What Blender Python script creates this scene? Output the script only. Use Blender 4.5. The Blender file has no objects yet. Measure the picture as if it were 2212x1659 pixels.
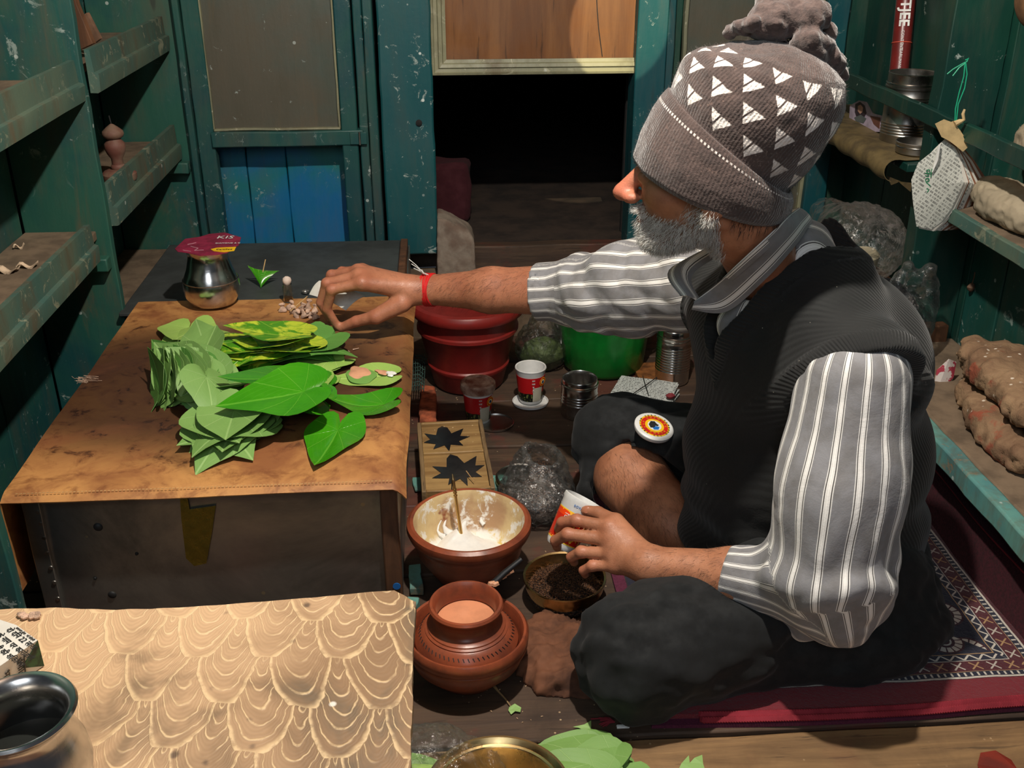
import bpy, bmesh, math, random
import numpy as np
from math import sin, cos, pi, radians, tan, sqrt, atan2
from mathutils import Vector, Matrix, Euler

# ---------------------------------------------------------------- camera, light, exposure
SC = bpy.context.scene
COL = SC.collection
CAM_H, FPX, PITCH, YAW = 1.05, 2232.0, radians(25.4), radians(4)
cam_d = bpy.data.cameras.new('camera')
cam = bpy.data.objects.new('camera', cam_d)
COL.objects.link(cam)
cam_d.sensor_width = 36
cam_d.lens = 36 * FPX / 2212
cam_d.clip_start = .02
cam.location = (0, 0, CAM_H)
cam.rotation_euler = (pi / 2 - PITCH, 0, -YAW)
SC.camera = cam

SC.view_settings.view_transform = 'Standard'
SC.view_settings.look = 'None'
SC.view_settings.gamma = 1
SC.view_settings.use_curve_mapping = False
SC.view_settings.exposure = 0.35

world = bpy.data.worlds.new('world')
SC.world = world
world.use_nodes = True
world.node_tree.nodes['Background'].inputs[0].default_value = (.55, .62, .75, 1)
world.node_tree.nodes['Background'].inputs[1].default_value = .045


def lamp(name, kind, loc, energy, color, size=.05, target=None, **kw):
    d = bpy.data.lights.new(name, kind)
    d.energy = energy
    d.color = color
    if kind == 'AREA':
        d.size = size
    else:
        d.shadow_soft_size = size
    for k, v in kw.items():
        setattr(d, k, v)
    o = bpy.data.objects.new(name, d)
    COL.objects.link(o)
    o.location = loc
    if target is not None:
        o.rotation_euler = (Vector(target) - Vector(loc)).to_track_quat('-Z', 'Y').to_euler()
    return o


LAMP = (.12, 1.0, 1.72)
lamp('hanging_bulb_light', 'POINT', LAMP, 82, (1, .93, .82), .022)
lamp('gap_beam', 'SPOT', (.47, 1.62, 1.55), 75, (1, .86, .55), .004, target=(.452, 2.65, .76), spot_size=radians(11), spot_blend=.12)
lamp('front_fill', 'AREA', (-.3, -1.5, 2.1), 17, (.85, .92, 1), 1.2, target=(.1, 1.6, .3))  # added soft fill behind the camera, on the open street side

# ---------------------------------------------------------------- picture rays -> points of known planes
_f = np.array([sin(YAW) * cos(PITCH), cos(YAW) * cos(PITCH), -sin(PITCH)])
_r = np.array([cos(YAW), -sin(YAW), 0])
_u = np.cross(_r, _f)
_o = np.array([0, 0, CAM_H])


def _ray(x, y):
    return _f + _r * (x - 1106) / FPX - _u * (y - 829.5) / FPX


def F(x, y, z):
    d = _ray(x, y)
    return _o + d * (z - CAM_H) / d[2]


def W(x, y, Y):
    d = _ray(x, y)
    return _o + d * Y / d[1]


def XX(x, y, X):
    d = _ray(x, y)
    return _o + d * X / d[0]


# ---------------------------------------------------------------- numeric noise
def nz(P, f=1.0, seed=0, n=7):
    P = np.asarray(P, float)
    rs = np.random.RandomState(seed * 7 + 13)
    out = 0
    tot = 0
    for i in range(n):
        k = rs.normal(size=3)
        k /= np.linalg.norm(k)
        fr = f * (1 + .35 * i) * 6.283
        a = 1 / (1 + .5 * i)
        out = out + a * np.sin(P @ k * fr + rs.rand() * 6.283 + 1.3 * np.sin(P @ np.roll(k, 1) * fr * .6 + i))
        tot += a
    return out / tot


# ---------------------------------------------------------------- mesh building
class G:
    def __init__(s):
        s.V = []
        s.F = []
        s.uv = {}

    def add(s, V, Fc, uv=None):
        b = len(s.V)
        s.V.extend([tuple(map(float, v)) for v in V])
        for k, f in enumerate(Fc):
            s.F.append([b + i for i in f])
            if uv is not None:
                s.uv[len(s.F) - 1] = [uv[i] for i in f]
        return s

    def box(s, x0, x1, y0, y1, z0, z1, M=None):
        V = [(x, y, z) for x in (x0, x1) for y in (y0, y1) for z in (z0, z1)]
        if M is not None:
            V = [tuple(M @ Vector(v)) for v in V]
        return s.add(V, [(0, 1, 3, 2), (4, 6, 7, 5), (0, 4, 5, 1), (2, 3, 7, 6), (0, 2, 6, 4), (1, 5, 7, 3)])

    def board(s, x0, x1, y0, y1, z0, z1, wob=.0015, step=.05, f=5, seed=0, M=None):
        """a box cut into a grid whose faces waver a little like hand-sawn wood"""
        L = (x1 - x0, y1 - y0, z1 - z0)
        N = [max(1, min(60, int(l / step))) for l in L]
        idx = {}
        V = []

        def vid(i, j, k):
            t = (i, j, k)
            if t not in idx:
                idx[t] = len(V)
                V.append((x0 + L[0] * i / N[0], y0 + L[1] * j / N[1], z0 + L[2] * k / N[2]))
            return idx[t]
        Fc = []
        for i in range(N[0]):
            for j in range(N[1]):
                Fc.append((vid(i, j, 0), vid(i, j + 1, 0), vid(i + 1, j + 1, 0), vid(i + 1, j, 0)))
                k = N[2]
                Fc.append((vid(i, j, k), vid(i + 1, j, k), vid(i + 1, j + 1, k), vid(i, j + 1, k)))
        for i in range(N[0]):
            for k in range(N[2]):
                Fc.append((vid(i, 0, k), vid(i + 1, 0, k), vid(i + 1, 0, k + 1), vid(i, 0, k + 1)))
                j = N[1]
                Fc.append((vid(i, j, k), vid(i, j, k + 1), vid(i + 1, j, k + 1), vid(i + 1, j, k)))
        for j in range(N[1]):
            for k in range(N[2]):
                Fc.append((vid(0, j, k), vid(0, j, k + 1), vid(0, j + 1, k + 1), vid(0, j + 1, k)))
                i = N[0]
                Fc.append((vid(i, j, k), vid(i, j + 1, k), vid(i, j + 1, k + 1), vid(i, j, k + 1)))
        V = np.array(V)
        D = np.stack([nz(V, f, seed + q) for q in range(3)], 1) * wob
        V = V + D
        if M is not None:
            V = [tuple(M @ Vector(v)) for v in V]
        return s.add(V, Fc)

    def lathe(s, prof, n=48, c=(0, 0, 0), M=None, wob=0, uvs=False):
        V = []
        uv = []
        rings = []
        L = 0
        for q, (r, z) in enumerate(prof):
            if q:
                L += sqrt((r - prof[q - 1][0]) ** 2 + (z - prof[q - 1][1]) ** 2)
            ring = []
            if r < 1e-7 and not uvs:
                ring = [len(V)] * (n + 1)
                V.append((0, 0, z))
                uv.append((0, L))
            else:
                for i in range(n + 1 if uvs else n):
                    a = 2 * pi * i / n
                    rr = r * (1 + wob * sin(2 * a + 1) + wob * .6 * sin(3 * a))
                    ring.append(len(V))
                    V.append((rr * cos(a), rr * sin(a), z))
                    uv.append((i / n, L))
                if not uvs:
                    ring.append(ring[0])
            rings.append(ring)
        Fc = []
        for a, b in zip(rings, rings[1:]):
            for i in range(n):
                f = [a[i], a[i + 1], b[i + 1], b[i]]
                g = []
                for t in f:
                    if t not in g:
                        g.append(t)
                if len(g) > 2:
                    Fc.append(g)
        V = [Vector(v) + Vector(c) for v in V]
        if M is not None:
            V = [M @ v for v in V]
        return s.add(V, Fc, uv if uvs else None)

    def tube(s, pts, rad, n=8, cap=True):
        pts = [Vector(p) for p in pts]
        if not hasattr(rad, '__len__'):
            rad = [rad] * len(pts)
        V = []
        Fc = []
        ref = None
        for i, p in enumerate(pts):
            d = (pts[min(i + 1, len(pts) - 1)] - pts[max(i - 1, 0)])
            d = d.normalized() if d.length > 1e-9 else Vector((0, 0, 1))
            if ref is None:
                ref = d.orthogonal().normalized()
            else:
                ref = (ref - d * ref.dot(d))
                ref = ref.normalized() if ref.length > 1e-6 else d.orthogonal().normalized()
            b = d.cross(ref)
            for k in range(n):
                a = 2 * pi * k / n
                V.append(p + (ref * cos(a) + b * sin(a)) * rad[i])
        for i in range(len(pts) - 1):
            for k in range(n):
                k2 = (k + 1) % n
                Fc.append((i * n + k, i * n + k2, (i + 1) * n + k2, (i + 1) * n + k))
        if cap:
            Fc.append(tuple(range(n))[::-1])
            Fc.append(tuple((len(pts) - 1) * n + k for k in range(n)))
        return s.add(V, Fc)

    def sheet(s, P, th=.0006, uv=None):
        """P: (m,n,3) grid -> closed thin solid; uv (m,n,2)"""
        P = np.asarray(P, float)
        m, n = P.shape[:2]
        du = np.gradient(P, axis=0)
        dv = np.gradient(P, axis=1)
        N = np.cross(du, dv)
        N /= (np.linalg.norm(N, axis=2, keepdims=True) + 1e-12)
        V = list((P + N * th / 2).reshape(-1, 3)) + list((P - N * th / 2).reshape(-1, 3))
        o = m * n
        Fc = []
        for i in range(m - 1):
            for j in range(n - 1):
                a, b, c, d = i * n + j, i * n + j + 1, (i + 1) * n + j + 1, (i + 1) * n + j
                Fc.append((a, d, c, b))
                Fc.append((o + a, o + b, o + c, o + d))
        rim = [(0, j) for j in range(n)] + [(i, n - 1) for i in range(1, m)] + [(m - 1, j) for j in range(n - 2, -1, -1)] + [(i, 0) for i in range(m - 2, 0, -1)]
        rim = [i * n + j for i, j in rim]
        for a, b in zip(rim, rim[1:] + rim[:1]):
            Fc.append((a, b, o + b, o + a))
        if uv is None:
            U = [(i / (m - 1), j / (n - 1)) for i in range(m) for j in range(n)]
        else:
            U = [tuple(x) for x in np.asarray(uv).reshape(-1, 2)]
        return s.add(V, Fc, U + U)

    def prism(s, pts, z0, z1, M=None):
        n = len(pts)
        V = [(x, y, z0) for x, y in pts] + [(x, y, z1) for x, y in pts]
        if M is not None:
            V = [tuple(M @ Vector(v)) for v in V]
        Fc = [tuple(range(n))[::-1], tuple(range(n, 2 * n))] + [(i, (i + 1) % n, n + (i + 1) % n, n + i) for i in range(n)]
        return s.add(V, Fc)


def mesh_of(g, name, mat=None, smooth=True, ang=42, attrs=None):
    me = bpy.data.meshes.new(name)
    me.from_pydata(g.V, [], g.F)
    if g.uv:
        l = me.uv_layers.new(name='UVMap')
        for p in me.polygons:
            u = g.uv.get(p.index)
            if u:
                for k, li in enumerate(p.loop_indices):
                    l.data[li].uv = u[k]
    if mat:
        me.materials.append(mat)
    if attrs:
        for k, a in attrs.items():
            at = me.attributes.new(k, 'FLOAT', 'POINT')
            at.data.foreach_set('value', np.asarray(a, np.float32))
    bm = bmesh.new()
    bm.from_mesh(me)
    bmesh.ops.recalc_face_normals(bm, faces=bm.faces)
    bm.to_mesh(me)
    bm.free()
    if smooth:
        me.shade_smooth()
        me.set_sharp_from_angle(angle=radians(ang))
    me.update()
    return me


def np_mesh(V, Fc, name, mat=None, attrs=None, smooth=True):
    """fast path for big quad/tri meshes"""
    me = bpy.data.meshes.new(name)
    V = np.asarray(V, np.float32)
    Fc = np.asarray(Fc, np.int32)
    k = Fc.shape[1]
    me.vertices.add(len(V))
    me.vertices.foreach_set('co', V.ravel())
    me.loops.add(len(Fc) * k)
    me.loops.foreach_set('vertex_index', Fc.ravel())
    me.polygons.add(len(Fc))
    me.polygons.foreach_set('loop_start', np.arange(len(Fc), dtype=np.int32) * k)
    if attrs:
        for q, a in attrs.items():
            at = me.attributes.new(q, 'FLOAT', 'POINT')
            at.data.foreach_set('value', np.asarray(a, np.float32))
    me.update(calc_edges=True)
    me.validate()
    if mat:
        me.materials.append(mat)
    if smooth:
        me.shade_smooth()
    return me


def link(name, me, parent=None, world=False, bevel=0, label=None, loc=None, seg=2):
    o = bpy.data.objects.new(name, me)
    COL.objects.link(o)
    if parent is not None:
        o.parent = parent
        if world:
            o.matrix_parent_inverse = parent.matrix_basis.inverted()
    if loc is not None:
        o.location = loc
    if bevel:
        m = o.modifiers.new('bevel', 'BEVEL')
        m.width = bevel
        m.segments = seg
        m.limit_method = 'ANGLE'
        m.angle_limit = radians(50)
    if label:
        o['label'] = label
    return o


def mk(name, g, mat, parent=None, world=False, bevel=0, smooth=True, label=None, ang=42, seg=2, attrs=None):
    return link(name, mesh_of(g, name, mat, smooth, ang, attrs), parent, world, bevel, label, seg=seg)


def tag(o, label, cat, group=None, kind=None):
    o['label'] = label
    o['category'] = cat
    if group:
        o['group'] = group
    if kind:
        o['kind'] = kind
    return o


def thing(name, label, cat, loc=(0, 0, 0), rz=0, group=None, rot=None):
    o = bpy.data.objects.new(name, None)
    COL.objects.link(o)
    o.empty_display_size = .05
    o.location = loc
    o.rotation_euler = rot if rot is not None else (0, 0, rz)
    return tag(o, label, cat, group)


def struct(o):
    o['kind'] = 'structure'
    return o


def copy_tree(o, parent=None):
    c = o.copy()
    COL.objects.link(c)
    c.parent = parent
    for ch in list(o.children):
        copy_tree(ch, c)
    return c


def text(body, size, M, mat, parent=None, world=True, name='lettering', ext=.0002, align='CENTER', bold=0, label=None):
    cu = bpy.data.curves.new(name, 'FONT')
    cu.body = body
    cu.size = size
    cu.extrude = ext
    cu.align_x = align
    cu.align_y = 'CENTER'
    cu.offset = bold
    cu.resolution_u = 2
    cu.materials.append(mat)
    tmp = bpy.data.objects.new(name, cu)
    me = bpy.data.meshes.new_from_object(tmp)
    bpy.data.objects.remove(tmp)
    if not me.materials:
        me.materials.append(mat)
    o = bpy.data.objects.new(name, me)
    COL.objects.link(o)
    if parent is not None:
        o.parent = parent
        if world:
            o.matrix_parent_inverse = parent.matrix_basis.inverted()
    o.matrix_basis = M
    if label:
        o['label'] = label
    return o


def frame(o, x, y=None, z=None):
    """matrix with origin o, x axis x, and normal z"""
    x = Vector(x).normalized()
    z = Vector(z)
    z = (z - x * z.dot(x)).normalized()
    y = z.cross(x)
    M = Matrix((x, y, z)).transposed().to_4x4()
    M.translation = Vector(o)
    return M


# ---------------------------------------------------------------- signed distance modelling
def cap(P, a, b, ra, rb):
    a = np.asarray(a, float)
    b = np.asarray(b, float)
    ba = b - a
    pa = P - a
    h = np.clip(pa @ ba / max(ba @ ba, 1e-12), 0, 1)
    return np.linalg.norm(pa - h[:, None] * ba, axis=1) - (ra + (rb - ra) * h)


def ell(P, c, r, R=None):
    q = P - np.asarray(c, float)
    if R is not None:
        q = q @ R
    r = np.asarray(r, float)
    k0 = np.linalg.norm(q / r, axis=1)
    k1 = np.linalg.norm(q / (r * r), axis=1) + 1e-9
    return k0 * (k0 - 1) / k1


def smin(a, b, k):
    h = np.clip(.5 + .5 * (b - a) / k, 0, 1)
    return b + (a - b) * h - k * h * (1 - h)


def smax(a, b, k):
    return -smin(-a, -b, k)


def chain(P, pts, rad, k=.004):
    d = None
    for i in range(len(pts) - 1):
        c = cap(P, pts[i], pts[i + 1], rad[i], rad[i + 1])
        d = c if d is None else smin(d, c, k)
    return d


def surface(fn, lo, hi, h):
    """surface nets"""
    lo = np.array(lo, float)
    n = np.ceil((np.array(hi, float) - lo) / h).astype(int) + 1
    gx, gy, gz = [lo[i] + np.arange(n[i]) * h for i in range(3)]
    vol = np.empty(tuple(n), np.float32)
    Y, Z = np.meshgrid(gy, gz, indexing='ij')
    yz = np.stack([Y.ravel(), Z.ravel()], 1)
    st = max(1, int(150000 / len(yz)))
    for i in range(0, n[0], st):
        xs = gx[i:i + st]
        P = np.concatenate([np.repeat(xs, len(yz))[:, None], np.tile(yz, (len(xs), 1))], 1)
        vol[i:i + st] = fn(P).reshape(len(xs), n[1], n[2])
    ins = vol < 0
    c = [ins[i:n[0] - 1 + i, j:n[1] - 1 + j, k:n[2] - 1 + k] for i in (0, 1) for j in (0, 1) for k in (0, 1)]
    s = sum(x.astype(np.int8) for x in c)
    act = (s > 0) & (s < 8)
    ids = -np.ones(act.shape, np.int64)
    cells = np.argwhere(act)
    ids[act] = np.arange(len(cells))
    acc = np.zeros((len(cells), 3))
    cnt = np.zeros(len(cells))
    cor = [(i, j, k) for i in (0, 1) for j in (0, 1) for k in (0, 1)]
    for a in cor:
        for ax in range(3):
            if a[ax]:
                continue
            b = list(a)
            b[ax] = 1
            va = vol[cells[:, 0] + a[0], cells[:, 1] + a[1], cells[:, 2] + a[2]]
            vb = vol[cells[:, 0] + b[0], cells[:, 1] + b[1], cells[:, 2] + b[2]]
            m = (va < 0) != (vb < 0)
            t = np.where(m, va / np.where(m, va - vb, 1), 0)
            p = np.array(a, float) + np.zeros((len(cells), 3))
            p[:, ax] += t
            acc += p * m[:, None]
            cnt += m
    V = lo + (cells + acc / cnt[:, None]) * h
    Q = []
    for ax in range(3):
        sl0 = [slice(None)] * 3
        sl1 = [slice(None)] * 3
        sl0[ax] = slice(0, n[ax] - 1)
        sl1[ax] = slice(1, n[ax])
        A = ins[tuple(sl0)]
        B = ins[tuple(sl1)]
        e = np.argwhere(A != B)
        o1, o2 = (ax + 1) % 3, (ax + 2) % 3
        ok = (e[:, o1] > 0) & (e[:, o2] > 0) & (e[:, o1] < n[o1] - 1) & (e[:, o2] < n[o2] - 1)
        e = e[ok]
        q = []
        for d1, d2 in ((1, 1), (0, 1), (0, 0), (1, 0)):
            f = e.copy()
            f[:, o1] -= d1
            f[:, o2] -= d2
            q.append(ids[f[:, 0], f[:, 1], f[:, 2]])
        q = np.stack(q, 1)
        fl = A[e[:, 0], e[:, 1], e[:, 2]]
        q[~fl] = q[~fl][:, ::-1]
        Q.append(q)
    Q = np.concatenate(Q)
    Q = Q[(Q >= 0).all(1)]
    return V, Q


def vnormals(V, Q):
    N = np.zeros_like(V)
    n = np.cross(V[Q[:, 2]] - V[Q[:, 0]], V[Q[:, 3]] - V[Q[:, 1]])
    for k in range(4):
        np.add.at(N, Q[:, k], n)
    return N / (np.linalg.norm(N, axis=1, keepdims=True) + 1e-12)


def relax(V, Q, it=1, lam=.5):
    E = np.concatenate([Q[:, [0, 1]], Q[:, [1, 2]], Q[:, [2, 3]], Q[:, [3, 0]]])
    for _ in range(it):
        S = np.zeros_like(V)
        C = np.zeros(len(V))
        np.add.at(S, E[:, 0], V[E[:, 1]])
        np.add.at(S, E[:, 1], V[E[:, 0]])
        np.add.at(C, E[:, 0], 1)
        np.add.at(C, E[:, 1], 1)
        V = V + lam * (S / np.maximum(C, 1)[:, None] - V)
    return V


def hairs(roots, dirs, length, r=.00018, curl=.25, seed=0, seg=2):
    """tapering three-sided strands; returns V,F(tri)"""
    rs = np.random.RandomState(seed)
    n = len(roots)
    d = dirs / (np.linalg.norm(dirs, axis=1, keepdims=True) + 1e-9)
    L = length * (.6 + .7 * rs.rand(n))[:, None]
    b = np.cross(d, rs.normal(size=(n, 3)))
    b /= np.linalg.norm(b, axis=1, keepdims=True)
    c = np.cross(d, b)
    V = []
    for s_ in range(seg + 1):
        t = s_ / seg
        ctr = roots + d * L * t + b * L * curl * t * t
        rr = r * (1 - .75 * t)
        for k in range(3):
            V.append(ctr + (b * cos(2.094 * k) + c * sin(2.094 * k)) * rr)
    V = np.stack(V, 1).reshape(-1, 3)
    m = 3 * (seg + 1)
    T = []
    for s_ in range(seg):
        for k in range(3):
            a, e = s_ * 3 + k, s_ * 3 + (k + 1) % 3
            T += [(a, e, e + 3), (a, e + 3, a + 3)]
    T = np.array(T)
    Fc = (T[None] + (np.arange(n) * m)[:, None, None]).reshape(-1, 3)
    return V, Fc

# ---------------------------------------------------------------- materials
def srgb(*c):
    """0..255 display colour -> linear"""
    return tuple(((x / 255) / 12.92 if x / 255 <= .04045 else ((x / 255 + .055) / 1.055) ** 2.4) for x in c)


class Mt:
    def __init__(s, name):
        s.m = bpy.data.materials.new(name)
        s.m.use_nodes = True
        s.t = s.m.node_tree
        s.t.nodes.clear()
        s.out = s.t.nodes.new('ShaderNodeOutputMaterial')
        s._tc = None

    def nd(s, ty, ins=None, **pr):
        n = s.t.nodes.new('ShaderNode' + ty)
        for k, v in pr.items():
            setattr(n, k, v)
        for k, v in (ins or {}).items():
            s.put(n.inputs[k], v)
        return n

    def put(s, i, v):
        if isinstance(v, bpy.types.NodeSocket):
            s.t.links.new(v, i)
        elif isinstance(v, (tuple, list)) and len(v) == 3 and i.type == 'RGBA':
            i.default_value = (*v, 1)
        else:
            i.default_value = v

    def co(s, kind='Object'):
        if s._tc is None:
            s._tc = s.nd('TexCoord')
        return s._tc.outputs[kind]

    def vec(s, sc=(1, 1, 1), kind='Object', off=(0, 0, 0), rot=(0, 0, 0)):
        return s.nd('Mapping', {'Vector': s.co(kind), 'Scale': sc, 'Location': off, 'Rotation': rot}).outputs[0]

    def noise(s, scale=5, detail=4, rough=.55, dist=0, vec=None, col=False):
        n = s.nd('TexNoise', {'Vector': vec or s.co(), 'Scale': scale, 'Detail': detail, 'Roughness': rough, 'Distortion': dist})
        return n.outputs['Color' if col else 'Fac']

    def voro(s, scale=5, vec=None, feature='F1', out='Distance', rnd=1):
        n = s.nd('TexVoronoi', {'Vector': vec or s.co(), 'Scale': scale, 'Randomness': rnd}, feature=feature)
        return n.outputs[out]

    def m_(s, op, a, b=0, c=0, clamp=False):
        n = s.nd('Math', operation=op, use_clamp=clamp)
        s.put(n.inputs[0], a)
        s.put(n.inputs[1], b)
        s.put(n.inputs[2], c)
        return n.outputs[0]

    def mr(s, f, lo, hi, a=0, b=1, smooth=True):
        n = s.nd('MapRange', {0: f, 1: lo, 2: hi, 3: a, 4: b}, interpolation_type='SMOOTHSTEP' if smooth else 'LINEAR')
        return n.outputs[0]

    def mix(s, f, a, b, blend='MIX'):
        n = s.nd('Mix', data_type='RGBA', blend_type=blend)
        s.put(n.inputs[0], f)
        s.put(n.inputs[6], a)
        s.put(n.inputs[7], b)
        return n.outputs[2]

    def xyz(s, v):
        n = s.nd('SeparateXYZ', {0: v})
        return n.outputs[0], n.outputs[1], n.outputs[2]

    def comb(s, x, y, z=0):
        return s.nd('CombineXYZ', {0: x, 1: y, 2: z}).outputs[0]

    def attr(s, name):
        return s.nd('Attribute', attribute_name=name).outputs['Fac']

    def bump(s, h, strength=.3, dist=.002, normal=None):
        ins = {'Height': h, 'Strength': strength, 'Distance': dist}
        if normal is not None:
            ins['Normal'] = normal
        return s.nd('Bump', ins).outputs[0]

    def done(s, color, rough=.6, metal=0, normal=None, **kw):
        b = s.nd('BsdfPrincipled')
        s.put(b.inputs['Base Color'], color)
        s.put(b.inputs['Roughness'], rough)
        s.put(b.inputs['Metallic'], metal)
        if normal is not None:
            s.put(b.inputs['Normal'], normal)
        for k, v in kw.items():
            s.put(b.inputs[k.replace('_', ' ')], v)
        s.t.links.new(b.outputs[0], s.out.inputs[0])
        s.b = b
        return s.m


def m_paint(name, a, b, grime=.45, chips=.12, streak=1.0, specks=.5, rough=.42, seed=0., worn=(.42, .50, .46)):
    """old gloss paint on boards: two tones, brown dust, chips, whitewash specks"""
    m = Mt(name)
    v = m.vec(off=(seed * 3.7, seed * 1.9, seed * 5.3))
    vs = m.vec(sc=(1, 1, .22), off=(seed * 2.1, seed * 4.9, seed))
    n1 = m.noise(3.2, 5, .6, .4, v)
    n2 = m.noise(14, 6, .65, .3, vs)
    n3 = m.noise(45, 5, .7, 0, v)
    n4 = m.noise(6, 8, .72, 1.2, vs)
    c = m.mix(m.mr(n1, .38, .62), a, b)
    c = m.mix(m.m_('MULTIPLY', m.mr(n2, .45, .75), grime), c, srgb(82, 70, 50))
    c = m.mix(m.m_('MULTIPLY', m.mr(n4, .55, .72), grime * 1.3), c, srgb(100, 84, 62))
    ch = m.mr(m.noise(26, 9, .75, .8, v), .66 - .12 * chips, .69 - .1 * chips)
    ch = m.m_('MULTIPLY', ch, m.mr(n1, .42, .6))
    c = m.mix(m.m_('MULTIPLY', ch, .8), c, worn)
    vo = m.voro(22, v)
    msk = m.mr(m.noise(5, 2, .5, 0, v), .52, .6)
    sp = m.m_('MULTIPLY', m.mr(vo, .10, .075), msk)
    c = m.mix(m.m_('MULTIPLY', sp, specks), c, (.65, .72, .68))
    dk = m.m_('MULTIPLY', m.mr(m.voro(9, vs), .08, .05), m.mr(n2, .45, .6))
    c = m.mix(m.m_('MULTIPLY', dk, .6), c, (.02, .02, .018))
    h = m.m_('ADD', m.m_('MULTIPLY', n3, .5), m.m_('MULTIPLY', ch, -.8))
    h = m.m_('ADD', h, m.m_('MULTIPLY', m.noise(60, 3, .6, 0, m.vec(sc=(1, 1, .08))), .6))
    return m.done(c, m.mr(n2, .3, .8, rough, rough + .3), 0, m.bump(h, .35, .0022))


def m_wood(name, a, b, axis=0, scale=1., rough=.6, grime=.3, dark=(.02, .013, .008), bumpd=.0018, specks=0., red=0.):
    m = Mt(name)
    sc = [9, 9, 9]
    sc[axis] = .8
    v = m.vec(sc=tuple(x * scale for x in sc))
    g1 = m.noise(3, 8, .68, .6, v)
    g2 = m.noise(11, 5, .6, .2, v)
    n = m.noise(5, 6, .65, .6)
    c = m.mix(m.mr(g1, .32, .68), a, b)
    c = m.mix(m.m_('MULTIPLY', m.mr(n, .42, .68), grime), c, dark)
    c = m.mix(m.m_('MULTIPLY', m.mr(g2, .6, .68), .55), c, dark)
    if red:
        c = m.mix(m.m_('MULTIPLY', m.mr(m.noise(7, 5, .6, 0, m.vec(off=(3, 2, 1))), .52, .62), red), c, srgb(105, 40, 34))
    if specks:
        sp = m.m_('MULTIPLY', m.mr(m.voro(70), .13, .09), m.mr(m.noise(8, 3, .6), .5, .62))
        c = m.mix(m.m_('MULTIPLY', sp, specks), c, srgb(215, 185, 145))
    h = m.m_('ADD', m.m_('MULTIPLY', g1, .8), m.m_('MULTIPLY', g2, .4))
    return m.done(c, m.mr(n, .3, .7, rough - .1, rough + .15), 0, m.bump(h, .6, bumpd))


def m_plain(name, c, rough=.5, metal=0., var=.12, scale=30, bump=.15, bd=.0008, c2=None, **kw):
    m = Mt(name)
    n = m.noise(scale, 5, .6)
    c2 = c2 or tuple(x * (1 - var * 2.2) for x in c)
    col = m.mix(m.mr(n, .35, .68), c, c2)
    return m.done(col, m.mr(n, .3, .7, max(.02, rough - .06), rough + .08), metal, m.bump(n, bump, bd), **kw)


def m_steel(name, tint=(.62, .60, .57), rough=.2, aniso=.0, grime=.25):
    m = Mt(name)
    n = m.noise(9, 6, .7, .5)
    fine = m.noise(160, 3, .6, 0, m.vec(sc=(.05, .05, 1)))
    c = m.mix(m.m_('MULTIPLY', m.mr(n, .45, .75), grime), tint, tuple(x * .35 for x in tint))
    r = m.m_('ADD', m.mr(n, .3, .75, rough * .7, rough * 1.6), m.m_('MULTIPLY', fine, .06))
    return m.done(c, r, 1, m.bump(m.m_('ADD', fine, m.m_('MULTIPLY', m.noise(14, 2), 2.)), .12, .0008))


def m_plastic_film(name, tint=(.62, .66, .65), op=.22, white=.05):
    """thin polythene: mostly see-through, bright crinkles"""
    m = Mt(name)
    n = m.bump(m.m_('ADD', m.noise(26, 5, .6, 1.8), m.m_('MULTIPLY', m.noise(60, 3, .6, 1.), .25)), .9, .008)
    gl = m.nd('BsdfGlossy', {'Color': (1, 1, 1), 'Roughness': .16, 'Normal': n}).outputs[0]
    df = m.nd('BsdfTranslucent', {'Color': tint, 'Normal': n}).outputs[0]
    d2 = m.nd('BsdfDiffuse', {'Color': tint, 'Normal': n}).outputs[0]
    dd = m.nd('MixShader', {0: .5, 1: df, 2: d2}).outputs[0]
    tr = m.nd('BsdfTransparent', {'Color': (.97, .97, .97)}).outputs[0]
    lw = m.nd('LayerWeight', {'Blend': .35, 'Normal': n}).outputs['Facing']
    a = m.nd('MixShader', {0: m.mr(lw, .25, 1, white * .35, .34), 1: tr, 2: dd}).outputs[0]
    fr = m.nd('Fresnel', {'IOR': 1.5, 'Normal': n}).outputs[0]
    b = m.nd('MixShader', {0: m.mr(fr, .03, .8, op * .12, .75, False), 1: a, 2: gl}).outputs[0]
    m.t.links.new(b, m.out.inputs[0])
    return m.m


TEAL_A, TEAL_B = srgb(30, 92, 84), srgb(22, 76, 82)
M = {}
M['teal'] = m_paint('teal_paint', srgb(40, 88, 74), srgb(24, 74, 76), .45, .5, seed=0)
M['teal_dark'] = m_paint('dark_teal_paint', srgb(20, 64, 52), srgb(14, 52, 46), .28, .2, seed=1.4, rough=.36, specks=.3)
M['teal_blue'] = m_paint('blue_teal_paint', srgb(10, 70, 78), srgb(14, 78, 82), .22, .5, seed=2.2, specks=.9)
M['teal_frame'] = m_paint('frame_paint', srgb(34, 80, 72), srgb(22, 68, 72), .38, .6, seed=3.1, rough=.38)
M['blue'] = m_paint('blue_paint', srgb(16, 100, 150), srgb(20, 110, 110), .2, .5, seed=4.3)
M['teal_r'] = m_paint('right_wall_paint', srgb(22, 66, 56), srgb(24, 76, 70), .35, .7, seed=5.5)
M['lip'] = m_paint('dusty_lip_paint', srgb(84, 100, 84), srgb(60, 92, 84), .95, .9, seed=6.1, rough=.55, worn=srgb(150, 150, 125))
M['pale_paint'] = m_paint('weathered_pale_paint', srgb(150, 148, 118), srgb(120, 120, 98), .5, .8, seed=7.3, worn=srgb(190, 185, 160))
M['board_grey'] = m_paint('grey_green_panel', srgb(74, 84, 76), srgb(84, 80, 68), .4, .15, seed=8.1, rough=.34, specks=.4)
M['dust'] = m_plain('dusty_surface', srgb(122, 104, 84), .9, var=.2, scale=18, bump=.4, bd=.002)
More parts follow.
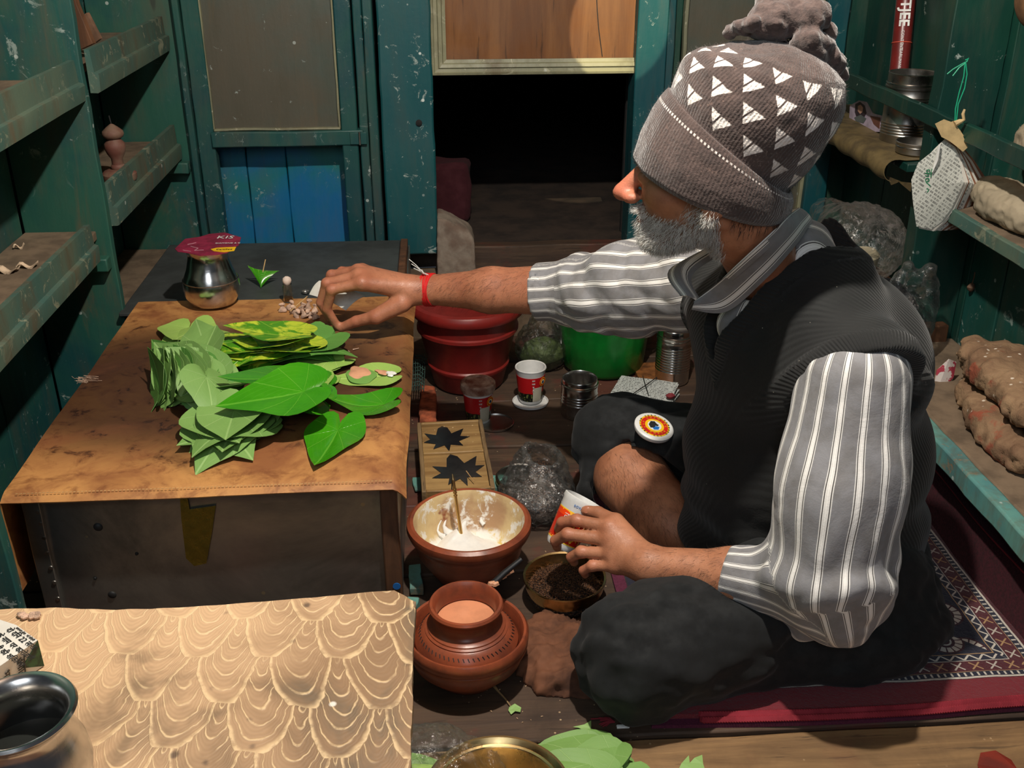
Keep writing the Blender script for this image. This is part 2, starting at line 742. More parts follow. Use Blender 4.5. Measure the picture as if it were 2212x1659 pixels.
M['soot'] = m_plain('sooty_floor', srgb(62, 50, 42), .85, var=.3, scale=12, bump=.5, bd=.004)
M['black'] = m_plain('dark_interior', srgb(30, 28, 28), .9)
M['plank'] = m_wood('floor_plank_wood', srgb(86, 66, 50), srgb(60, 45, 36), 0, 1, .72, .5, specks=.8, red=.4)
M['plank_front'] = m_wood('front_plank_wood', srgb(152, 118, 78), srgb(116, 88, 58), 0, 1, .75, .3, specks=.5, red=.12)
M['wood_brown'] = m_wood('brown_wood', srgb(112, 74, 48), srgb(74, 48, 32), 2, 1, .6, .35)
M['concrete'] = m_plain('rough_concrete', srgb(142, 130, 116), .9, var=.2, scale=16, bump=.8, bd=.004, c2=srgb(110, 92, 80))
M['steel'] = m_steel('steel')
M['steel_dark'] = m_steel('dull_steel', (.42, .40, .37), .3, grime=.5)
M['brass'] = m_steel('brass', (.72, .52, .24), .22)
M['white_pl'] = m_plain('white_plastic', srgb(225, 225, 222), .35, var=.06)
M['red_pl'] = m_plain('red_plastic', srgb(132, 36, 32), .38, var=.1)
M['green_pl'] = m_plain('green_plastic', srgb(16, 120, 44), .3, var=.12)
M['film'] = m_plastic_film('polythene')
M['film_d'] = m_plastic_film('dull_polythene', (.5, .55, .55), .16, .07)
M['ink'] = m_plain('black_ink', (.012, .012, .012), .6)
M['white_ink'] = m_plain('white_ink', (.75, .75, .72), .5)
M['yellow_ink'] = m_plain('yellow_ink', srgb(240, 190, 20), .5)
M['red_ink'] = m_plain('red_ink', srgb(200, 30, 24), .45)
M['green_ink'] = m_plain('green_ink', srgb(30, 120, 80), .5)
M['blue_ink'] = m_plain('blue_ink', srgb(30, 110, 190), .5)
M['rope'] = m_plain('green_string', srgb(30, 165, 125), .5)
M['tape'] = m_plain('buff_tape', srgb(205, 178, 130), .55, var=.15)

# ---------------------------------------------------------------- the booth: floor, walls, openings
YB = 2.65          # back wall face
XL, XR = -.83, 1.07

g = G().box(-.9, 1.15, -.1, 2.7, -.06, -.026)
floor = struct(mk('floor', g, M['black']))
ys = [-.1, .25, .56, .86, 1.062, 1.255, 1.46, 1.68, 1.9, 2.12, 2.34, 2.56]
for i, (a, b) in enumerate(zip(ys, ys[1:])):
    g = G().board(-.86, 1.1, a + .003, b - .003, -.026, 0 - (.002 if i % 2 else 0), .0022, .04, 3, i)
    o = mk('plank', g, M['plank_front'] if i < 4 else M['plank'], floor, bevel=.003)
# raised step at the back and the dark room beyond it
back = struct(mk('trim_1', G().board(-.86, 1.1, 2.5, 2.69, -.03, .13, .002, .08, 3, 31), M['dust'], bevel=.004))
struct(mk('trim_2', G().board(-.02, .52, 2.66, 2.70, .125, .195, .003, .04, 4, 32), M['plank'], bevel=.003))
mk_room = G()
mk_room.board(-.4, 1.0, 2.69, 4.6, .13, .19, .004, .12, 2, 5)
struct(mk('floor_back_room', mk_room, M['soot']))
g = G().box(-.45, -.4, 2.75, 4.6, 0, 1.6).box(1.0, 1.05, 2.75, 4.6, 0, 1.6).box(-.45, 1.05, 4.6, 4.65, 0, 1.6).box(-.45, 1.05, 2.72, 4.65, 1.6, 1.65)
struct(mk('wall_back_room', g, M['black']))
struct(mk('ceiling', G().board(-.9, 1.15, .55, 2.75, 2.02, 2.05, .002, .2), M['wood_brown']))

# left wall boards (planks with open seams)
wl = struct(mk('wall_left', G().box(XL - .05, XL - .025, .5, 2.75, -.02, 2.05), M['black']))
for i, (a, b) in enumerate([(.5, .92), (.92, 1.2), (1.2, 1.52), (1.52, 1.79), (1.79, 2.045), (2.07, 2.4), (2.4, 2.66)]):
    mk('plank', G().board(XL - .025, XL, a + .003, b - .003, 0, 2.02, .002, .08, 3, 40 + i), M['teal'], wl, bevel=.002)

# left shelving: uprights, boards, dusty lips
sh = thing('wall_shelving', 'green painted built-in shelving with dusty lipped shelves along the left wall', 'shelving', (XL, 1.9, 0))
for k, (y, xe) in enumerate([(2.05, -.664), (1.19, -.592)]):
    mk('upright', G().board(XL, xe, y, y + .02, 0, 2.0, .0025, .04, 5, 50 + k), M['teal'], sh, True, bevel=.002)


def lip(y0, y1, zb, zt, x, mat, yslope=0.):
    zm = zb + (zt - zb) * .42
    g = G()
    # upper face leans back, a bead, lower face stands proud
    prof = [(x - .016, zt), (x - .006, zt), (x - .004, zm + .004), (x + .004, zm + .002), (x + .005, zm - .003), (x + .003, zb + .002), (x - .001, zb), (x - .016, zb)]
    n = 40
    V = []
    for i in range(n + 1):
        y = y0 + (y1 - y0) * i / n
        for px, pz in prof:
            w = nz(np.array([[px * 8, y * 1., pz * 8]]), 4, 3)[0] * .0014
            V.append((px + w, y, pz + w))
    m = len(prof)
    Fc = [(i * m + j, i * m + (j + 1) % m, (i + 1) * m + (j + 1) % m, (i + 1) * m + j) for i in range(n) for j in range(m)]
    Fc += [tuple(range(m)), tuple(n * m + j for j in range(m))[::-1]]
    return mk('lip', g.add(V, Fc), mat, sh, True, ang=25)


lip(1.21, 2.048, .694, .770, -.668, M['lip'])
lip(1.21, 2.0, .392, .468, -.678, M['lip'])
lip(2.07, 2.65, .706, .785, -.645, M['lip'])
lip(2.07, 2.65, .444, .53, -.652, M['lip'])
for (a, b, z) in ((1.21, 2.05, .735), (1.21, 2.05, .44), (2.07, 2.65, .75), (2.07, 2.65, .49)):
    mk('shelf_board', G().board(XL, -.690, a, b, z - .018, z, .0015, .06, 5, int(z * 100)), M['dust'], sh, True, bevel=.002)
for (x, y, z) in ((-.70, 2.02, .375), (-.66, 2.62, .425)):
    mk('cleat', G().board(XL, x + .03, y, y + .03, z - .012, z + .016, .0015, .02, 9, 4), M['teal'], sh, True, bevel=.003)
# low ledge between the shelving and the slab
mk('ledge_board', G().board(XL, -.64, 2.07, 2.65, .19, .21, .002, .06), M['dust'], sh, True, bevel=.002)

# back wall: frames, panels, recessed boards
wb = struct(mk('wall_back', G().box(-.9, -.155, YB + .13, YB + .15, -.02, 2.05).box(.5, 1.15, YB + .13, YB + .15, -.02, 2.05), M['black']))


def bw(name, x0, x1, z0, z1, y0, y1, mat, seed=0, wob=.0016, bev=.003):
    return mk(name, G().board(x0, x1, y0, y1, z0, z1, wob, .05, 5, seed), mat, wb, bevel=bev)


bw('plank', XL, -.622, 0, 2.0, YB + .01, YB + .03, M['teal'], 60)
bw('frame_post', -.622, -.606, 0, 2.0, YB - .018, YB + .02, M['teal_frame'], 61)
bw('frame_post', -.604, -.562, 0, 2.0, YB - .004, YB + .03, M['teal_frame'], 62)
bw('panel', -.57, -.245, .512, 2.0, YB + .014, YB + .026, M['board_grey'], 63, .0006)
bw('panel_bead', -.565, -.559, .515, 2.0, YB + .002, YB + .016, M['pale_paint'], 64, .002)
bw('panel_bead', -.252, -.246, .515, 2.0, YB + .002, YB + .016, M['pale_paint'], 65, .002)
bw('panel_bead', -.562, -.248, .512, .518, YB - .002, YB + .016, M['pale_paint'], 66, .002)
bw('rail', -.568, -.19, .474, .512, YB - .012, YB + .03, M['teal_frame'], 67)
for k, (a, b) in enumerate([(-.64, -.507), (-.505, -.404), (-.402, -.2)]):
    bw('plank', a, b, 0, .50, YB + .085 + .003 * (k % 2), YB + .10, M['blue'], 70 + k, .0025)
bw('frame_post', -.245, -.205, 0, 2.0, YB - .008, YB + .05, M['teal_frame'], 75)
bw('jamb', -.2, -.178, 0, 2.0, YB - .004, YB + .04, M['teal_frame'], 76)
bw('jamb', -.176, -.152, 0, 2.0, YB - .012, YB + .04, M['teal_frame'], 77)
hg = thing('door_hinge', 'small square painted butt hinge at the end of the rail on the back wall', 'hinge', (-.2, YB - .014, .493))
mk('hinge_plate', G().box(-.024, -.001, -.003, .002, -.015, .015), M['teal_frame'], hg, bevel=.001)
mk('hinge_plate', G().box(.001, .018, -.003, .002, -.015, .015), M['teal_frame'], hg, bevel=.001)
mk('hinge_pin', G().tube([(0, -.003, -.016), (0, -.003, .016)], .003, 10), M['steel_dark'], hg)

dr = struct(mk('door_1', G().board(-.142, -.012, YB - .04, YB - .01, .192, 2.0, .003, .04, 4, 80), M['teal_blue'], bevel=.005))
mk('knot_hole', G().lathe([(0, -.001), (.006, -.0005), (.008, .001), (.004, .003), (0, .003)], 12, M=Matrix.Translation(W(905, 265, YB - .043)) @ Euler((pi / 2, 0, 0)).to_matrix().to_4x4()), M['black'], dr)

ply = m_wood('plywood', srgb(136, 92, 54), srgb(110, 70, 40), 2, .6, .38, .2, bumpd=.0006)
hp = thing('plywood_panel', 'brown plywood hatch panel in a weathered pale moulding above the dark opening', 'panel', (.24, YB + .01, .66))
mk('sheet', G().board(.0, .49, YB + .008, YB + .02, .66, 2.0, .0006, .06, 3, 82), ply, hp, True)


def mould(p0, p1, w, inward, y):
    """moulding of stepped section between two points in the wall plane"""
    p0, p1 = Vector(p0), Vector(p1)
    steps = [(0, -.004), (0, -.012), (.15, -.014), (.2, -.010), (.42, -.009), (.5, -.014), (.72, -.012), (.78, -.006), (1, -.004), (1, 0)]
    V = []
    iw = Vector(inward)
    d = (p1 - p0).normalized()
    for e, p in ((1, p0), (-1, p1)):
        for t, dy in steps:
            q = p + iw * w * t + d * e * w * t * .999
            V.append((q.x, y + dy, q.z))
    m = len(steps)
    Fc = [(j, j + 1, m + j + 1, m + j) for j in range(m - 1)] + [(m - 1, 0, m, 2 * m - 1), tuple(range(m)), tuple(range(m, 2 * m))[::-1]]
    return G().add(V, Fc)


mk('moulding', mould((-.013, 0, .644), (.536, 0, .644), .036, (0, 0, 1), YB), M['pale_paint'], hp, True, ang=20)
mk('moulding', mould((-.013, 0, 2.05), (-.013, 0, .644), .036, (1, 0, 0), YB), M['pale_paint'], hp, True, ang=20)
g = G()
for (pts) in ([(1288, -20), (1290, 20), (1293, 60), (1297, 92), (1301, 122)],):
    P = [W(x, y, YB + .0072) for x, y in pts]
    g.tube(P, [.0012 if pts[0][0] > 1200 else .0004] * len(P), 5)
mk('crack', g, M['ink'], hp, True)

bw('frame_post', .49, .566, 0, 2.0, YB - .03, YB + .06, M['teal_blue'], 85)
bw('frame_post', .566, .588, 0, 2.0, YB - .01, YB + .06, M['teal_blue'], 86)
bw('frame_post', .588, .612, 0, 2.0, YB + .02, YB + .06, M['teal_dark'], 87)
bw('panel_bead', .612, .622, 0, 2.0, YB - .004, YB + .02, M['pale_paint'], 88, .002)
bw('panel', .62, .955, 0, 2.0, YB + .012, YB + .026, M['board_grey'], 89, .0006)
bw('panel_bead', .952, .962, 0, 2.0, YB - .004, YB + .02, M['pale_paint'], 90, .002)
bw('frame_post', .962, 1.02, 0, 2.0, YB - .02, YB + .06, M['teal_blue'], 91)
bw('plank', 1.02, 1.1, 0, 2.0, YB, YB + .03, M['teal_dark'], 92)

# right wall
wr = struct(mk('wall_right', G().box(XR + .025, XR + .05, .9, 2.75, -.02, 2.05), M['black']))
ysr = [1.0, 1.28, 1.56, 1.80, 1.93, 2.15, 2.4, 2.65]
for i, (a, b) in enumerate(zip(ysr, ysr[1:])):
    mk('plank', G().board(XR, XR + .025, a + .0025, b - .0025, 0, 2.02, .0018, .08, 3, 100 + i), M['teal_r'] if b < 1.95 else M['teal_dark'], wr, bevel=.002)

rs_ = thing('wall_rack', 'dark green shelf rack with a thin guard rail running along the right wall', 'shelf', (XR, 2.0, .5))


def rk(name, x0, x1, y0, y1, z0, z1, mat, seed):
    return mk(name, G().board(x0, x1, y0, y1, z0, z1, .0022, .04, 5, seed), mat, rs_, True, bevel=.002)


rk('stud', .956, XR, 1.955, 2.0, 0, 2.0, M['teal_dark'], 110)
rk('guard_rail', .940, .954, 1.28, 2.64, .646, .677, M['teal_dark'], 112)
rk('shelf_board', .935, XR, 2.0, 2.64, .543, .560, M['teal_dark'], 113)
rk('shelf_board', .965, XR, 1.3, 1.86, .495, .512, M['dust'], 114)
rk('shelf_edge', .955, .967, 1.3, 1.845, .488, .515, M['lip'], 115)
rk('cleat', .96, XR, 2.56, 2.6, .515, .543, M['teal_dark'], 116)

# ledge with rubble along the right wall, cloth hanging under it
ld = thing('wooden_ledge', 'wooden ledge with flaking turquoise paint along the foot of the right wall', 'ledge', (.95, 1.5, .2))
g = G().board(.865, 1.07, 1.0, 1.95, .176, .2, .003, .04, 5, 120)
mk('ledge_board', g, M['dust'], ld, True, bevel=.004)
turq = m_paint('flaking_turquoise', srgb(96, 150, 140), srgb(70, 124, 128), .8, 1.0, seed=9.2, worn=srgb(150, 110, 70), rough=.6)
mk('ledge_edge', G().board(.838, .867, 1.0, 1.93, .160, .199, .003, .03, 6, 121), turq, ld, True, bevel=.004)
mk('ledge_front', G().board(.895, .91, 1.0, 1.93, 0, .17, .002, .05, 6, 122), M['teal_dark'], ld, True)

# ---------------------------------------------------------------- the serving table: steel-clad chest, leather cloth, slab
TZ = .27
tb = thing('steel_clad_chest', 'low chest clad in dull sheet steel with riveted edge, under the orange leather cloth', 'chest', (-.35, 1.9, 0))
ms = Mt('chest_sheet_steel')
n1 = ms.noise(4, 6, .7, .6)
n2 = ms.noise(3, 5, .6, .4, ms.vec(sc=(.6, 1, 9)))
cc = ms.mix(ms.mr(n1, .3, .75), srgb(168, 168, 164), srgb(104, 104, 100))
cc = ms.mix(ms.m_('MULTIPLY', ms.mr(ms.voro(16), .06, .04), .8), cc, srgb(190, 180, 150))
M['chest'] = ms.done(cc, ms.mr(n1, .3, .7, .30, .42), .90, ms.bump(n1, .25, .004))
# front sheet with a shallow dent grid
nx, nz_ = 50, 26
P = np.zeros((nx, nz_, 3))
for i in range(nx):
    for j in range(nz_):
        x = -.612 + .532 * i / (nx - 1)
        z = .262 * j / (nz_ - 1)
        P[i, j] = (x, 1.335 + .002 * nz(np.array([[x, 0, z]]), 3, 2)[0] - .010 * math.exp(-((z - .262) / .012) ** 2), z)
mk('front_sheet', G().sheet(P, .0012), M['chest'], tb, True)
mk('chest_body', G().board(-.61, -.085, 1.345, 2.48, 0, .262, .0015, .08, 3, 7), M['wood_brown'], tb, True, bevel=.004)
mk('side_sheet', G().board(-.0845, -.082, 1.345, 2.48, .01, .26, .0012, .06, 4, 8), M['chest'], tb, True)
mk('corner_post', G().board(-.104, -.078, 1.322, 1.347, 0, .262, .0018, .03, 5, 9), M['wood_brown'], tb, True, bevel=.003)
mk('edge_strip', G().board(-.622, -.597, 1.326, 1.336, 0, .262, .0014, .03, 6, 10), M['chest'], tb, True, bevel=.001)
for k, z in enumerate([.235, .215, .19, .163, .137, .11, .08, .058, .03]):
    r = mk('rivet', G().lathe([(0, 0), (.0035, 0), (.003, .0015), (0, .002)], 12, M=Matrix.Translation((-.6, 1.3262, z)) @ Euler((pi / 2, 0, 0)).to_matrix().to_4x4()), M['steel_dark'], tb, True)
for k, (px, py) in enumerate([(211, 1140), (242, 1286), (205, 1250), (295, 1197)]):
    p = W(px, py, 1.333)
    s_ = 1 if k < 2 else .4
    mk('punched_hole', G().lathe([(0, .0015), (.0045 * s_, .0012), (.006 * s_, -.0002), (.007 * s_, -.0016), (.006 * s_, -.002), (0, -.002)], 16, M=Matrix.Translation(p) @ Euler((pi / 2, 0, 0)).to_matrix().to_4x4()), M['ink'], tb, True)
reflection = m_plain('gold_reflection', srgb(150, 136, 60), .3, .85, scale=60, bump=.9, bd=.004)  # yellow reflection on the steel front, built in as a thin metallic patch
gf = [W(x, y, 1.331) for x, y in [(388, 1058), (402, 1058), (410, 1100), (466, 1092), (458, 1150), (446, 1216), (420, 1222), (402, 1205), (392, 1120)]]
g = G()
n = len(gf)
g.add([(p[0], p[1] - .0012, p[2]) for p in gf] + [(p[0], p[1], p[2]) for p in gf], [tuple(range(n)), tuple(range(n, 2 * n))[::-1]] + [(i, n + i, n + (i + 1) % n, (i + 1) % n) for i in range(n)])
mk('reflection_patch', g, reflection, tb, True, label='yellow patch on the steel front standing in for a reflection')
mk('label_sticker', G().lathe([(0, 0), (.006, 0), (.006, .001), (0, .001)], 16, M=Matrix.Translation(W(857, 1266, 1.32)) @ Euler((pi / 2, 0, 0)).to_matrix().to_4x4()), M['blue_ink'], tb, True)

# slate sheet at the back with a worn wooden strip
sl = thing('slate_slab', 'flat dark grey slate sheet at the back end of the serving table', 'slab', (-.38, 2.28, TZ - .006))
slm = m_plain('slate', srgb(66, 70, 70), .5, var=.2, scale=10, bump=.25, bd=.001)
mk('slab', G().add(*(lambda q: ([(*p, z) for z in (TZ - .007, TZ + .001) for p in q], [(3, 2, 1, 0), (4, 5, 6, 7), (0, 1, 5, 4), (1, 2, 6, 5), (2, 3, 7, 6), (3, 0, 4, 7)]))([(-.668, 2.03), (-.104, 2.03), (-.104, 2.49), (-.668, 2.49)])), slm, sl, True, bevel=.002)
mk('edge_strip', G().board(-.103, -.086, 2.1, 2.485, TZ - .015, TZ + .006, .0015, .03, 6, 12), M['wood_brown'], sl, True, bevel=.002)

# leather cloth
lm = Mt('stained_leather')
n1 = lm.noise(5.5, 7, .62, .8)
n2 = lm.noise(22, 7, .7, .5)
n3 = lm.noise(90, 4, .6)
x_, y_, z_ = lm.xyz(lm.co())
c = lm.mix(lm.mr(n1, .36, .66), srgb(196, 142, 84), srgb(142, 90, 52))
c = lm.mix(lm.m_('MULTIPLY', lm.mr(n2, .46, .66), .7), c, srgb(116, 66, 38))
# old betel stain across the middle of the cloth
dx = lm.m_('DIVIDE', lm.m_('ADD', x_, .42), .34)
dy = lm.m_('DIVIDE', lm.m_('ADD', y_, -1.69), .23)
d2 = lm.m_('ADD', lm.m_('MULTIPLY', dx, dx), lm.m_('MULTIPLY', dy, dy))
d2 = lm.m_('ADD', d2, lm.mr(n1, .2, .8, -.75, .75, False))
c = lm.mix(lm.m_('MULTIPLY', lm.mr(d2, 2.1, .5), .90), c, srgb(52, 30, 22))
c = lm.mix(lm.m_('MULTIPLY', lm.m_('MULTIPLY', lm.mr(n2, .58, .64), lm.mr(d2, 2.4, .9)), .8), c, srgb(34, 20, 16))
h = lm.m_('ADD', lm.m_('MULTIPLY', n2, .9), lm.m_('MULTIPLY', n3, .35))
M['leather'] = lm.done(c, lm.mr(n1, .3, .7, .42, .62), 0, lm.bump(h, .35, .0016))
a0, a1, b0, b1 = -.640, -.062, 1.303, 2.085
nu, nv = 90, 110
P = np.zeros((nu, nv, 3))
for i in range(nu):
    for j in range(nv):
        u = i / (nu - 1)
        v = j / (nv - 1)
        x = a0 + (a1 - a0) * u
        y = b0 + (b1 - b0) * v
        w = nz(np.array([[x, y, 0]]), 2.2, 5)[0]
        w2 = nz(np.array([[x, y, .3]]), 6, 6)[0]
        z = TZ + .0025 + .0012 * w2
        x += .004 * w * (1 if u > .9 or u < .1 else 0)
        y += .004 * w * (v < .1) + .003 * w2 * (v > .95)
        # drape over front edge, right edge and down the left side
        if v < .03:
            z -= .008 * (1 - v / .03) ** 1.5
        if u > .965:
            z -= .016 * ((u - .965) / .035) ** 1.6
            x -= .002
        P[i, j] = (x, y, z)
# left flap hanging down
fl = np.zeros((14, nv, 3))
for i in range(14):
    t = i / 13
    for j in range(nv):
        v = j / (nv - 1)
        fl[i, j] = P[0, j] + np.array([-.008 * sin(t * 2) - .004 * nz(np.array([[0, v * 2, t]]), 1.5, 8)[0] * t, -.012 * t * (v < .2) * (1 - v / .2), -.17 * t ** 1.1 * (1 if v < .45 else .3)])
P = np.concatenate([fl[::-1][:-1], P])
lc = tag(mk('leather_cloth', G().sheet(P, .0022), M['leather']), 'worn orange-brown leather cloth spread over the chest top, darkly stained in the middle', 'cloth')
st = G()
for i in range(100):
    u = i / 100
    x = a0 + .02 + (a1 - a0 - .04) * u
    j = 3
    st.tube([(x, b0 + .011, TZ + .0042), (x + .0035, b0 + .011, TZ + .0042)], .0006, 4)
o = mk('stitching', st, m_plain('thread', srgb(225, 180, 120), .7), lc)
o['kind'] = 'stuff'

# ---------------------------------------------------------------- betel leaves
def m_leaf(name, base, dark, vein, rough=.4, mott=.5, yel=None, coat=0.):
    m = Mt(name)
    uv = m.co('UV')
    u, v, _ = m.xyz(uv)           # u 0..1 base->tip, v -1..1 across
    ves = None
    av = m.m_('ABSOLUTE', v)
    for c0, w in ((0, .010), (.17, .006), (.36, .005), (.60, .005)):
        q = m.m_('MULTIPLY', m.m_('ABSOLUTE', m.m_('SUBTRACT', av, c0)), m.m_('ADD', u, .10))
        q = m.mr(q, w, w * .25)
        ves = q if ves is None else m.m_('MAXIMUM', ves, q)
    # side veins
    sv = m.m_('FRACT', m.m_('ADD', m.m_('MULTIPLY', u, 7), m.m_('MULTIPLY', av, 5)))
    sv = m.mr(m.m_('ABSOLUTE', m.m_('SUBTRACT', sv, .5)), .06, .0)
    n = m.noise(16, 5, .6, .3)
    rnd = m.nd('ObjectInfo').outputs['Random']
    c = m.mix(m.m_('MULTIPLY', m.mr(n, .3, .7), mott), base, dark)
    c = m.mix(m.m_('MULTIPLY', rnd, .35), c, dark)
    if yel:
        c = m.mix(m.mr(m.noise(22, 4, .6, 1.2, m.vec(off=(2, 5, 1))), .44, .6), c, yel)
    c = m.mix(m.m_('MULTIPLY', sv, .12), c, vein)
    c = m.mix(m.m_('MULTIPLY', ves, .42), c, vein)
    h = m.m_('ADD', m.m_('MULTIPLY', ves, -.8), m.m_('ADD', m.m_('MULTIPLY', sv, -.12), m.m_('MULTIPLY', n, .5)))
    return m.done(c, rough, 0, m.bump(h, .5, .0012), Coat_Weight=coat, Coat_Roughness=.12)


ML = {
    'pale': m_leaf('leaf_underside', srgb(126, 166, 88), srgb(100, 140, 70), srgb(170, 204, 130), .55, .35),
    'pale2': m_leaf('leaf_underside_light', srgb(160, 196, 96), srgb(132, 172, 80), srgb(200, 224, 140), .55, .35),
    'matte': m_leaf('leaf_matte', srgb(96, 150, 66), srgb(70, 122, 52), srgb(140, 184, 96), .5, .4),
    'gloss': m_leaf('leaf_glossy', srgb(64, 148, 20), srgb(40, 118, 16), srgb(120, 190, 60), .22, .5, coat=.5),
    'yellow': m_leaf('leaf_yellowed', srgb(84, 150, 26), srgb(40, 110, 22), srgb(180, 210, 80), .34, .6, yel=srgb(186, 202, 56)),
}


_LT = np.array([[0, 1.0], [5, .90], [12, .79], [22, .70], [34, .635], [50, .585], [70, .55], [90, .525], [110, .485], [130, .44], [150, .375], [165, .30], [176, .16]])


def leaf_grid(L=.12, Wd=.09, curl=.1, cup=.1, twist=0, seed=0, ragged=.0, nu=9, nv=33, lobe=1., side=0.):
    """heart-shaped blade: rays leave the petiole, reach the outline"""
    rs = np.random.RandomState(seed)
    P = np.zeros((nu, nv, 3))
    UV = np.zeros((nu, nv, 2))
    ph = rs.rand(4) * 6
    sx = Wd / (1.04 * L)
    for i in range(nu):
        rho = i / (nu - 1)
        for j in range(nv):
            v = -1 + 2 * j / (nv - 1)
            v = np.sign(v) * abs(v) ** 1.15
            fi = 176 * abs(v)
            r = L * np.interp(fi, _LT[:, 0], _LT[:, 1])
            if fi > 95:
                r *= 1 + (lobe - 1) * (fi - 95) / 80
            r *= 1 + .035 * sin(5 * v * 3 + ph[0]) + ragged * .03 * sin(31 * v + ph[1])
            a = radians(fi) * np.sign(v) * (1 + .16 * (1 - rho) * cos(radians(fi) / 2) ** 2)
            x = sin(a) * r * rho * sx
            y = cos(a) * r * rho
            t = y / L
            z = cup * (abs(x) ** 1.5) * 1.6 + curl * (t - .3) ** 2 * L + .0022 * rho * sin(7 * v + ph[2]) + .0016 * sin(60 * y + ph[3] + 2 * v) * rho
            z -= .0016 * math.exp(-(x / .004) ** 2)
            z += twist * x * (t - .3) + side * x
            P[i, j] = (x, y, z)
            UV[i, j] = (rho, v)
    return P, UV


def leaf_mesh(mat, th=.0005, stem=True, **kw):
    P, UV = leaf_grid(**kw)
    g = G().sheet(P, th, UV)
    return mesh_of(g, 'betel_leaf', mat, True, 60)


LV = {}
for key in ML:
    for k in range(4):
        LV[key, k] = leaf_mesh(ML[key], L=.098 + .006 * k, Wd=.094 + .006 * (k % 3), curl=[.25, -.2, .12, -.3][k], cup=[.3, -.3, .5, -.4][k], twist=[.2, -.3, .1, .4][k], seed=k * 3 + len(key), ragged=.4 * (k % 2))


def leaf(key, k, loc, head, pitch=0, roll=0, label='', group=None, scale=1., flip=False, cat='leaf'):
    """head: compass angle (deg) of the tip in plan, 0 = away from viewer, + = anticlockwise"""
    o = bpy.data.objects.new('betel_leaf', LV[key, k] if isinstance(k, int) else k)
    COL.objects.link(o)
    R = Matrix.Rotation(radians(head), 4, 'Z') @ Matrix.Rotation(radians(pitch), 4, 'X') @ Matrix.Rotation(radians(roll + (180 if flip else 0)), 4, 'Y')
    ctr = Vector((0, .03, 0))
    o.matrix_basis = Matrix.Translation(Vector(loc)) @ R @ Matrix.Diagonal((scale, scale, scale, 1)) @ Matrix.Translation(-ctr)
    tag(o, label, cat, group)
    return o


rnd = random.Random(5)


def on(px, py, dz=0.):
    return F(px, py, TZ + .004 + dz)


# left heap: a standing fan of pale leaves, from nearly upright at the far left to flat at the right
GL = 'pale leaves standing in the left fan'
path = [(338, 818), (352, 812), (368, 806), (384, 800), (398, 800), (412, 804), (426, 808)]
N = 30
for i in range(N):
    t = i / (N - 1)
    q = t * (len(path) - 1)
    a = min(int(q), len(path) - 2)
    px = path[a][0] + (path[a + 1][0] - path[a][0]) * (q - a)
    py = path[a][1] + (path[a + 1][1] - path[a][1]) * (q - a)
    loc = on(px + 4 + rnd.uniform(-4, 4), py + rnd.uniform(-10, 6), .034 + .012 * t)
    leaf('pale' if i % 5 else 'matte', i % 4, loc, 8 + 50 * t + rnd.uniform(-12, 12), 22 + rnd.uniform(-6, 6), -72 + 46 * t + rnd.uniform(-4, 4), 'pale matte betel leaf standing edge-on among the left fan of leaves', GL)
for i, (px, py, hd, k) in enumerate([(440, 760, -10, 2), (455, 790, 190, 1), (472, 820, 205, 3), (488, 838, 230, 0), (440, 742, 20, 3)]):
    leaf('pale', k, on(px, py, .046 - .004 * i), hd, 16 if i != 4 else 25, -22 + 5 * i, 'pale matte betel leaf lying on the right face of the left fan', 'pale leaves over the left fan')
leaf('pale', 1, on(452, 838, .055), 196, -24, -24, 'pale betel leaf tilted on top of the left fan, tip towards the viewer', None, .86)
for k, (px, py, hd, dz) in enumerate([(398, 722, 178, .004), (410, 716, 150, .012)]):
    leaf('pale2', k, on(px, py, dz), hd, 6, -4 + 12 * k, ['light yellow-green betel leaf lying flat behind the left fan', 'light yellow-green betel leaf propped behind the left fan, uppermost there'][k], None, 1.15)
# back heap of yellowing leaves
GB = 'yellowing leaves in the back heap'
for i in range(13):
    px = 510 + 115 * ((i * 5) % 13) / 12
    py = 752 + rnd.uniform(-8, 8)
    leaf('yellow', i % 4, on(px, py - .9 * i, .004 + .0034 * i), [75, -80, 95, -100, 60, 105][i % 6] + rnd.uniform(-18, 18), rnd.uniform(-7, 7), rnd.uniform(-9, 9), 'glossy betel leaf with yellow patches stacked in the back heap', GB, 1.12)
leaf('yellow', 2, on(592, 722, .054), 84, 5, 4, 'green and yellow betel leaf lying topmost on the back heap', None, 1.12)
leaf('yellow', 3, on(612, 752, .038), 118, 2, 18, 'bright yellow betel leaf slipping off the front of the back heap', None, 1.02)
# right rear heap
GR = 'matte leaves in the right rear heap'
for i in range(8):
    leaf('matte', i % 4, on(662 + rnd.uniform(-14, 12), 752 - i, .004 + .0045 * i), 190 + rnd.uniform(-70, 70), rnd.uniform(-5, 5), rnd.uniform(-8, 8), 'dull green betel leaf stacked in the heap nearest the hand', GR, 1.12)
GU = 'light leaves under the right heaps'
for i, (px, py, hd) in enumerate([(678, 800, 160), (672, 822, 178), (660, 838, 200), (690, 782, 140)]):
    leaf('pale2', i, on(px, py, .004 + .003 * i), hd, 3, 4, 'light green betel leaf half buried at the right of the heaps', GU)
# middle glossy heap
GM = 'glossy leaves in the middle heap'
for i in range(9):
    leaf('gloss', i % 4, on(612 + rnd.uniform(-16, 34), 842 + rnd.uniform(-12, 16), .006 + .0042 * i), 95 + rnd.uniform(-40, 40), rnd.uniform(-8, 4), rnd.uniform(-9, 9), 'glossy dark green betel leaf within the middle heap', GM)
leaf('gloss', 0, on(580, 818, .05), 112, 4, 6, 'glossy dark betel leaf second from the top of the middle heap', None, 1.15)
leaf('gloss', 2, on(606, 856, .058), 100, -6, -13, 'large shiny bright green betel leaf on top of the middle heap', None, 1.2)
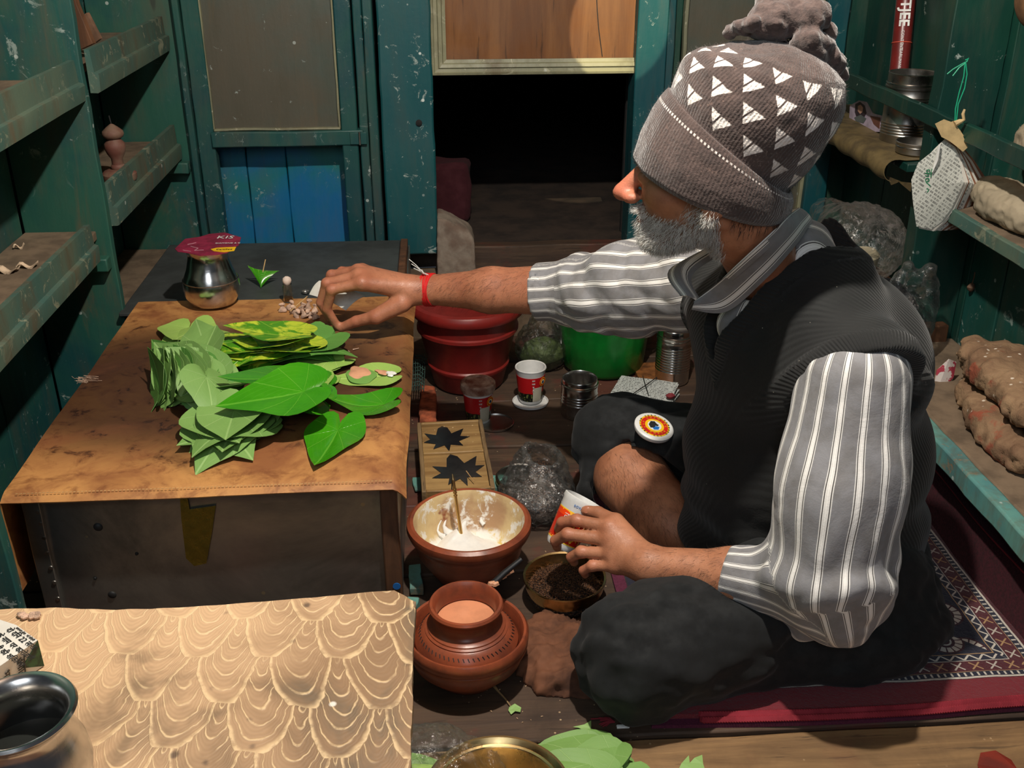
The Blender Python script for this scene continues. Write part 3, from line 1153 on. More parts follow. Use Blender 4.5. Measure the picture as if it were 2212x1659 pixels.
# front heap
GF = 'pale leaves in the front heap'
for i in range(10):
    leaf('pale', i % 4, on(488 + rnd.uniform(-14, 22), 925 + rnd.uniform(-12, 8), .004 + .0028 * i), 178 + rnd.uniform(-62, 50), rnd.uniform(-4, 4), rnd.uniform(-5, 5), 'pale matte betel leaf in the flat heap nearest the front edge', GF, 1.18)
leaf('pale', 2, on(500, 905, .036), 184, 3, 3, 'light betel leaf with clear veins topmost on the front heap', None, 1.05)
# single leaves
sm = leaf_mesh(ML['gloss'], L=.128, Wd=.094, curl=.2, cup=.4, twist=.1, seed=11, lobe=1.05)
leaf('gloss', sm, on(719, 950, .001), 170, 0, 0, 'single bright green heart-shaped betel leaf lying alone near the front right', None, 1)
sm2 = leaf_mesh(ML['gloss'], L=.105, Wd=.088, curl=.4, cup=.5, twist=-.2, seed=12, lobe=.9)
leaf('gloss', sm2, on(790, 876, .003), 86, 0, 0, 'single glossy betel leaf lying with its tip to the left at the right edge', None, .98)

# the leaf being prepared: pink paste, lime, darker half beneath
pl = thing('prepared_leaf', 'pale betel leaf smeared with pink paste and white lime near the cloth edge', 'leaf', tuple(on(795, 815)))
sm3 = leaf_mesh(ML['pale2'], L=.100, Wd=.098, curl=.12, cup=.1, twist=.1, seed=14, lobe=.9)
o = link('leaf_blade', sm3, pl)
o.matrix_basis = Matrix.Translation((.030, 0, .002)) @ Matrix.Rotation(radians(94), 4, 'Z')
def blob(cx, cy, rx, ry, z, th, mat, name, seed, rot=0., amp=.22, label=None):
    g = G()
    n = 36
    pts = []
    for k in range(n):
        a = 2 * pi * k / n
        r = 1 + amp * sin(3 * a + seed) + amp * .6 * sin(5 * a + seed * 2)
        x, y = rx * r * cos(a), ry * r * sin(a)
        pts.append((cx + x * cos(rot) - y * sin(rot), cy + x * sin(rot) + y * cos(rot)))
    V = [(x, y, z) for x, y in pts] + [(cx + (x - cx) * .8, cy + (y - cy) * .8, z + th) for x, y in pts] + [(cx, cy, z + th * 1.1)]
    Fc = [tuple(range(n))[::-1]] + [(i, (i + 1) % n, n + (i + 1) % n, n + i) for i in range(n)] + [(n + i, n + (i + 1) % n, 2 * n) for i in range(n)]
    return mk(name, g.add(V, Fc), mat, pl, label=label)


pink = m_plain('pink_paste', srgb(226, 168, 132), .4, var=.12)
lime = m_plain('lime_paste', srgb(240, 240, 236), .35, var=.04, scale=50, bump=.5, bd=.002)
blob(-.012, -.002, .026, .034, .0045, .0012, ML['matte'], 'damp_stain', 1.2, .3, .06)
blob(-.016, .010, .019, .026, .0056, .0014, pink, 'pink_smear', 2.2, .2, .12)
blob(.026, .006, .008, .014, .0062, .0014, pink, 'pink_smear', 3.2, .9)
blob(.041, -.004, .008, .010, .007, .0024, lime, 'lime_dab', 1.1, .2)

# folded leaf pinned with a stick
fd = thing('folded_betel_leaf', 'betel leaf folded into a green cone and pinned with a wooden pick on the slate', 'leaf', tuple(F(572, 612, TZ + .002)))
P = np.zeros((14, 9, 3))
for i in range(14):
    t = i / 13
    for j in range(9):
        s_ = j / 8
        a = radians(-150 + 120 * s_)
        P[i, j] = (-.036 + .066 * s_ + .006 * sin(t * 5), .014 * (1 - t) * sin(pi * s_) + .012 * t, .030 - .030 * t * (.4 + .6 * sin(pi * s_)) + .008 * (1 - s_))
P1 = P.copy()
tri = np.array([[-.034, .006, .040], [.032, .0, .028], [-.004, -.026, .001]])
for i in range(14):
    for j in range(9):
        t, s_ = i / 13, j / 8
        a = tri[0] * (1 - s_) + tri[1] * s_
        p = a * (1 - t) + tri[2] * t
        P1[i, j] = p + np.array([0, -.007 * sin(pi * s_) * (1 - t * .3), .003 * sin(pi * t) - .004 * sin(pi * s_) * (1 - t)])
mk('folded_blade', G().sheet(P1, .0012, None), ML['gloss'], fd)
P2 = P1.copy()
P2[:, :, 1] = -P1[:, :, 1] * .2 + .012
P2[:, :, 2] *= .86
mk('folded_blade', G().sheet(P2, .0012, None), ML['matte'], fd)
mk('wooden_pick', G().tube([(-.004, -.010, .014), (.001, -.004, .034), (.007, .0, .055)], [.0011, .0012, .0011], 8), m_plain('pick_wood', srgb(214, 178, 122), .6), fd)


# spouted steel pot (lota) with cardboard lid
def lota_prof(s_=1., open_=True):
    pr = [(0, 0), (.030, 0), (.046, .006), (.0555, .022), (.058, .040), (.056, .056), (.050, .070), (.0455, .082), (.0415, .098), (.040, .108), (.0425, .117), (.0475, .124), (.0485, .127), (.0475, .129), (.0445, .126), (.0395, .116), (.038, .108), (.0395, .098), (.0435, .082), (.048, .069), (.054, .055), (.056, .040), (.0535, .022), (.044, .008), (.028, .003), (0, .003)]
    return [(r * s_, z * s_) for r, z in pr]


lp = F(461, 664, TZ)
lt = thing('steel_pot', 'shiny steel water pot under a magenta card on the back left of the table', 'pot', (lp[0], lp[1] + .01, TZ + .0045))
mk('pot_body', G().lathe(lota_prof(1.0), 64), M['steel'], lt)
mk('rim_band', G().lathe([(.0562, .0545), (.0572, .0555), (.0574, .0562), (.0562, .0572)], 64), M['steel_dark'], lt)
cz = TZ + .0045 + .1295
cd = thing('cardboard_lid', 'torn magenta carton flap with white print resting on the steel pot', 'card', (lp[0], lp[1] + .01, cz))
cp = [(378, 540), (400, 520), (432, 513), (452, 507), (486, 506), (521, 515), (516, 530), (492, 549), (470, 553), (432, 553), (408, 549), (384, 547)]
cw = [F(x, y, cz) for x, y in cp]
g = G()
n = len(cw)
zf = lambda p: cz + .004 * nz(np.array([p]), 3, 9)[0] + .002
V = [(p[0], p[1], cz + .0026 + .0015 * sin(i * 1.9)) for i, p in enumerate(cw)]
V += [(v[0], v[1], v[2] - .0012) for v in V]
cen = np.mean(cw, 0)
V += [(cen[0], cen[1], cz + .0036), (cen[0], cen[1], cz + .0022)]
Fc = [(i, (i + 1) % n, 2 * n) for i in range(n)] + [(n + (i + 1) % n, n + i, 2 * n + 1) for i in range(n)] + [(i, n + i, n + (i + 1) % n, (i + 1) % n) for i in range(n)]
card = m_plain('magenta_card', srgb(142, 34, 66), .5, var=.2, scale=40, bump=.4, bd=.001)
mk('card', g.add(V, Fc), card, cd, True)


def ftext(body, px, py, z, size, mat, par, ang=0., **kw):
    p = F(px, py, z)
    return text(body, size, Matrix.Translation(p) @ Matrix.Rotation(radians(ang), 4, 'Z'), mat, par, True, **kw)


ftext('KIS', 487, 512.5, cz + .0048, .026, M['white_ink'], cd, -4)
ftext('DIAMOND & C', 492, 525, cz + .0046, .0075, M['white_ink'], cd, -2)
yl = [F(x, y, cz + .0046) for x, y in [(455, 538), (468, 535), (510, 533), (506, 541), (484, 544), (462, 542)]]
g = G().add([tuple(p) for p in yl] + [(p[0], p[1], p[2] - .001) for p in yl], [tuple(range(6))[::-1], tuple(range(6, 12))] + [(i, (i + 1) % 6, 6 + (i + 1) % 6, 6 + i) for i in range(6)])
mk('yellow_flash', g, M['yellow_ink'], cd, True)
ftext('Certified', 484, 538.5, cz + .0052, .009, M['ink'], cd, -2)
g = G()
for a, b in [((412, 532), (428, 536)), ((428, 536), (420, 541)), ((420, 541), (440, 540)), ((405, 528), (424, 524)), ((395, 540), (412, 543))]:
    g.tube([F(*a, cz + .004), F(*b, cz + .004)], .0005, 4)
o = mk('card_scuffs', g, m_plain('card_core', srgb(210, 160, 170), .7), cd, True)
o['kind'] = 'stuff'

# small vial, picks and twists of paper/clove bits
vl = thing('glass_vial', 'tiny brown-tinted glass vial standing at the edge of the slate', 'vial', tuple(F(624, 652, TZ + .004)))
mg = Mt('vial_glass')
M['glass'] = mg.done((.92, .9, .84), .04, 0, Transmission_Weight=1., IOR=1.45)
mk('vial_body', G().lathe([(0, 0), (.008, 0), (.0105, .002), (.0105, .034), (.009, .037), (.0095, .04), (.008, .04), (.0078, .036), (.0093, .033), (.0093, .003), (0, .002)], 24), M['glass'], vl)
mk('brown_liquid', G().lathe([(0, .0022), (.009, .0032), (.009, .010), (0, .010)], 20), m_plain('attar', srgb(96, 60, 24), .2), vl)
mk('cotton_stopper', G().lathe([(0, .038), (.004, .038), (.007, .042), (.0085, .047), (.007, .053), (.003, .056), (0, .055)], 14, wob=.12), m_plain('cotton', srgb(225, 205, 190), .9, bump=.8, bd=.003), vl)
tp = m_plain('twist_paper', srgb(214, 180, 156), .85, var=.25, scale=90, bump=.9, bd=.003)
for i, (px, py) in enumerate([(612, 673), (624, 668), (640, 684), (647, 676), (660, 686), (673, 684), (681, 676), (662, 668), (684, 690), (634, 676)]):
    p = F(px, py, TZ + .0045)
    g = G()
    s_ = rnd.uniform(.8, 1.2)
    g.lathe([(0, 0), (.008 * s_, .001), (.0085 * s_, .004), (.004, .010), (.0024, .014 * s_), (.006, .019 * s_), (.005, .021 * s_), (0, .018 * s_)], 11, wob=.22)
    o = mk('paper_twist', g, tp)
    o.location = p
    o.rotation_euler = (rnd.uniform(-.6, .6), rnd.uniform(-.5, .5), rnd.uniform(0, 6))
    tag(o, 'tiny pinkish twist of paper in the row by the fingertips', 'twist', 'paper twists on the leather cloth')
tag(mk('wooden_pick', G().tube([F(627, 672, TZ + .014), F(664, 640, TZ + .035)], [.0013, .0009], 8), m_plain('pick_wood2', srgb(206, 168, 110), .6)), 'slim wooden pick leaning over the row of paper twists', 'pick')
vc = F(660, 632, TZ + .0045)
tag(mk('bottle_stopper', G().lathe([(0, 0), (.008, 0), (.009, .004), (.0075, .004), (.007, .001), (0, .001)], 20, c=tuple(vc)), M['steel']), 'small shiny stopper lying between the vial and the hand', 'stopper')
for i, (a, b) in enumerate([((762, 755), (775, 752)), ((752, 758), (756, 760)), ((610, 700), (617, 703)), ((470, 782), (478, 778))]):
    o = mk('crumb', G().tube([F(*a, TZ + .006), F(*b, TZ + .006)], [.0011, .0006], 6), tp)
    tag(o, 'pale fibre crumb lying on the stained leather cloth', 'crumb', 'fibre crumbs on the leather cloth')
# tuft of fibres at the left edge of the cloth
g = G()
for k in range(16):
    a = F(185 + rnd.uniform(-14, 26), 822 + rnd.uniform(-6, 6), TZ + .006)
    g.tube([a, a + np.array([rnd.uniform(-.02, .02), rnd.uniform(-.01, .01), .003]), a + np.array([rnd.uniform(-.03, .03), rnd.uniform(-.01, .01), .001])], .0004, 4)
tag(mk('fibre_tuft', g, tp), 'dry fibre wisps caught on the left edge of the leather cloth', 'fibres', None, 'stuff')

# ---------------------------------------------------------------- the patterned board near the viewer and what lies on it
BZ = .36
bm_ = Mt('combed_board')
P_ = bm_.co()
x_, y_, z_ = bm_.xyz(P_)
wn = bm_.noise(9, 4, .6, 0)
wn2 = bm_.noise(80, 4, .6, 0)
# rows of scallops: arcs sweeping down like fish scales, far edge up
TWX, TWY, TRY = .074, .062, .132
xs = bm_.m_('DIVIDE', bm_.m_('ADD', x_, bm_.mr(wn, .2, .8, -.010, .010, False)), TWX)
ys_ = bm_.m_('DIVIDE', bm_.m_('ADD', bm_.m_('ADD', y_, bm_.m_('MULTIPLY', x_, .12)), bm_.mr(wn, .2, .8, .008, -.008, False)), TWY)
row = bm_.m_('FLOOR', ys_)
fy = bm_.m_('FRACT', ys_)


def scallop(rowoff):
    r = bm_.m_('ADD', row, rowoff)
    xo = bm_.m_('MULTIPLY', bm_.m_('MODULO', bm_.m_('ABSOLUTE', r), 2), .5)
    fx = bm_.m_('SUBTRACT', bm_.m_('FRACT', bm_.m_('ADD', bm_.m_('ADD', xs, 40), xo)), .5)
    yy = bm_.m_('SUBTRACT', fy, rowoff + 1.0)       # distance below the row top
    dx = bm_.m_('MULTIPLY', fx, 2.0)
    dy = bm_.m_('MULTIPLY', yy, TWY / TRY)
    return bm_.m_('SQRT', bm_.m_('ADD', bm_.m_('MULTIPLY', dx, dx), bm_.m_('MULTIPLY', dy, dy)))


dA = scallop(0)
dB = scallop(1)
inB = bm_.mr(dB, 1.0, .985)
d = bm_.m_('ADD', bm_.m_('MULTIPLY', dB, inB), bm_.m_('MULTIPLY', dA, bm_.m_('SUBTRACT', 1, inB)))
d = bm_.m_('ADD', d, bm_.m_('MULTIPLY', bm_.noise(24, 4, .7), .05))
band = bm_.m_('FRACT', bm_.m_('DIVIDE', d, .155))
ridge = bm_.mr(bm_.m_('ABSOLUTE', bm_.m_('SUBTRACT', band, .5)), .12, .02)
fine = bm_.m_('FRACT', bm_.m_('DIVIDE', d, .045))
fine = bm_.m_('ABSOLUTE', bm_.m_('SUBTRACT', fine, .5))
brk = bm_.mr(bm_.noise(110, 3, .6), .30, .56, .35, 1)
edge = bm_.m_('MULTIPLY', bm_.m_('MAXIMUM', bm_.m_('MULTIPLY', inB, bm_.mr(dB, .90, .97)), bm_.m_('MULTIPLY', ridge, bm_.mr(bm_.noise(14, 3, .6), .34, .52))), brk)
big = bm_.noise(5, 5, .6, .5, bm_.vec(off=(.4, .2, 0)))
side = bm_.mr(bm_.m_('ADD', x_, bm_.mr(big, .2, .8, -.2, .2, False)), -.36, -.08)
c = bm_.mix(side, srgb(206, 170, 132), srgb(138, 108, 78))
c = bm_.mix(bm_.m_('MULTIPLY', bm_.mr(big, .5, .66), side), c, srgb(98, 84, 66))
c = bm_.mix(bm_.m_('MULTIPLY', fine, .35), c, srgb(120, 90, 62))
c = bm_.mix(bm_.m_('MULTIPLY', edge, .62), c, srgb(236, 206, 160))
blt = bm_.m_('MULTIPLY', bm_.mr(bm_.m_('ADD', bm_.voro(34), bm_.m_('MULTIPLY', bm_.noise(60, 4), .3)), .36, .22), bm_.mr(bm_.noise(6, 2, .5, 0, bm_.vec(off=(1, 7, 0))), .5, .6))
c = bm_.mix(bm_.m_('MULTIPLY', blt, .75), c, srgb(60, 46, 40))
wf = bm_.m_('MULTIPLY', bm_.mr(bm_.voro(17, bm_.vec(off=(2, 1, 0))), .085, .05), side)
c = bm_.mix(bm_.m_('MULTIPLY', wf, .8), c, (.8, .76, .7))
h = bm_.m_('ADD', bm_.m_('MULTIPLY', edge, .8), bm_.m_('ADD', bm_.m_('MULTIPLY', fine, .3), bm_.m_('MULTIPLY', wn2, .3)))
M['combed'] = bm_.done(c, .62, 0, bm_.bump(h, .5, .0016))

q = [F(x, y, BZ) for x, y in [(-260, 1319), (0, 1317), (120, 1313), (250, 1318), (380, 1312), (560, 1300), (700, 1288), (800, 1279), (852, 1275), (880, 1290), (899, 1300), (897, 1330), (892, 1420), (889, 1500), (887, 1600), (884, 1720), (880, 1900), (-500, 1900), (-420, 1500)]]
n = len(q)
pts = []
for i in range(n):
    a, b = q[i], q[(i + 1) % n]
    m_ = max(1, int(np.linalg.norm(b - a) / .006))
    for k in range(m_):
        p = a + (b - a) * k / m_
        w = nz(np.array([[p[0] * 1., p[1] * 1., 0]]), 22, 4)[0] * .0011 + nz(np.array([[p[0], p[1], 0]]), 6, 3)[0] * .0012
        pts.append((p[0] + w, p[1] + w))
bdm = bmesh.new()
vs = [bdm.verts.new((x, y, BZ)) for x, y in pts]
f_ = bdm.faces.new(vs)
r_ = bmesh.ops.extrude_face_region(bdm, geom=[f_])
for v in r_['geom']:
    if isinstance(v, bmesh.types.BMVert):
        v.co.z -= .014
bmesh.ops.recalc_face_normals(bdm, faces=bdm.faces)
me = bpy.data.meshes.new('counter_board')
bdm.to_mesh(me)
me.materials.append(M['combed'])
cb = thing('counter_board', 'pale fibre board with a combed fish-scale pattern, nearest the viewer at the lower left', 'board', (-.3, .7, BZ))
link('board_sheet', me, cb, True)
mk('board_support', G().board(-.62, -.11, .42, .80, 0, BZ - .016, .001, .1), M['wood_brown'], cb, True, bevel=.004)

# folded newspaper packet
np_ = Mt('newsprint')
x_, y_, z_ = np_.xyz(np_.co('UV'))
ln = np_.m_('FRACT', np_.m_('MULTIPLY', y_, 26))
wd = np_.noise(1, 3, .8, 0, np_.comb(np_.m_('MULTIPLY', x_, 90), np_.m_('MULTIPLY', np_.m_('FLOOR', np_.m_('MULTIPLY', y_, 26)), 7.3)))
ink = np_.m_('MULTIPLY', np_.mr(np_.m_('ABSOLUTE', np_.m_('SUBTRACT', ln, .5)), .30, .22), np_.mr(wd, .46, .54))
colm = np_.mr(np_.m_('ABSOLUTE', np_.m_('SUBTRACT', np_.m_('FRACT', np_.m_('MULTIPLY', x_, 3)), .5)), .47, .45)
c = np_.mix(np_.m_('MULTIPLY', np_.m_('MULTIPLY', ink, colm), .62), srgb(212, 210, 200), srgb(60, 62, 62))
M['news'] = np_.done(c, .75, 0, np_.bump(np_.noise(12, 3), .3, .002))
M['paper'] = m_plain('plain_newspaper', srgb(216, 212, 202), .75, var=.06, bump=.3, bd=.002)
M['photo'] = m_plain('printed_photo', srgb(30, 84, 44), .6, var=.6, scale=120, c2=srgb(18, 30, 22))

pk = thing('newspaper_packet', 'folded newspaper packet with green corner print lying on the combed board at left', 'packet', tuple(F(20, 1430, BZ)))
zt = BZ + .038
top = [F(x, y, zt) for x, y in [(-120, 1385), (-20, 1332), (35, 1350), (81, 1383), (23, 1423), (-90, 1500)]]
bot = [F(x, y, BZ + .001) for x, y in [(-110, 1440), (-20, 1380), (40, 1400), (95, 1438), (28, 1482), (-80, 1560)]]
g = G()
n = 6
uvq = [((p[0] + .5) * 8, (p[1] - .7) * 8) for p in top]
g.add([tuple(p) for p in top], [tuple(range(n))[::-1]], uvq)
mk('packet_top', g, M['paper'], pk, True, smooth=False)
g = G()
g.add([tuple(p) for p in top] + [tuple(p) for p in bot], [(i, (i + 1) % n, n + (i + 1) % n, n + i) for i in range(n)] + [tuple(range(n, 2 * n))])
mk('packet_sides', g, M['paper'], pk, True, smooth=False)
g = G()
a, b, c_ = top[3], bot[3], (top[3] * .32 + top[4] * .68) * .42 + (bot[3] * .35 + bot[4] * .65) * .58
nrm = np.cross(top[4] - top[3], bot[3] - top[3])
nrm /= np.linalg.norm(nrm)
if nrm[1] > 0:
    nrm = -nrm
tri = [a + nrm * .0006, b + nrm * .0006, c_ + nrm * .0006]
g.add([tuple(p) for p in tri] + [tuple(p - nrm * .0005) for p in tri], [(0, 1, 2), (5, 4, 3), (0, 3, 4, 1), (1, 4, 5, 2), (2, 5, 3, 0)])
mk('green_print', g, M['photo'], pk, True, smooth=False, label='triangle of green photograph on the packet side')
sd = top[3] - top[4]
def quad_at(u, v, A, B):
    return (top[A] * (1 - u) + top[B] * u) * (1 - v) + (bot[A] * (1 - u) + bot[B] * u) * v


text('उफान', .013, frame(quad_at(.30, .5, 4, 3) + nrm * .0012, (bot[4] - top[4]), None, nrm), M['ink'], pk, bold=.0002)
n2_ = np.cross(bot[5] - top[5], top[4] - top[5])
n2_ = n2_ / np.linalg.norm(n2_)
if n2_[1] > 0:
    n2_ = -n2_
text('भारत', .011, frame(quad_at(.88, .55, 5, 4) + n2_ * .0012, (bot[4] - top[4]), None, n2_), M['ink'], pk)
ux = Vector(top[3] - top[2]).normalized()
for k, (s_, off, sz) in enumerate([('दो दिन 22 लाख', .010, .0085), ('के नाम पर कारोबारी', .022, .0085), ('ठगी की शिकायत', .034, .0085), ('समाचार सेवा . नई दिल्ली', .003, .0035)]):
    p = Vector(top[2]) * .5 + Vector(top[3]) * .5
    vy = Vector((0, 0, 1)).cross(ux)
    cdir = (Vector(top[5]) - Vector(top[2])).normalized()
    p = p + cdir * off + Vector((0, 0, .0007))
    text(s_, sz, frame(p, ux, None, (0, 0, 1)), M['ink'], pk)
# crumbs beside the packet
g = G()
for k in range(14):
    p = F(65 + rnd.uniform(-22, 18), 1334 + rnd.uniform(-7, 7), BZ + .001)
    g.lathe([(0, 0), (.0028, .001), (.003, .003), (.001, .0045), (0, .004)], 7, c=tuple(p), wob=.3)
tag(mk('nut_shavings', g, tp), 'little pile of pinkish nut shavings at the far left of the combed board', 'shavings', None, 'stuff')

# near steel pot, cut by the picture's corner
l2 = thing('steel_pot', 'wide-mouthed steel pot with rolled rim standing on the combed board, lower left corner', 'pot', (-.352, .66, BZ))
pr = [(0, 0), (.026, 0), (.040, .006), (.0485, .022), (.051, .040), (.049, .056), (.044, .068), (.0405, .076), (.039, .083), (.0405, .089), (.0445, .0935), (.0475, .0955), (.049, .0985), (.0475, .101), (.0445, .1005), (.041, .097), (.0375, .09), (.0365, .083), (.038, .076), (.0415, .067), (.0465, .055), (.0485, .040), (.046, .023), (.038, .009), (.024, .004), (0, .004)]
mk('pot_body', G().lathe([(r * .96, z) for r, z in pr], 72), M['steel'], l2)
mk('water', G().lathe([(0, .05), (.046, .05), (.046, .049), (0, .049)], 40), m_plain('still_water', (.02, .022, .02), .04), l2)

# ---------------------------------------------------------------- things on the floor
def lathe_thing(name, label, cat, loc, parts, group=None, tilt=None):
    t = thing(name, label, cat, loc, group=group, rot=tilt)
    for nm, prof, mat, n in parts:
        mk(nm, G().lathe(prof, n), mat, t)
    return t


# red lidded bucket
p = F(1012, 815, 0)
rb = lathe_thing('lidded_bucket', 'dark red plastic bucket with a wide lid standing before the back step', 'bucket', (p[0], 2.23, .001), [
    ('bucket_body', [(0, .0), (.078, .0), (.082, .004), (.092, .045), (.096, .05), (.0965, .056), (.093, .06), (.094, .064), (.112, .135), (.118, .14), (.118, .147), (.114, .150), (.120, .185), (.112, .185), (.088, .05), (.076, .008), (0, .006)], M['red_pl'], 64),
    ('lid', [(.108, .186), (.131, .184), (.134, .190), (.133, .200), (.128, .207), (.118, .209), (.112, .204), (.104, .202), (0, .204), (0, .200), (.104, .198), (.108, .186)], M['red_pl'], 64)])
# green fluted bucket
gb = thing('fluted_bucket', 'green plastic bucket with faint vertical flutes standing under the outstretched arm', 'bucket', (.385, 2.30, .001))
n = 96
prof = [(0, 0), (.088, 0), (.098, .010), (.108, .10), (.117, .19), (.125, .20), (.124, .208), (.114, .208), (.104, .10), (.092, .012), (0, .008)]
V = []
for r, z in prof:
    for i in range(n):
        a = 2 * pi * i / n
        rr = r * (1 + (.014 * abs(cos(a * 7)) ** 6 * -1 if .01 <= z <= .19 else 0))
        V.append((rr * cos(a), rr * sin(a), z))
Fc = [(k * n + i, k * n + (i + 1) % n, (k + 1) * n + (i + 1) % n, (k + 1) * n + i) for k in range(len(prof) - 1) for i in range(n)]
mk('bucket_body', G().add(V, Fc), M['green_pl'], gb)
mk('rim_ring', G().lathe([(.124, .186), (.129, .187), (.129, .193), (.124, .194)], 64), M['green_pl'], gb)


def bag_mesh(fn, lo, hi, h, seed=0, amp=.006, f=18):
    V, Q = surface(fn, lo, hi, h)
    N = vnormals(V, Q)
    r = 1 - np.abs(nz(V, f, seed))
    V = V + N * (amp * (r * 2 - 1) * 1.3 + amp * .5 * (1 - 2 * np.abs(nz(V, f * 2.4, seed + 3))))[:, None]
    return V, Q


def bag(name, label, fn, lo, hi, mat, h=.006, seed=0, amp=.006, f=10, cat='bag'):
    V, Q = bag_mesh(fn, lo, hi, h, seed, amp, f)
    t = tag(link(name, np_mesh(V, Q, name, mat)), label, cat)
    return t


# clear bag knotted beside the red bucket
p = F(1168, 780, 0)
def f1(P):
    d = ell(P, (p[0], 2.30, .055), (.062, .05, .06))
    d = smin(d, cap(P, (p[0] + .0, 2.30, .10), (p[0] - .008, 2.30, .165), .03, .006), .03)
    return smin(d, cap(P, (p[0] - .008, 2.30, .165), (p[0] - .01, 2.30, .2), .006, .03), .01)
bag('clear_bag', 'clear plastic bag twisted shut between the red and green buckets', f1, (p[0] - .09, 2.22, -.004), (p[0] + .09, 2.38, .24), M['film'], .004, 1, .004, 18)
tag(mk('greens_bundle', G().lathe([(0, .004), (.04, .006), (.052, .03), (.04, .06), (.015, .075), (0, .07)], 20, c=(p[0], 2.30, 0), wob=.1), m_plain('wilted_green', srgb(92, 110, 62), .7, var=.3)), 'dull green contents lying in the clear bag between the buckets', 'greens')

# tobacco tubs
print_mat = Mt('tub_print')
x_, y_, z_ = print_mat.xyz(print_mat.co())
ang = print_mat.m_('ARCTAN2', y_, x_)
beans = print_mat.mr(print_mat.voro(190), .5, .2)
low = print_mat.mr(print_mat.m_('ADD', z_, print_mat.m_('MULTIPLY', print_mat.noise(40, 2), .01)), .034, .032)
c = print_mat.mix(low, srgb(176, 22, 26), print_mat.mix(beans, srgb(20, 22, 16), srgb(110, 116, 60)))
pan = print_mat.m_('MULTIPLY', print_mat.mr(print_mat.m_('ABSOLUTE', print_mat.m_('SUBTRACT', ang, -1.05)), .42, .41), print_mat.mr(z_, .044, .043))
lines = print_mat.mr(print_mat.m_('ABSOLUTE', print_mat.m_('SUBTRACT', print_mat.m_('FRACT', print_mat.m_('MULTIPLY', z_, 420)), .5)), .3, .2)
c = print_mat.mix(pan, c, print_mat.mix(print_mat.m_('MULTIPLY', lines, .35), srgb(196, 190, 170), srgb(90, 86, 80)))
M['tub'] = print_mat.done(c, .35)


def roundel(par, loc, M_, r, cols=None):
    """printed round badge: yellow ring, red ring, dark animal head on blue"""
    for k, (rr, m) in enumerate([(1, 'yellow_ink'), (.88, 'red_ink'), (.62, 'yellow_ink'), (.45, 'white_ink')]):
        mk('badge_ring', G().lathe([(0, .0002 * k), (r * rr, .0002 * k), (r * rr, .0002 * k + .0003), (0, .0002 * k + .0003)], 32, M=M_), M[m], par)
    hd = [(-.30, .30), (-.05, .38), (.12, .20), (.26, .16), (.20, .02), (.05, .0), (.02, -.20), (-.22, -.32), (-.38, -.05)]
    mk('badge_head', G().prism([(x * r, y * r) for x, y in hd], .0008, .0013, M_), M['ink'], par)
    mk('badge_patch', G().prism([(x * r, y * r) for x, y in [(0, -.05), (.32, 0), (.30, -.28), (.02, -.4), (-.1, -.25)]], .0008, .0012, M_), M['blue_ink'], par)


def tub(loc, label, lid=False, rz=0, tilt=None, group=None):
    t = thing('tobacco_tub', label, 'tub', loc, rot=tilt or (0, 0, rz))
    mk('tub_body', G().lathe([(0, 0), (.024, 0), (.025, .002), (.026, .006), (.0335, .078), (.0345, .080), (.0355, .083), (.0345, .085), (.032, .084), (.0315, .078), (.0245, .006), (0, .004)], 48), M['white_pl'], t)
    slv = mk('printed_sleeve', G().lathe([(.0268, .008), (.0329, .068), (.0324, .068), (.0264, .008)], 48), M['tub'], t)
    a = -1.05 + .35
    c_ = Vector((.0326 * cos(a), .0326 * sin(a), .056))
    Mx = frame(c_, (-sin(a), cos(a), 0), None, (cos(a), sin(a), -.1))
    roundel(slv, None, Mx, .0105)
    for k in range(4):
        a2 = a - .75
        text('वनस्पति'[k:k + 2], .006, frame(((.033 - .0006 * k) * cos(a2), (.033 - .0006 * k) * sin(a2), .062 - .008 * k), (-sin(a2), cos(a2), 0), None, (cos(a2), sin(a2), -.1)), M['white_ink'], slv, False)
    if lid:
        mk('snap_lid', G().lathe([(.033, .074), (.037, .075), (.0385, .080), (.038, .092), (.035, .095), (.028, .095), (.027, .0925), (0, .0925), (0, .089), (.033, .09)], 48), m_plain('stained_lid', srgb(112, 62, 44), .55, var=.3, c2=srgb(190, 160, 140)), t)
    return t


p = F(1145, 868, 0)
t0 = tub((p[0], 2.10, .0085), 'open white tobacco tub with red printed sleeve standing in an upturned lid')
tag(mk('snap_cover', G().lathe([(0, 0), (.036, 0), (.040, .002), (.041, .007), (.0395, .0072), (.038, .004), (0, .0035)], 48, c=(p[0], 2.10, .001)), M['white_pl']), 'upturned white plastic lid under the open tobacco tub', 'lid')
p = F(1040, 895, 0)
t1 = tub((p[0] - .008, 2.02, .003), 'printed tobacco tub with brown stained lid behind the wooden box', True)
tag(mk('snap_cover', G().lathe([(0, 0), (.036, 0), (.040, .002), (.041, .007), (.0395, .0072), (.038, .004), (0, .0035)], 48, c=(p[0] + .028, 2.0, .001)), M['steel_dark']), 'dark metal lid on the floor right of the tub behind the wooden box', 'lid')


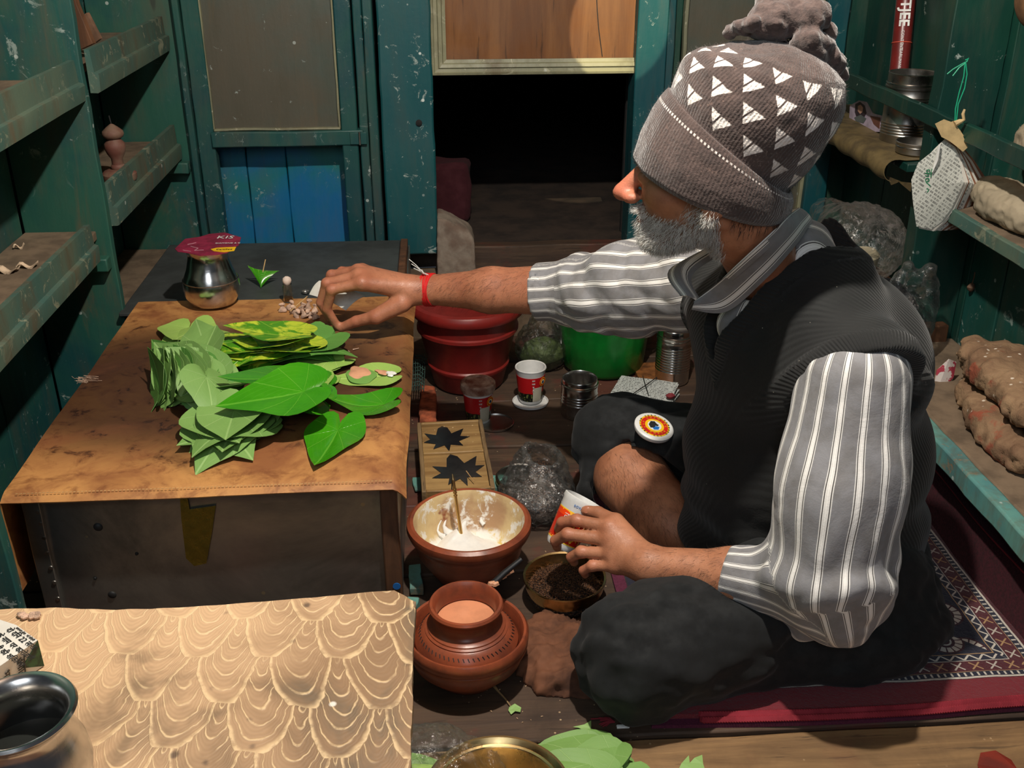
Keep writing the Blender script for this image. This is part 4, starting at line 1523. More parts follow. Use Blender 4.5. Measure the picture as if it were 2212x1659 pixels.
# ribbed steel tins
def tin(loc, label, r=.042, h=.1, open_=True, ribs=(.3, .62), mat='steel'):
    t = thing('steel_tin', label, 'tin', loc)
    pr = [(0, 0), (r * .96, 0), (r, .003)]
    z = .012
    while z < h * ribs[1]:
        if z > h * ribs[0]:
            pr += [(r, z), (r * 1.025, z + .002), (r, z + .004)]
            z += .0065
        else:
            pr.append((r, z))
            z += .02
    pr += [(r, h * .84), (r * 1.04, h * .86), (r * 1.04, h * .88), (r * .97, h * .89), (r * .97, h), (r * .95, h + .001), (r * .93, h), (r * .93, h * .88), (r * .94, .006), (0, .004)]
    mk('tin_body', G().lathe(pr, 56), M[mat], t)
    mk('seam_ring', G().lathe([(r * .99, h * .80), (r * 1.03, h * .81), (r * 1.03, h * .825), (r * .99, h * .83)], 56), M[mat], t)
    return t


tin((.292, 2.04, .001), 'open steel tin standing in front of the green bucket behind the knee', .040, .088)
tin((.535, 2.20, .001), 'tall ribbed steel tin standing between the green bucket and the dark vest', .040, .135, ribs=(.15, .7))
tag(mk('patterned_packet', G().board(.455, .53, 2.14, 2.28, 0, .012, .002, .02, 8, 3), m_plain('brown_packet', srgb(150, 96, 52), .5, var=.35)), 'flat brown printed packet lying under the ribbed steel tin', 'packet')

# bundle of cut newspaper slips tied with thread
P0 = F(1392, 862, 0)
nb = thing('paper_slip_bundle', 'bundle of cut newspaper slips tied with dark thread behind the knee', 'papers', tuple(P0), radians(-28))
nsl = Mt('slip_print')
x_, y_, z_ = nsl.xyz(nsl.co())
ln = nsl.m_('ABSOLUTE', nsl.m_('SUBTRACT', nsl.m_('FRACT', nsl.m_('MULTIPLY', y_, 120)), .5))
wd = nsl.noise(1, 3, .8, 0, nsl.comb(nsl.m_('MULTIPLY', x_, 300), nsl.m_('MULTIPLY', nsl.m_('FLOOR', nsl.m_('MULTIPLY', y_, 120)), 7.3)))
ink = nsl.m_('MULTIPLY', nsl.mr(ln, .32, .24), nsl.mr(wd, .47, .53))
c = nsl.mix(nsl.m_('MULTIPLY', ink, .75), srgb(196, 202, 200), srgb(40, 42, 44))
M['slip'] = nsl.done(c, .7)
for k in range(7):
    a = rnd.uniform(-.12, .12)
    Mx = Matrix.Translation((0, 0, .003 + .004 * k)) @ Matrix.Rotation(a + .03 * k, 4, 'Z')
    gx = np.zeros((8, 6, 3))
    for i in range(8):
        for j in range(6):
            gx[i, j] = tuple(Mx @ Vector((-.068 + .136 * i / 7, -.05 + .1 * j / 5, .006 * sin(i * .5 + k) * (i / 7) ** 2)))
    mk('slip', G().sheet(gx, .0012), M['slip'], nb)
g = G()
g.tube([(-.01, -.055, .0), (-.012, -.05, .034), (.004, 0, .038), (.012, .05, .036), (.012, .055, 0)], .0012, 6)
g.tube([(.03, -.05, .0), (.02, -.04, .034), (.0, 0, .038), (-.02, .045, .036)], .0008, 6)
o = mk('tie_thread', g, M['ink'], nb)
o['kind'] = 'stuff'
tag(mk('red_knot', G().lathe([(0, 0), (.007, .003), (.009, .008), (.005, .013), (0, .015)], 9, c=tuple(F(1448, 862, .03)), wob=.3), m_plain('dark_red_cloth', srgb(130, 44, 52), .8)), 'small dark red knot at the end of the paper slip bundle', 'knot')

# partitioned wooden box with painted leaves
bx = thing('partitioned_box', 'long wooden tray box with two compartments and black leaf silhouettes on top', 'box', (.01, 1.72, 0), radians(2.5))
bxm = m_wood('box_wood', srgb(170, 138, 88), srgb(130, 98, 58), 0, 1, .5, .3, specks=.9)
bx_d = m_wood('box_edge_wood', srgb(140, 116, 82), srgb(92, 68, 42), 1, 1.4, .6, .4, specks=.6)
hx, y0, y1, zt = .066, -.125, .145, .084
for k, (a0_, a1_, b0_, b1_, nm) in enumerate([(-hx, -hx + .008, y0, y1, 'side_panel'), (hx - .008, hx, y0, y1, 'side_panel'), (-hx + .008, hx - .008, y0, y0 + .008, 'end_panel'), (-hx + .008, hx - .008, y1 - .008, y1, 'end_panel'), (-hx + .008, hx - .008, .018, .026, 'divider')]):
    mk(nm, G().board(a0_, a1_, b0_, b1_, 0, zt - (.0 if k != 4 else .002), .0012, .03, 6, 200 + k), bx_d if nm == 'side_panel' else bxm, bx, bevel=.0015)
for k, (b0_, b1_) in enumerate([(y0 + .0085, .0175), (.0265, y1 - .0085)]):
    mk('lid_panel', G().board(-hx + .0085, hx - .0085, b0_, b1_, zt - .012, zt - .007, .0006, .03, 4, 210 + k), bxm, bx)
maple = [(0, -.9), (-.12, -.45), (-.6, -.62), (-.45, -.3), (-1, -.1), (-.62, .05), (-.8, .5), (-.35, .3), (-.2, .75), (0, .95), (.2, .75), (.3, .3), (.85, .55), (.62, .05), (1, -.05), (.5, -.28), (.62, -.6), (.14, -.45)]
for k, (cy, s_, rr) in enumerate([(-.045, .054, .25), (.082, .048, .1)]):
    a = rr
    pts = [((x * cos(a) - y * sin(a)) * s_ + .006 - .018 * k, (x * sin(a) + y * cos(a)) * s_ * 1.25 + cy) for x, y in maple]
    pts = [(max(-.055, min(.055, x)), max(-.113, min(.134, y))) for x, y in pts]
    me_pts = pts
    bm2 = bmesh.new()
    vv = [bm2.verts.new((x, y, zt - .0065)) for x, y in me_pts]
    f_ = bm2.faces.new(vv)
    r_ = bmesh.ops.extrude_face_region(bm2, geom=[f_])
    for v in r_['geom']:
        if isinstance(v, bmesh.types.BMVert):
            v.co.z += .0008
    bmesh.ops.recalc_face_normals(bm2, faces=bm2.faces)
    me = bpy.data.meshes.new('leaf_silhouette')
    bm2.to_mesh(me)
    me.materials.append(m_plain('black_gloss', (.012, .012, .014), .15))
    link('leaf_silhouette', me, bx, label='black painted leaf silhouette')
mk('thin_pick', G().tube([(.03, -.1, zt), (.018, -.07, zt + .006)], .0008, 6), m_plain('pick3', srgb(190, 150, 100), .6), bx)

# little glass jar behind the lime bowl
p = F(965, 1050, .05)
jr = thing('glass_jar', 'small dark glass jar with a thin stick, half hidden behind the lime bowl', 'jar', (p[0] - .002, 1.565, 0))
mk('jar_body', G().lathe([(0, 0), (.024, 0), (.026, .004), (.026, .055), (.022, .062), (.022, .072), (.0205, .072), (.0205, .062), (.024, .054), (.024, .005), (0, .003)], 32), M['glass'], jr)
mk('jar_contents', G().lathe([(0, .0045), (.0225, .005), (.0225, .04), (0, .04)], 24), M['soot'], jr)
mk('thin_stick', G().tube([(.006, 0, .01), (.012, .012, .115)], .001, 6), M['ink'], jr)
# turquoise painted scraps by the chest
for i, (px, py, sx, sy, rz_) in enumerate([(905, 1050, .02, .05, .1), (1078, 1050, .03, .05, -.1), (898, 1260, .022, .07, .05), (888, 1330, .02, .05, -.2)]):
    p = F(px, py, .0)
    o = mk('painted_scrap', G().board(-sx / 2, sx / 2, -sy / 2, sy / 2, 0, .006 + .004 * i, .003, .01, 14, i), turq, bevel=.0015)
    o.location = (p[0], p[1], .0005)
    o.rotation_euler = (0, 0, rz_)
    tag(o, ['flaking turquoise scrap of board left of the small glass jar', 'flaking turquoise scrap of board right of the wooden box front', 'turquoise painted scrap left of the nested clay pots', 'turquoise painted scrap by the foot of the chest'][i], 'scrap')
# rubble scraps with green mesh at the chest side
nm_ = m_plain('green_mesh', srgb(60, 92, 84), .8, var=.4, scale=80)
g = G()
for i in range(9):
    a = F(892 + rnd.uniform(0, 4), 770 + i * 8, .035)
    b = F(918 + rnd.uniform(-4, 4), 776 + i * 8, .03)
    g.tube([a, (a + b) / 2 + np.array([0, 0, .006]), b], .0011, 5)
for i in range(6):
    a = F(892 + i * 5, 765, .036)
    b = F(890 + i * 5, 845, .03)
    g.tube([a, (a + b) / 2 + np.array([.002, 0, .006]), b], .0011, 5)
tag(mk('net_scrap', g, nm_), 'scrap of grey-green netting beside the chest, left of the red bucket', 'net', None, 'stuff')
brick_m = m_plain('brick_red', srgb(178, 92, 58), .9, var=.3, scale=40, bump=.8, bd=.003)
tag(mk('clay_scrap', G().board(-.062, -.025, 1.98, 2.16, 0, .028, .006, .02, 12, 5), brick_m, bevel=.004), 'orange clay scrap lying under the netting beside the chest', 'rubble')
tag(mk('white_scrap', G().board(-.06, -.022, 1.9, 1.975, 0, .016, .003, .02, 12, 6), M['paper'], bevel=.002), 'folded whitish scrap lying in front of the netting by the chest', 'scrap')

# tobacco bag and round tin beside it
p = F(1160, 1060, 0)
tob = Mt('loose_tobacco')
n1 = tob.voro(260, rnd=1)
n2 = tob.noise(150, 3, .7)
c = tob.mix(tob.mr(n1, .1, .7), srgb(92, 60, 34), srgb(28, 16, 10))
M['tob'] = tob.done(c, .8, 0, tob.bump(tob.m_('ADD', n1, n2), 1., .006))
p2 = F(1105, 1010, 0)
rt_ = thing('round_tin', 'shallow round dark tin half covered by the tobacco bag', 'tin', (p2[0] + .012, 1.73, 0))
mk('tin_body', G().lathe([(0, 0), (.044, 0), (.046, .002), (.046, .026), (.048, .028), (.046, .030), (.044, .028), (.044, .004), (0, .003)], 48), M['steel_dark'], rt_)
mk('tin_lid_rim', G().lathe([(.0465, .018), (.049, .019), (.049, .027), (.0465, .028)], 48), M['brass'], rt_)
bc = F(1155, 1075, .0)
bcx, bcy = bc[0], 1.66
tg = tag(link('loose_tobacco', (lambda VQ: np_mesh(VQ[0], VQ[1], 'loose_tobacco', M['tob']))(surface(lambda P: smin(ell(P, (bcx, bcy, .03), (.058, .072, .034)), ell(P, (bcx + .012, bcy + .03, .05), (.03, .03, .03)), .02) + .0018 * nz(P, 40, 3), (bcx - .09, bcy - .1, -.004), (bcx + .09, bcy + .1, .1), .004))), 'dark shredded tobacco filling the clear bag beside the knee', 'tobacco', None, 'stuff')


def f2(P):
    base = smin(ell(P, (bcx, bcy - .005, .034), (.066, .080, .040)), ell(P, (bcx + .008, bcy + .035, .062), (.045, .045, .055)), .03)
    sh_ = np.abs(base) - .0022
    neck = np.linalg.norm((P - np.array([bcx + .016, bcy + .03, .115])) / np.array([.034, .042, .05]), axis=1) - 1
    return smax(sh_, -neck * .04, .004)


bag('tobacco_bag', 'crumpled open clear bag holding dark tobacco on the floor beside the knee', f2, (bcx - .1, bcy - .12, -.006), (bcx + .1, bcy + .12, .14), M['film'], .0032, 5, .0035, 18)

# lime bowl
terra = Mt('terracotta')
n1 = terra.noise(6, 5, .6, .6)
n2 = terra.noise(40, 5, .7)
c = terra.mix(terra.mr(n1, .35, .65), srgb(150, 76, 48), srgb(96, 48, 34))
c = terra.mix(terra.m_('MULTIPLY', terra.mr(n2, .5, .7), .4), c, srgb(74, 46, 38))
M['terra'] = terra.done(c, terra.mr(n1, .3, .7, .28, .5), 0, terra.bump(terra.m_('ADD', n2, terra.noise(200, 2, .5, 0, terra.vec(sc=(.03, .03, 1)))), .2, .001))
tl = Mt('limed_terracotta')
x_, y_, z_ = tl.xyz(tl.co())
n1 = tl.noise(26, 6, .7, .4)
c = tl.mix(tl.mr(tl.noise(9, 4, .6), .4, .6), srgb(214, 190, 140), srgb(176, 140, 104))
c = tl.mix(tl.mr(n1, .52, .60), c, (.82, .80, .74))
c = tl.mix(tl.mr(tl.m_('ADD', z_, tl.m_('MULTIPLY', tl.noise(30, 3), .02)), .068, .055), c, tl.mix(tl.mr(n1, .4, .5), srgb(222, 196, 120), (.85, .83, .77)))
c = tl.mix(tl.mr(tl.noise(14, 4, .6, 0, tl.vec(off=(4, 1, 0))), .58, .66), c, srgb(140, 80, 52))
M['limed'] = tl.done(c, .6, 0, tl.bump(n1, .6, .003))
lb = thing('lime_bowl', 'wide clay bowl crusted with white lime paste, a brass stick leaning in it', 'bowl', (.03, 1.445, 0))
mk('bowl_outside', G().lathe([(0, 0), (.045, 0), (.052, .006), (.086, .06), (.090, .082), (.094, .092), (.1005, .098), (.1035, .106), (.1025, .115), (.097, .119), (.092, .118)], 80), M['terra'], lb)
mk('bowl_inside', G().lathe([(.092, .118), (.0895, .112), (.088, .098), (.078, .06), (.058, .030), (.04, .018), (0, .016), (0, .012), (.045, .013), (.082, .058), (.0905, .100), (.091, .114)], 80), M['limed'], lb)
V, Q = surface(lambda P: smax(smin(ell(P, (0, -.004, .032), (.074, .070, .026)), smin(ell(P, (-.018, .030, .048), (.028, .026, .016)), cap(P, (-.02, .036, .052), (-.006, .058, .074), .010, .004), .02), .02) + .0022 * nz(P, 14, 3) + .001 * nz(P, 50, 4), np.linalg.norm((P - np.array([0, 0, .09])) / np.array([.0865, .0865, .078]), axis=1) * .07 - .07, .004), (-.095, -.095, .0), (.095, .095, .11), .0024)
link('lime_paste', np_mesh(V, Q, 'lime_paste', lime), lb)
# paste smears on the wall of the bowl
for k, (a, z0, z1, w) in enumerate([(2.05, .05, .092, .007), (2.25, .05, .085, .004), (1.2, .06, .088, .003)]):
    g = G()
    pts = []
    for q in range(7):
        z = z0 + (z1 - z0) * q / 6
        r = .0575 + (z - .03) * .66 - .002
        pts.append((r * cos(a + .1 * sin(q)), r * sin(a + .1 * sin(q)), z))
    mk('paste_smear', g.tube(pts, [w * (.6 + .5 * sin(2 + q)) + .001 for q in range(7)], 8), lime, lb)
a = W(998, 1168, 1.40)
b = W(979, 1036, 1.50)
a = F(998, 1168, .055)
bs = thing('brass_stick', 'thin grooved brass stick standing in the white lime paste', 'stick', tuple(a))
mk('stick_shaft', G().tube([a, a * .6 + b * .4, b], [.0035, .0029, .0026], 12), M['brass'], bs, True)
for k in range(3):
    q = a + (b - a) * (.74 + .05 * k)
    d = (b - a) / np.linalg.norm(b - a)
    mk('groove_ring', G().tube([q - d * .001, q + d * .001], .0036, 12), M['brass'], bs, True)
mk('stick_tip', G().tube([b, b + d * .010], [.0030, .0008], 10), M['brass'], bs, True)

# nested clay pots
ob = lathe_thing('outer_clay_bowl', 'glossy reddish clay bowl holding the smaller paste pot', 'bowl', (.018, 1.205, 0), [
    ('bowl_body', [(0, 0), (.04, 0), (.048, .004), (.080, .040), (.084, .052), (.087, .058), (.0885, .068), (.0905, .074), (.0905, .082), (.087, .087), (.0835, .086), (.081, .080), (.080, .066), (.074, .046), (.044, .014), (0, .012)], M['terra'], 80),
    ('rim_groove', [(.0885, .0625), (.0895, .064), (.0895, .0655), (.0885, .067)], M['terra'], 80)])
po = thing('clay_paste_pot', 'round clay pot of pink paste standing inside the glossy clay bowl', 'pot', (.018, 1.207, .0155))
mk('pot_body', G().lathe([(0, 0), (.040, 0), (.058, .016), (.0745, .038), (.0765, .046), (.075, .052), (.0755, .0535), (.070, .064), (.062, .073), (.0605, .0735), (.0605, .0755), (.057, .077), (.0565, .079), (.050, .082), (.046, .088), (.045, .096), (.0475, .104), (.0525, .108), (.054, .112), (.052, .1155), (.0485, .116), (.045, .112), (.0425, .102), (.0425, .09), (.046, .082), (.06, .066), (.068, .046), (.052, .018), (0, .012)], 96), M['terra'], po)
mk('pink_paste', G().lathe([(0, .086), (.03, .0865), (.044, .0860), (.044, .082), (0, .082)], 48), m_plain('coral_paste', srgb(222, 150, 112), .35, var=.08), po)
g = G()
for k in range(60):
    a_ = 2 * pi * k / 60
    r0, r1 = .0665, .0695
    g.tube([(r0 * cos(a_), r0 * sin(a_), .0685), (r1 * cos(a_ + .03), r1 * sin(a_ + .03), .0645)], .0008, 4)
o = mk('incised_marks', g, M['ink'], po)
o['kind'] = 'stuff'
c1, c2 = po.matrix_basis.translation, None
kb = thing('black_spreader', 'black stick with pink paste on it lying across the rim of the paste pot', 'stick', tuple(W(1090, 1240, 1.2)))
a, b = F(1055, 1270, .124), W(1127, 1208, 1.27)
mk('stick_shaft', G().tube([a, (a + b) / 2 + np.array([0, 0, .002]), b], [.0052, .0046, .004], 12), m_plain('charred_wood', (.012, .012, .014), .4), kb, True)
g = G()
for k in range(6):
    q = F(1062 + 8 * k, 1262 - 6 * k + rnd.uniform(0, 8), .131)
    g.lathe([(0, -.002), (.005, 0), (.004, .004), (0, .006)], 9, c=tuple(q), wob=.3)
o = mk('paste_crumbs', g, pink, kb, True)
o['kind'] = 'stuff'

# steel bowl with brown granules
sb = thing('steel_bowl', 'flat steel bowl of brown granules on the floor under the left hand', 'bowl', (.182, 1.375, 0))
mk('bowl_body', G().lathe([(0, 0), (.048, 0), (.054, .003), (.064, .030), (.0655, .044), (.068, .046), (.0675, .048), (.064, .0465), (.062, .032), (.052, .006), (0, .004)], 64), M['brass'], sb)
V, Q = surface(lambda P: ell(P, (0, 0, .018), (.062, .062, .024)) + .0015 * nz(P, 30, 4), (-.07, -.07, 0), (.07, .07, .06), .003)
o = link('brown_granules', np_mesh(V, Q, 'granule_heap', M['tob']), sb)
o['kind'] = 'stuff'
rs = np.random.RandomState(4)
n = 2600
rr = .058 * np.sqrt(rs.rand(n))
aa = rs.rand(n) * 6.283
ctr = np.stack([rr * np.cos(aa), rr * np.sin(aa), .018 + .024 * np.sqrt(np.maximum(0, 1 - (rr / .062) ** 2)) + .0005 + .0015 * rs.rand(n)], 1)
dirs = rs.normal(size=(n, 3)) * [1, 1, .5]
gm = m_plain('granule', srgb(104, 66, 36), .7, var=.5, scale=300, c2=srgb(40, 22, 12))
V, Fc = hairs(ctr, dirs, .0042, .0011, .1, 3, 1)
o = link('granule_grains', np_mesh(V, Fc, 'granule_grains', gm, smooth=False), sb)
o['kind'] = 'stuff'

# brown rag
def f3(P):
    d = ell(P, (.165, 1.235, .0), (.07, .085, .028))
    return d
V, Q = surface(f3, (.08, 1.13, -.006), (.26, 1.35, .06), .0035)
N = vnormals(V, Q)
V = V + N * (.010 * (1 - 2 * np.abs(nz(V, 8, 4))) + .007 * (1 - 2 * np.abs(nz(V, 16, 9))) + .003 * (1 - 2 * np.abs(nz(V, 34, 2))))[:, None]
V[:, 2] = np.maximum(V[:, 2], .0008)
rag = m_plain('brown_rag', srgb(112, 70, 46), .9, var=.3, scale=14, c2=srgb(58, 36, 26))
tag(link('brown_rag', np_mesh(V, Q, 'brown_rag', rag)), 'crumpled brown rag on the floor between the clay pots and the knee', 'rag')

# concrete lump at the doorway
def f4(P):
    c0 = W(985, 580, 2.655)
    q = P - np.array([.035, 2.62, .13])
    d = np.maximum(np.maximum(np.abs(q[:, 0]) - (.050 - .03 * np.maximum(q[:, 2] - .04, 0)), np.abs(q[:, 1]) - .05), np.abs(q[:, 2] - .085) - .085)
    d = smax(d, (q[:, 0] * .55 + q[:, 2] * .83 - .128), .02)
    return d + .003 * nz(P, 8, 2) + .0015 * nz(P, 26, 5)
V, Q = surface(lambda P: f4(P), (-.05, 2.54, .125), (.12, 2.7, .33), .004)
tag(link('concrete_lump', np_mesh(V, Q, 'concrete_lump', M['concrete'])), 'upright lump of broken concrete propping the blue door beside the dark opening', 'rubble')
# maroon cloth inside the dark room
tag(mk('maroon_cushion', G().board(-.04, .085, 2.9, 3.0, .19, .36, .012, .02, 5, 7), m_plain('maroon_cloth', srgb(60, 12, 22), .95), bevel=.02), 'maroon cushion standing in the dark room beyond the opening', 'cushion')
# litter on the dark floor and planks
lit = m_plain('litter', srgb(200, 165, 130), .8, var=.2)
for i in range(46):
    px, py = [(rnd.uniform(1040, 1240), rnd.uniform(1440, 1560)), (rnd.uniform(900, 1230), rnd.uniform(1400, 1640)), (rnd.uniform(1150, 1230), rnd.uniform(1130, 1380))][i % 3]
    p = F(px, py, .0005)
    l_ = rnd.uniform(.001, .0045)
    a = rnd.uniform(0, 6)
    o = mk('nut_flake', G().tube([(-l_ / 2, 0, .0004), (0, .0004, .001), (l_ / 2, 0, .0004)], [.0004, .0009, .0004], 5), lit)
    o.location = p
    o.rotation_euler = (0, 0, a)
    tag(o, 'tiny pale nut flake scattered on the floor planks', 'flake', 'nut flakes on the floor')

# leaves and bits on the front planks
st = thing('leaf_with_stem', 'torn green leaf tip on a long brown stem lying on the dark planks', 'leaf', tuple(F(1100, 1520, .002)))
mk('stem', G().tube([F(1066, 1480, .004), F(1078, 1495, .005), F(1092, 1510, .004), F(1104, 1527, .003)], [.0026, .0015, .0012, .001], 8), m_plain('dry_stem', srgb(150, 122, 84), .7), st, True)


def flat_poly(name, pts, z, th, mat, parent=None, label=None):
    w = [F(x, y, z) for x, y in pts]
    n = len(w)
    bm2 = bmesh.new()
    vv = [bm2.verts.new((p[0], p[1], z + .0012 * sin(i * 2.1))) for i, p in enumerate(w)]
    f_ = bm2.faces.new(vv)
    r_ = bmesh.ops.extrude_face_region(bm2, geom=[f_])
    for v in r_['geom']:
        if isinstance(v, bmesh.types.BMVert):
            v.co.z -= th
    bmesh.ops.recalc_face_normals(bm2, faces=bm2.faces)
    me = bpy.data.meshes.new(name)
    bm2.to_mesh(me)
    me.materials.append(mat)
    return link(name, me, parent, parent is not None, label=label)


mg_ = ML['pale']
flat_poly('blade', [(1100, 1527), (1112, 1521), (1126, 1527), (1124, 1538), (1113, 1537), (1104, 1542), (1098, 1534)], .004, .0008, mg_, st)
tag(flat_poly('leaf_scrap', [(1237, 1570), (1262, 1566), (1277, 1555), (1277, 1572), (1289, 1584), (1268, 1580), (1250, 1572)], .004, .0008, mg_), 'triangular green leaf scrap lying left of the dark red tassel', 'leaf')
tag(flat_poly('leaf_scrap', [(1170, 1406), (1178, 1404), (1187, 1408), (1178, 1413), (1171, 1413)], .004, .0008, ML['gloss']), 'tiny bright green leaf scrap beside the brown rag', 'leaf')
tag(flat_poly('leaf_scrap', [(1462, 1670), (1472, 1650), (1488, 1630), (1490, 1648), (1500, 1638), (1517, 1629), (1519, 1650), (1526, 1675)], .008, .0008, mg_), 'jagged green leaf scrap at the bottom edge, right of the leaf heap', 'leaf')
for i in range(9):
    p = F(1248 + [0, 18, -26, 36, 8, -40, 44, 22, -8][i], 1650 + [0, 4, 12, 20, -4, 24, 34, 14, 30][i], .006 + .0022 * i)
    leaf('pale', i % 4, tuple(p), rnd.choice([70, 100, -80, 120, 40, 95]), 2, rnd.uniform(-5, 5), 'green betel leaf in the heap on the front plank by the brass bowl', 'leaves heaped on the front plank', 1.02)
leaf('pale', 1, tuple(F(1225, 1640, .03)), 80, 0, 4, 'green betel leaf topmost on the front plank heap, veins showing', None, 1.1)
# tassel
ts = thing('carpet_tassel', 'dark red yarn tassel at the near left corner of the carpet', 'tassel', tuple(F(1312, 1558, .002)))
g = G()
for k in range(16):
    a = F(1328, 1560, .008)
    b = F(1296 + rnd.uniform(-4, 14), 1549 + k * 1.4, .003)
    g.tube([a, (a + b) / 2 + np.array([0, 0, .003]), b], .0009, 5)
tas = m_plain('tassel_yarn', srgb(128, 30, 44), .9)
o = mk('threads', g, tas, ts, True)
o['kind'] = 'stuff'
mk('cord', G().tube([F(1276, 1553, .003), F(1300, 1552, .004), F(1328, 1560, .008)], .001, 6), tas, ts, True)
tag(mk('white_chip', G().board(-.009, .009, -.003, .003, 0, .004, .001, .004, 60, 2, M=Matrix.Translation(F(1346, 1572, .001))), M['white_pl'], bevel=.001), 'white chip lying just right of the red tassel', 'chip')
rp = flat_poly('red_paint_patch', [(2118, 1626), (2150, 1622), (2185, 1640), (2200, 1665), (2120, 1680), (2112, 1650)], .0035, .001, m_plain('red_paint', srgb(130, 44, 30), .5, var=.2))
tag(rp, 'patch of brick-red paint on the front plank at the right', 'paint patch')

# brass bowl at the bottom edge
p = F(1075, 1700, .06)
bb = thing('brass_bowl', 'golden brass bowl with double rim cut by the bottom edge of the picture', 'bowl', (.047, .92, 0))
mk('bowl_body', G().lathe([(0, 0), (.06, 0), (.068, .006), (.082, .055), (.088, .060), (.091, .063), (.0905, .067), (.087, .0675), (.081, .062), (.078, .056), (.064, .010), (0, .008)], 96), M['brass'], bb)
mk('rim_bead', G().lathe([(.0785, .0585), (.0805, .0605), (.0805, .0625), (.078, .061)], 96), M['brass'], bb)

# clear bag at the edge of the combed board
def f5(P):
    return smin(ell(P, (-.045, .985, .035), (.07, .07, .036)), cap(P, (-.02, 1.0, .04), (.035, .99, .03), .03, .022), .03)
bag('clear_bag', 'clear plastic bag with greens poking out beside the combed board', f5, (-.13, .89, -.004), (.08, 1.08, .1), M['film'], .004, 7, .004, 18)
leaf('pale', 0, (-.05, .985, .03), 60, 10, 10, 'greenish leaf seen dimly through the clear bag beside the board', None, .8)
leaf('pale2', 2, (-.04, .965, .034), -60, -10, -10, 'second, lighter leaf seen through the clear bag beside the board', None, .8)

# ---------------------------------------------------------------- the seated man
man = thing('person', 'seated man in brown patterned knit cap, black sweater vest and striped shirt reaching left', 'person', (.5, 1.38, .012))


def unit(v):
    v = np.asarray(v, float)
    return v / np.linalg.norm(v)


def basis(x, z):
    x = unit(x)
    z = np.asarray(z, float)
    z = unit(z - x * (z @ x))
    return np.stack([x, np.cross(z, x), z], 1)      # columns x,y,z


def bl(V, c, r, rr=.0):
    return None


def m_skin(name, a, b, red, sc=1.):
    m = Mt(name)
    n1 = m.noise(18 * sc, 5, .6, .3)
    n2 = m.noise(70 * sc, 4, .65)
    n3 = m.voro(420)
    fl = m.attr('flush')
    bd = m.attr('stubble')
    c = m.mix(m.mr(n1, .3, .7), a, b)
    c = m.mix(m.m_('MULTIPLY', fl, .6), c, red)
    c = m.mix(m.m_('MULTIPLY', m.mr(n2, .5, .72), .35), c, tuple(x * .55 for x in b))
    c = m.mix(m.m_('MULTIPLY', bd, .75), c, srgb(92, 78, 68))
    h = m.m_('ADD', m.m_('MULTIPLY', n3, .4), m.m_('ADD', n2, m.m_('MULTIPLY', n1, .8)))
    return m.done(c, m.mr(n2, .3, .7, .42, .6), 0, m.bump(h, .35, .0011), Subsurface_Weight=.12, Subsurface_Radius=(.012, .005, .003), Subsurface_Scale=.4)


skin = m_skin('skin', srgb(184, 126, 94), srgb(152, 98, 70), srgb(190, 96, 78))
shin_skin = None

# ----- joints
HC = np.array([.346, 1.27, .735])
NB = np.array([.447, 1.335, .575])
HR = basis((-.925, .37, -.04), (.16, .02, .98))         # head: x forward, y left(-> viewer), z up


def hp_(x, y, z):
    return HC + HR @ np.array([x, y, z])


def hq(P):
    q = (P - HC) @ HR
    q[:, 2] = np.where(q[:, 2] < 0, q[:, 2] * 1.20, q[:, 2])
    return q


def head_sdf(P):
    q = hq(P)
    yy = np.abs(q[:, 1])
    s = np.stack([q[:, 0], yy, q[:, 2]], 1)
    d = ell(q, (-.010, 0, .022), (.094, .075, .088))
    d = smin(d, ell(q, (.034, 0, -.03), (.058, .056, .085)), .03)
    d = smin(d, ell(s, (.052, .040, -.034), (.028, .024, .026)), .02)
    d = smin(d, cap(s, (-.01, .052, -.055), (.055, .022, -.100), .024, .022), .02)
    d = smin(d, ell(q, (.070, 0, -.103), (.024, .028, .022)), .015)
    d = smin(d, cap(s, (.086, .0, .018), (.080, .034, .016), .012, .011), .012)
    d = smax(d, -ell(s, (.103, .031, -.006), (.017, .017, .012)), .010)
    d = smin(d, ell(s, (.081, .031, -.008), (.0125, .0135, .0115)), .003)
    d = smin(d, cap(q, (.088, 0, .004), (.1155, 0, -.034), .009, .0125), .009)
    d = smin(d, ell(q, (.116, 0, -.040), (.0155, .0135, .0125)), .007)
    d = smin(d, ell(s, (.104, .0145, -.044), (.0115, .0085, .0095)), .006)
    d = smin(d, ell(q, (.088, 0, -.064), (.014, .026, .007)), .007)
    d = smin(d, ell(q, (.086, 0, -.079), (.014, .024, .008)), .007)
    d = smax(d, -ell(q, (.103, 0, -.0715), (.008, .024, .0022)), .003)
    e = ell(s, (-.012, .083, -.022), (.021, .010, .033))
    e = smax(e, -ell(s, (-.008, .094, -.020), (.012, .007, .02)), .006)
    d = smin(d, e, .006)
    d = smin(d, ell(s, (-.004, .082, -.052), (.008, .007, .011)), .006)
    a = hp_(-.035, 0, -.05)
    d = smin(d, cap(P, a, NB, .054, .046), .02)
    return d


TD = np.array([-.957, -.29, 0.])
TL = np.array([-.29, .957, 0.])
TR = np.stack([TD, TL, np.array([0, 0, 1.])], 1)


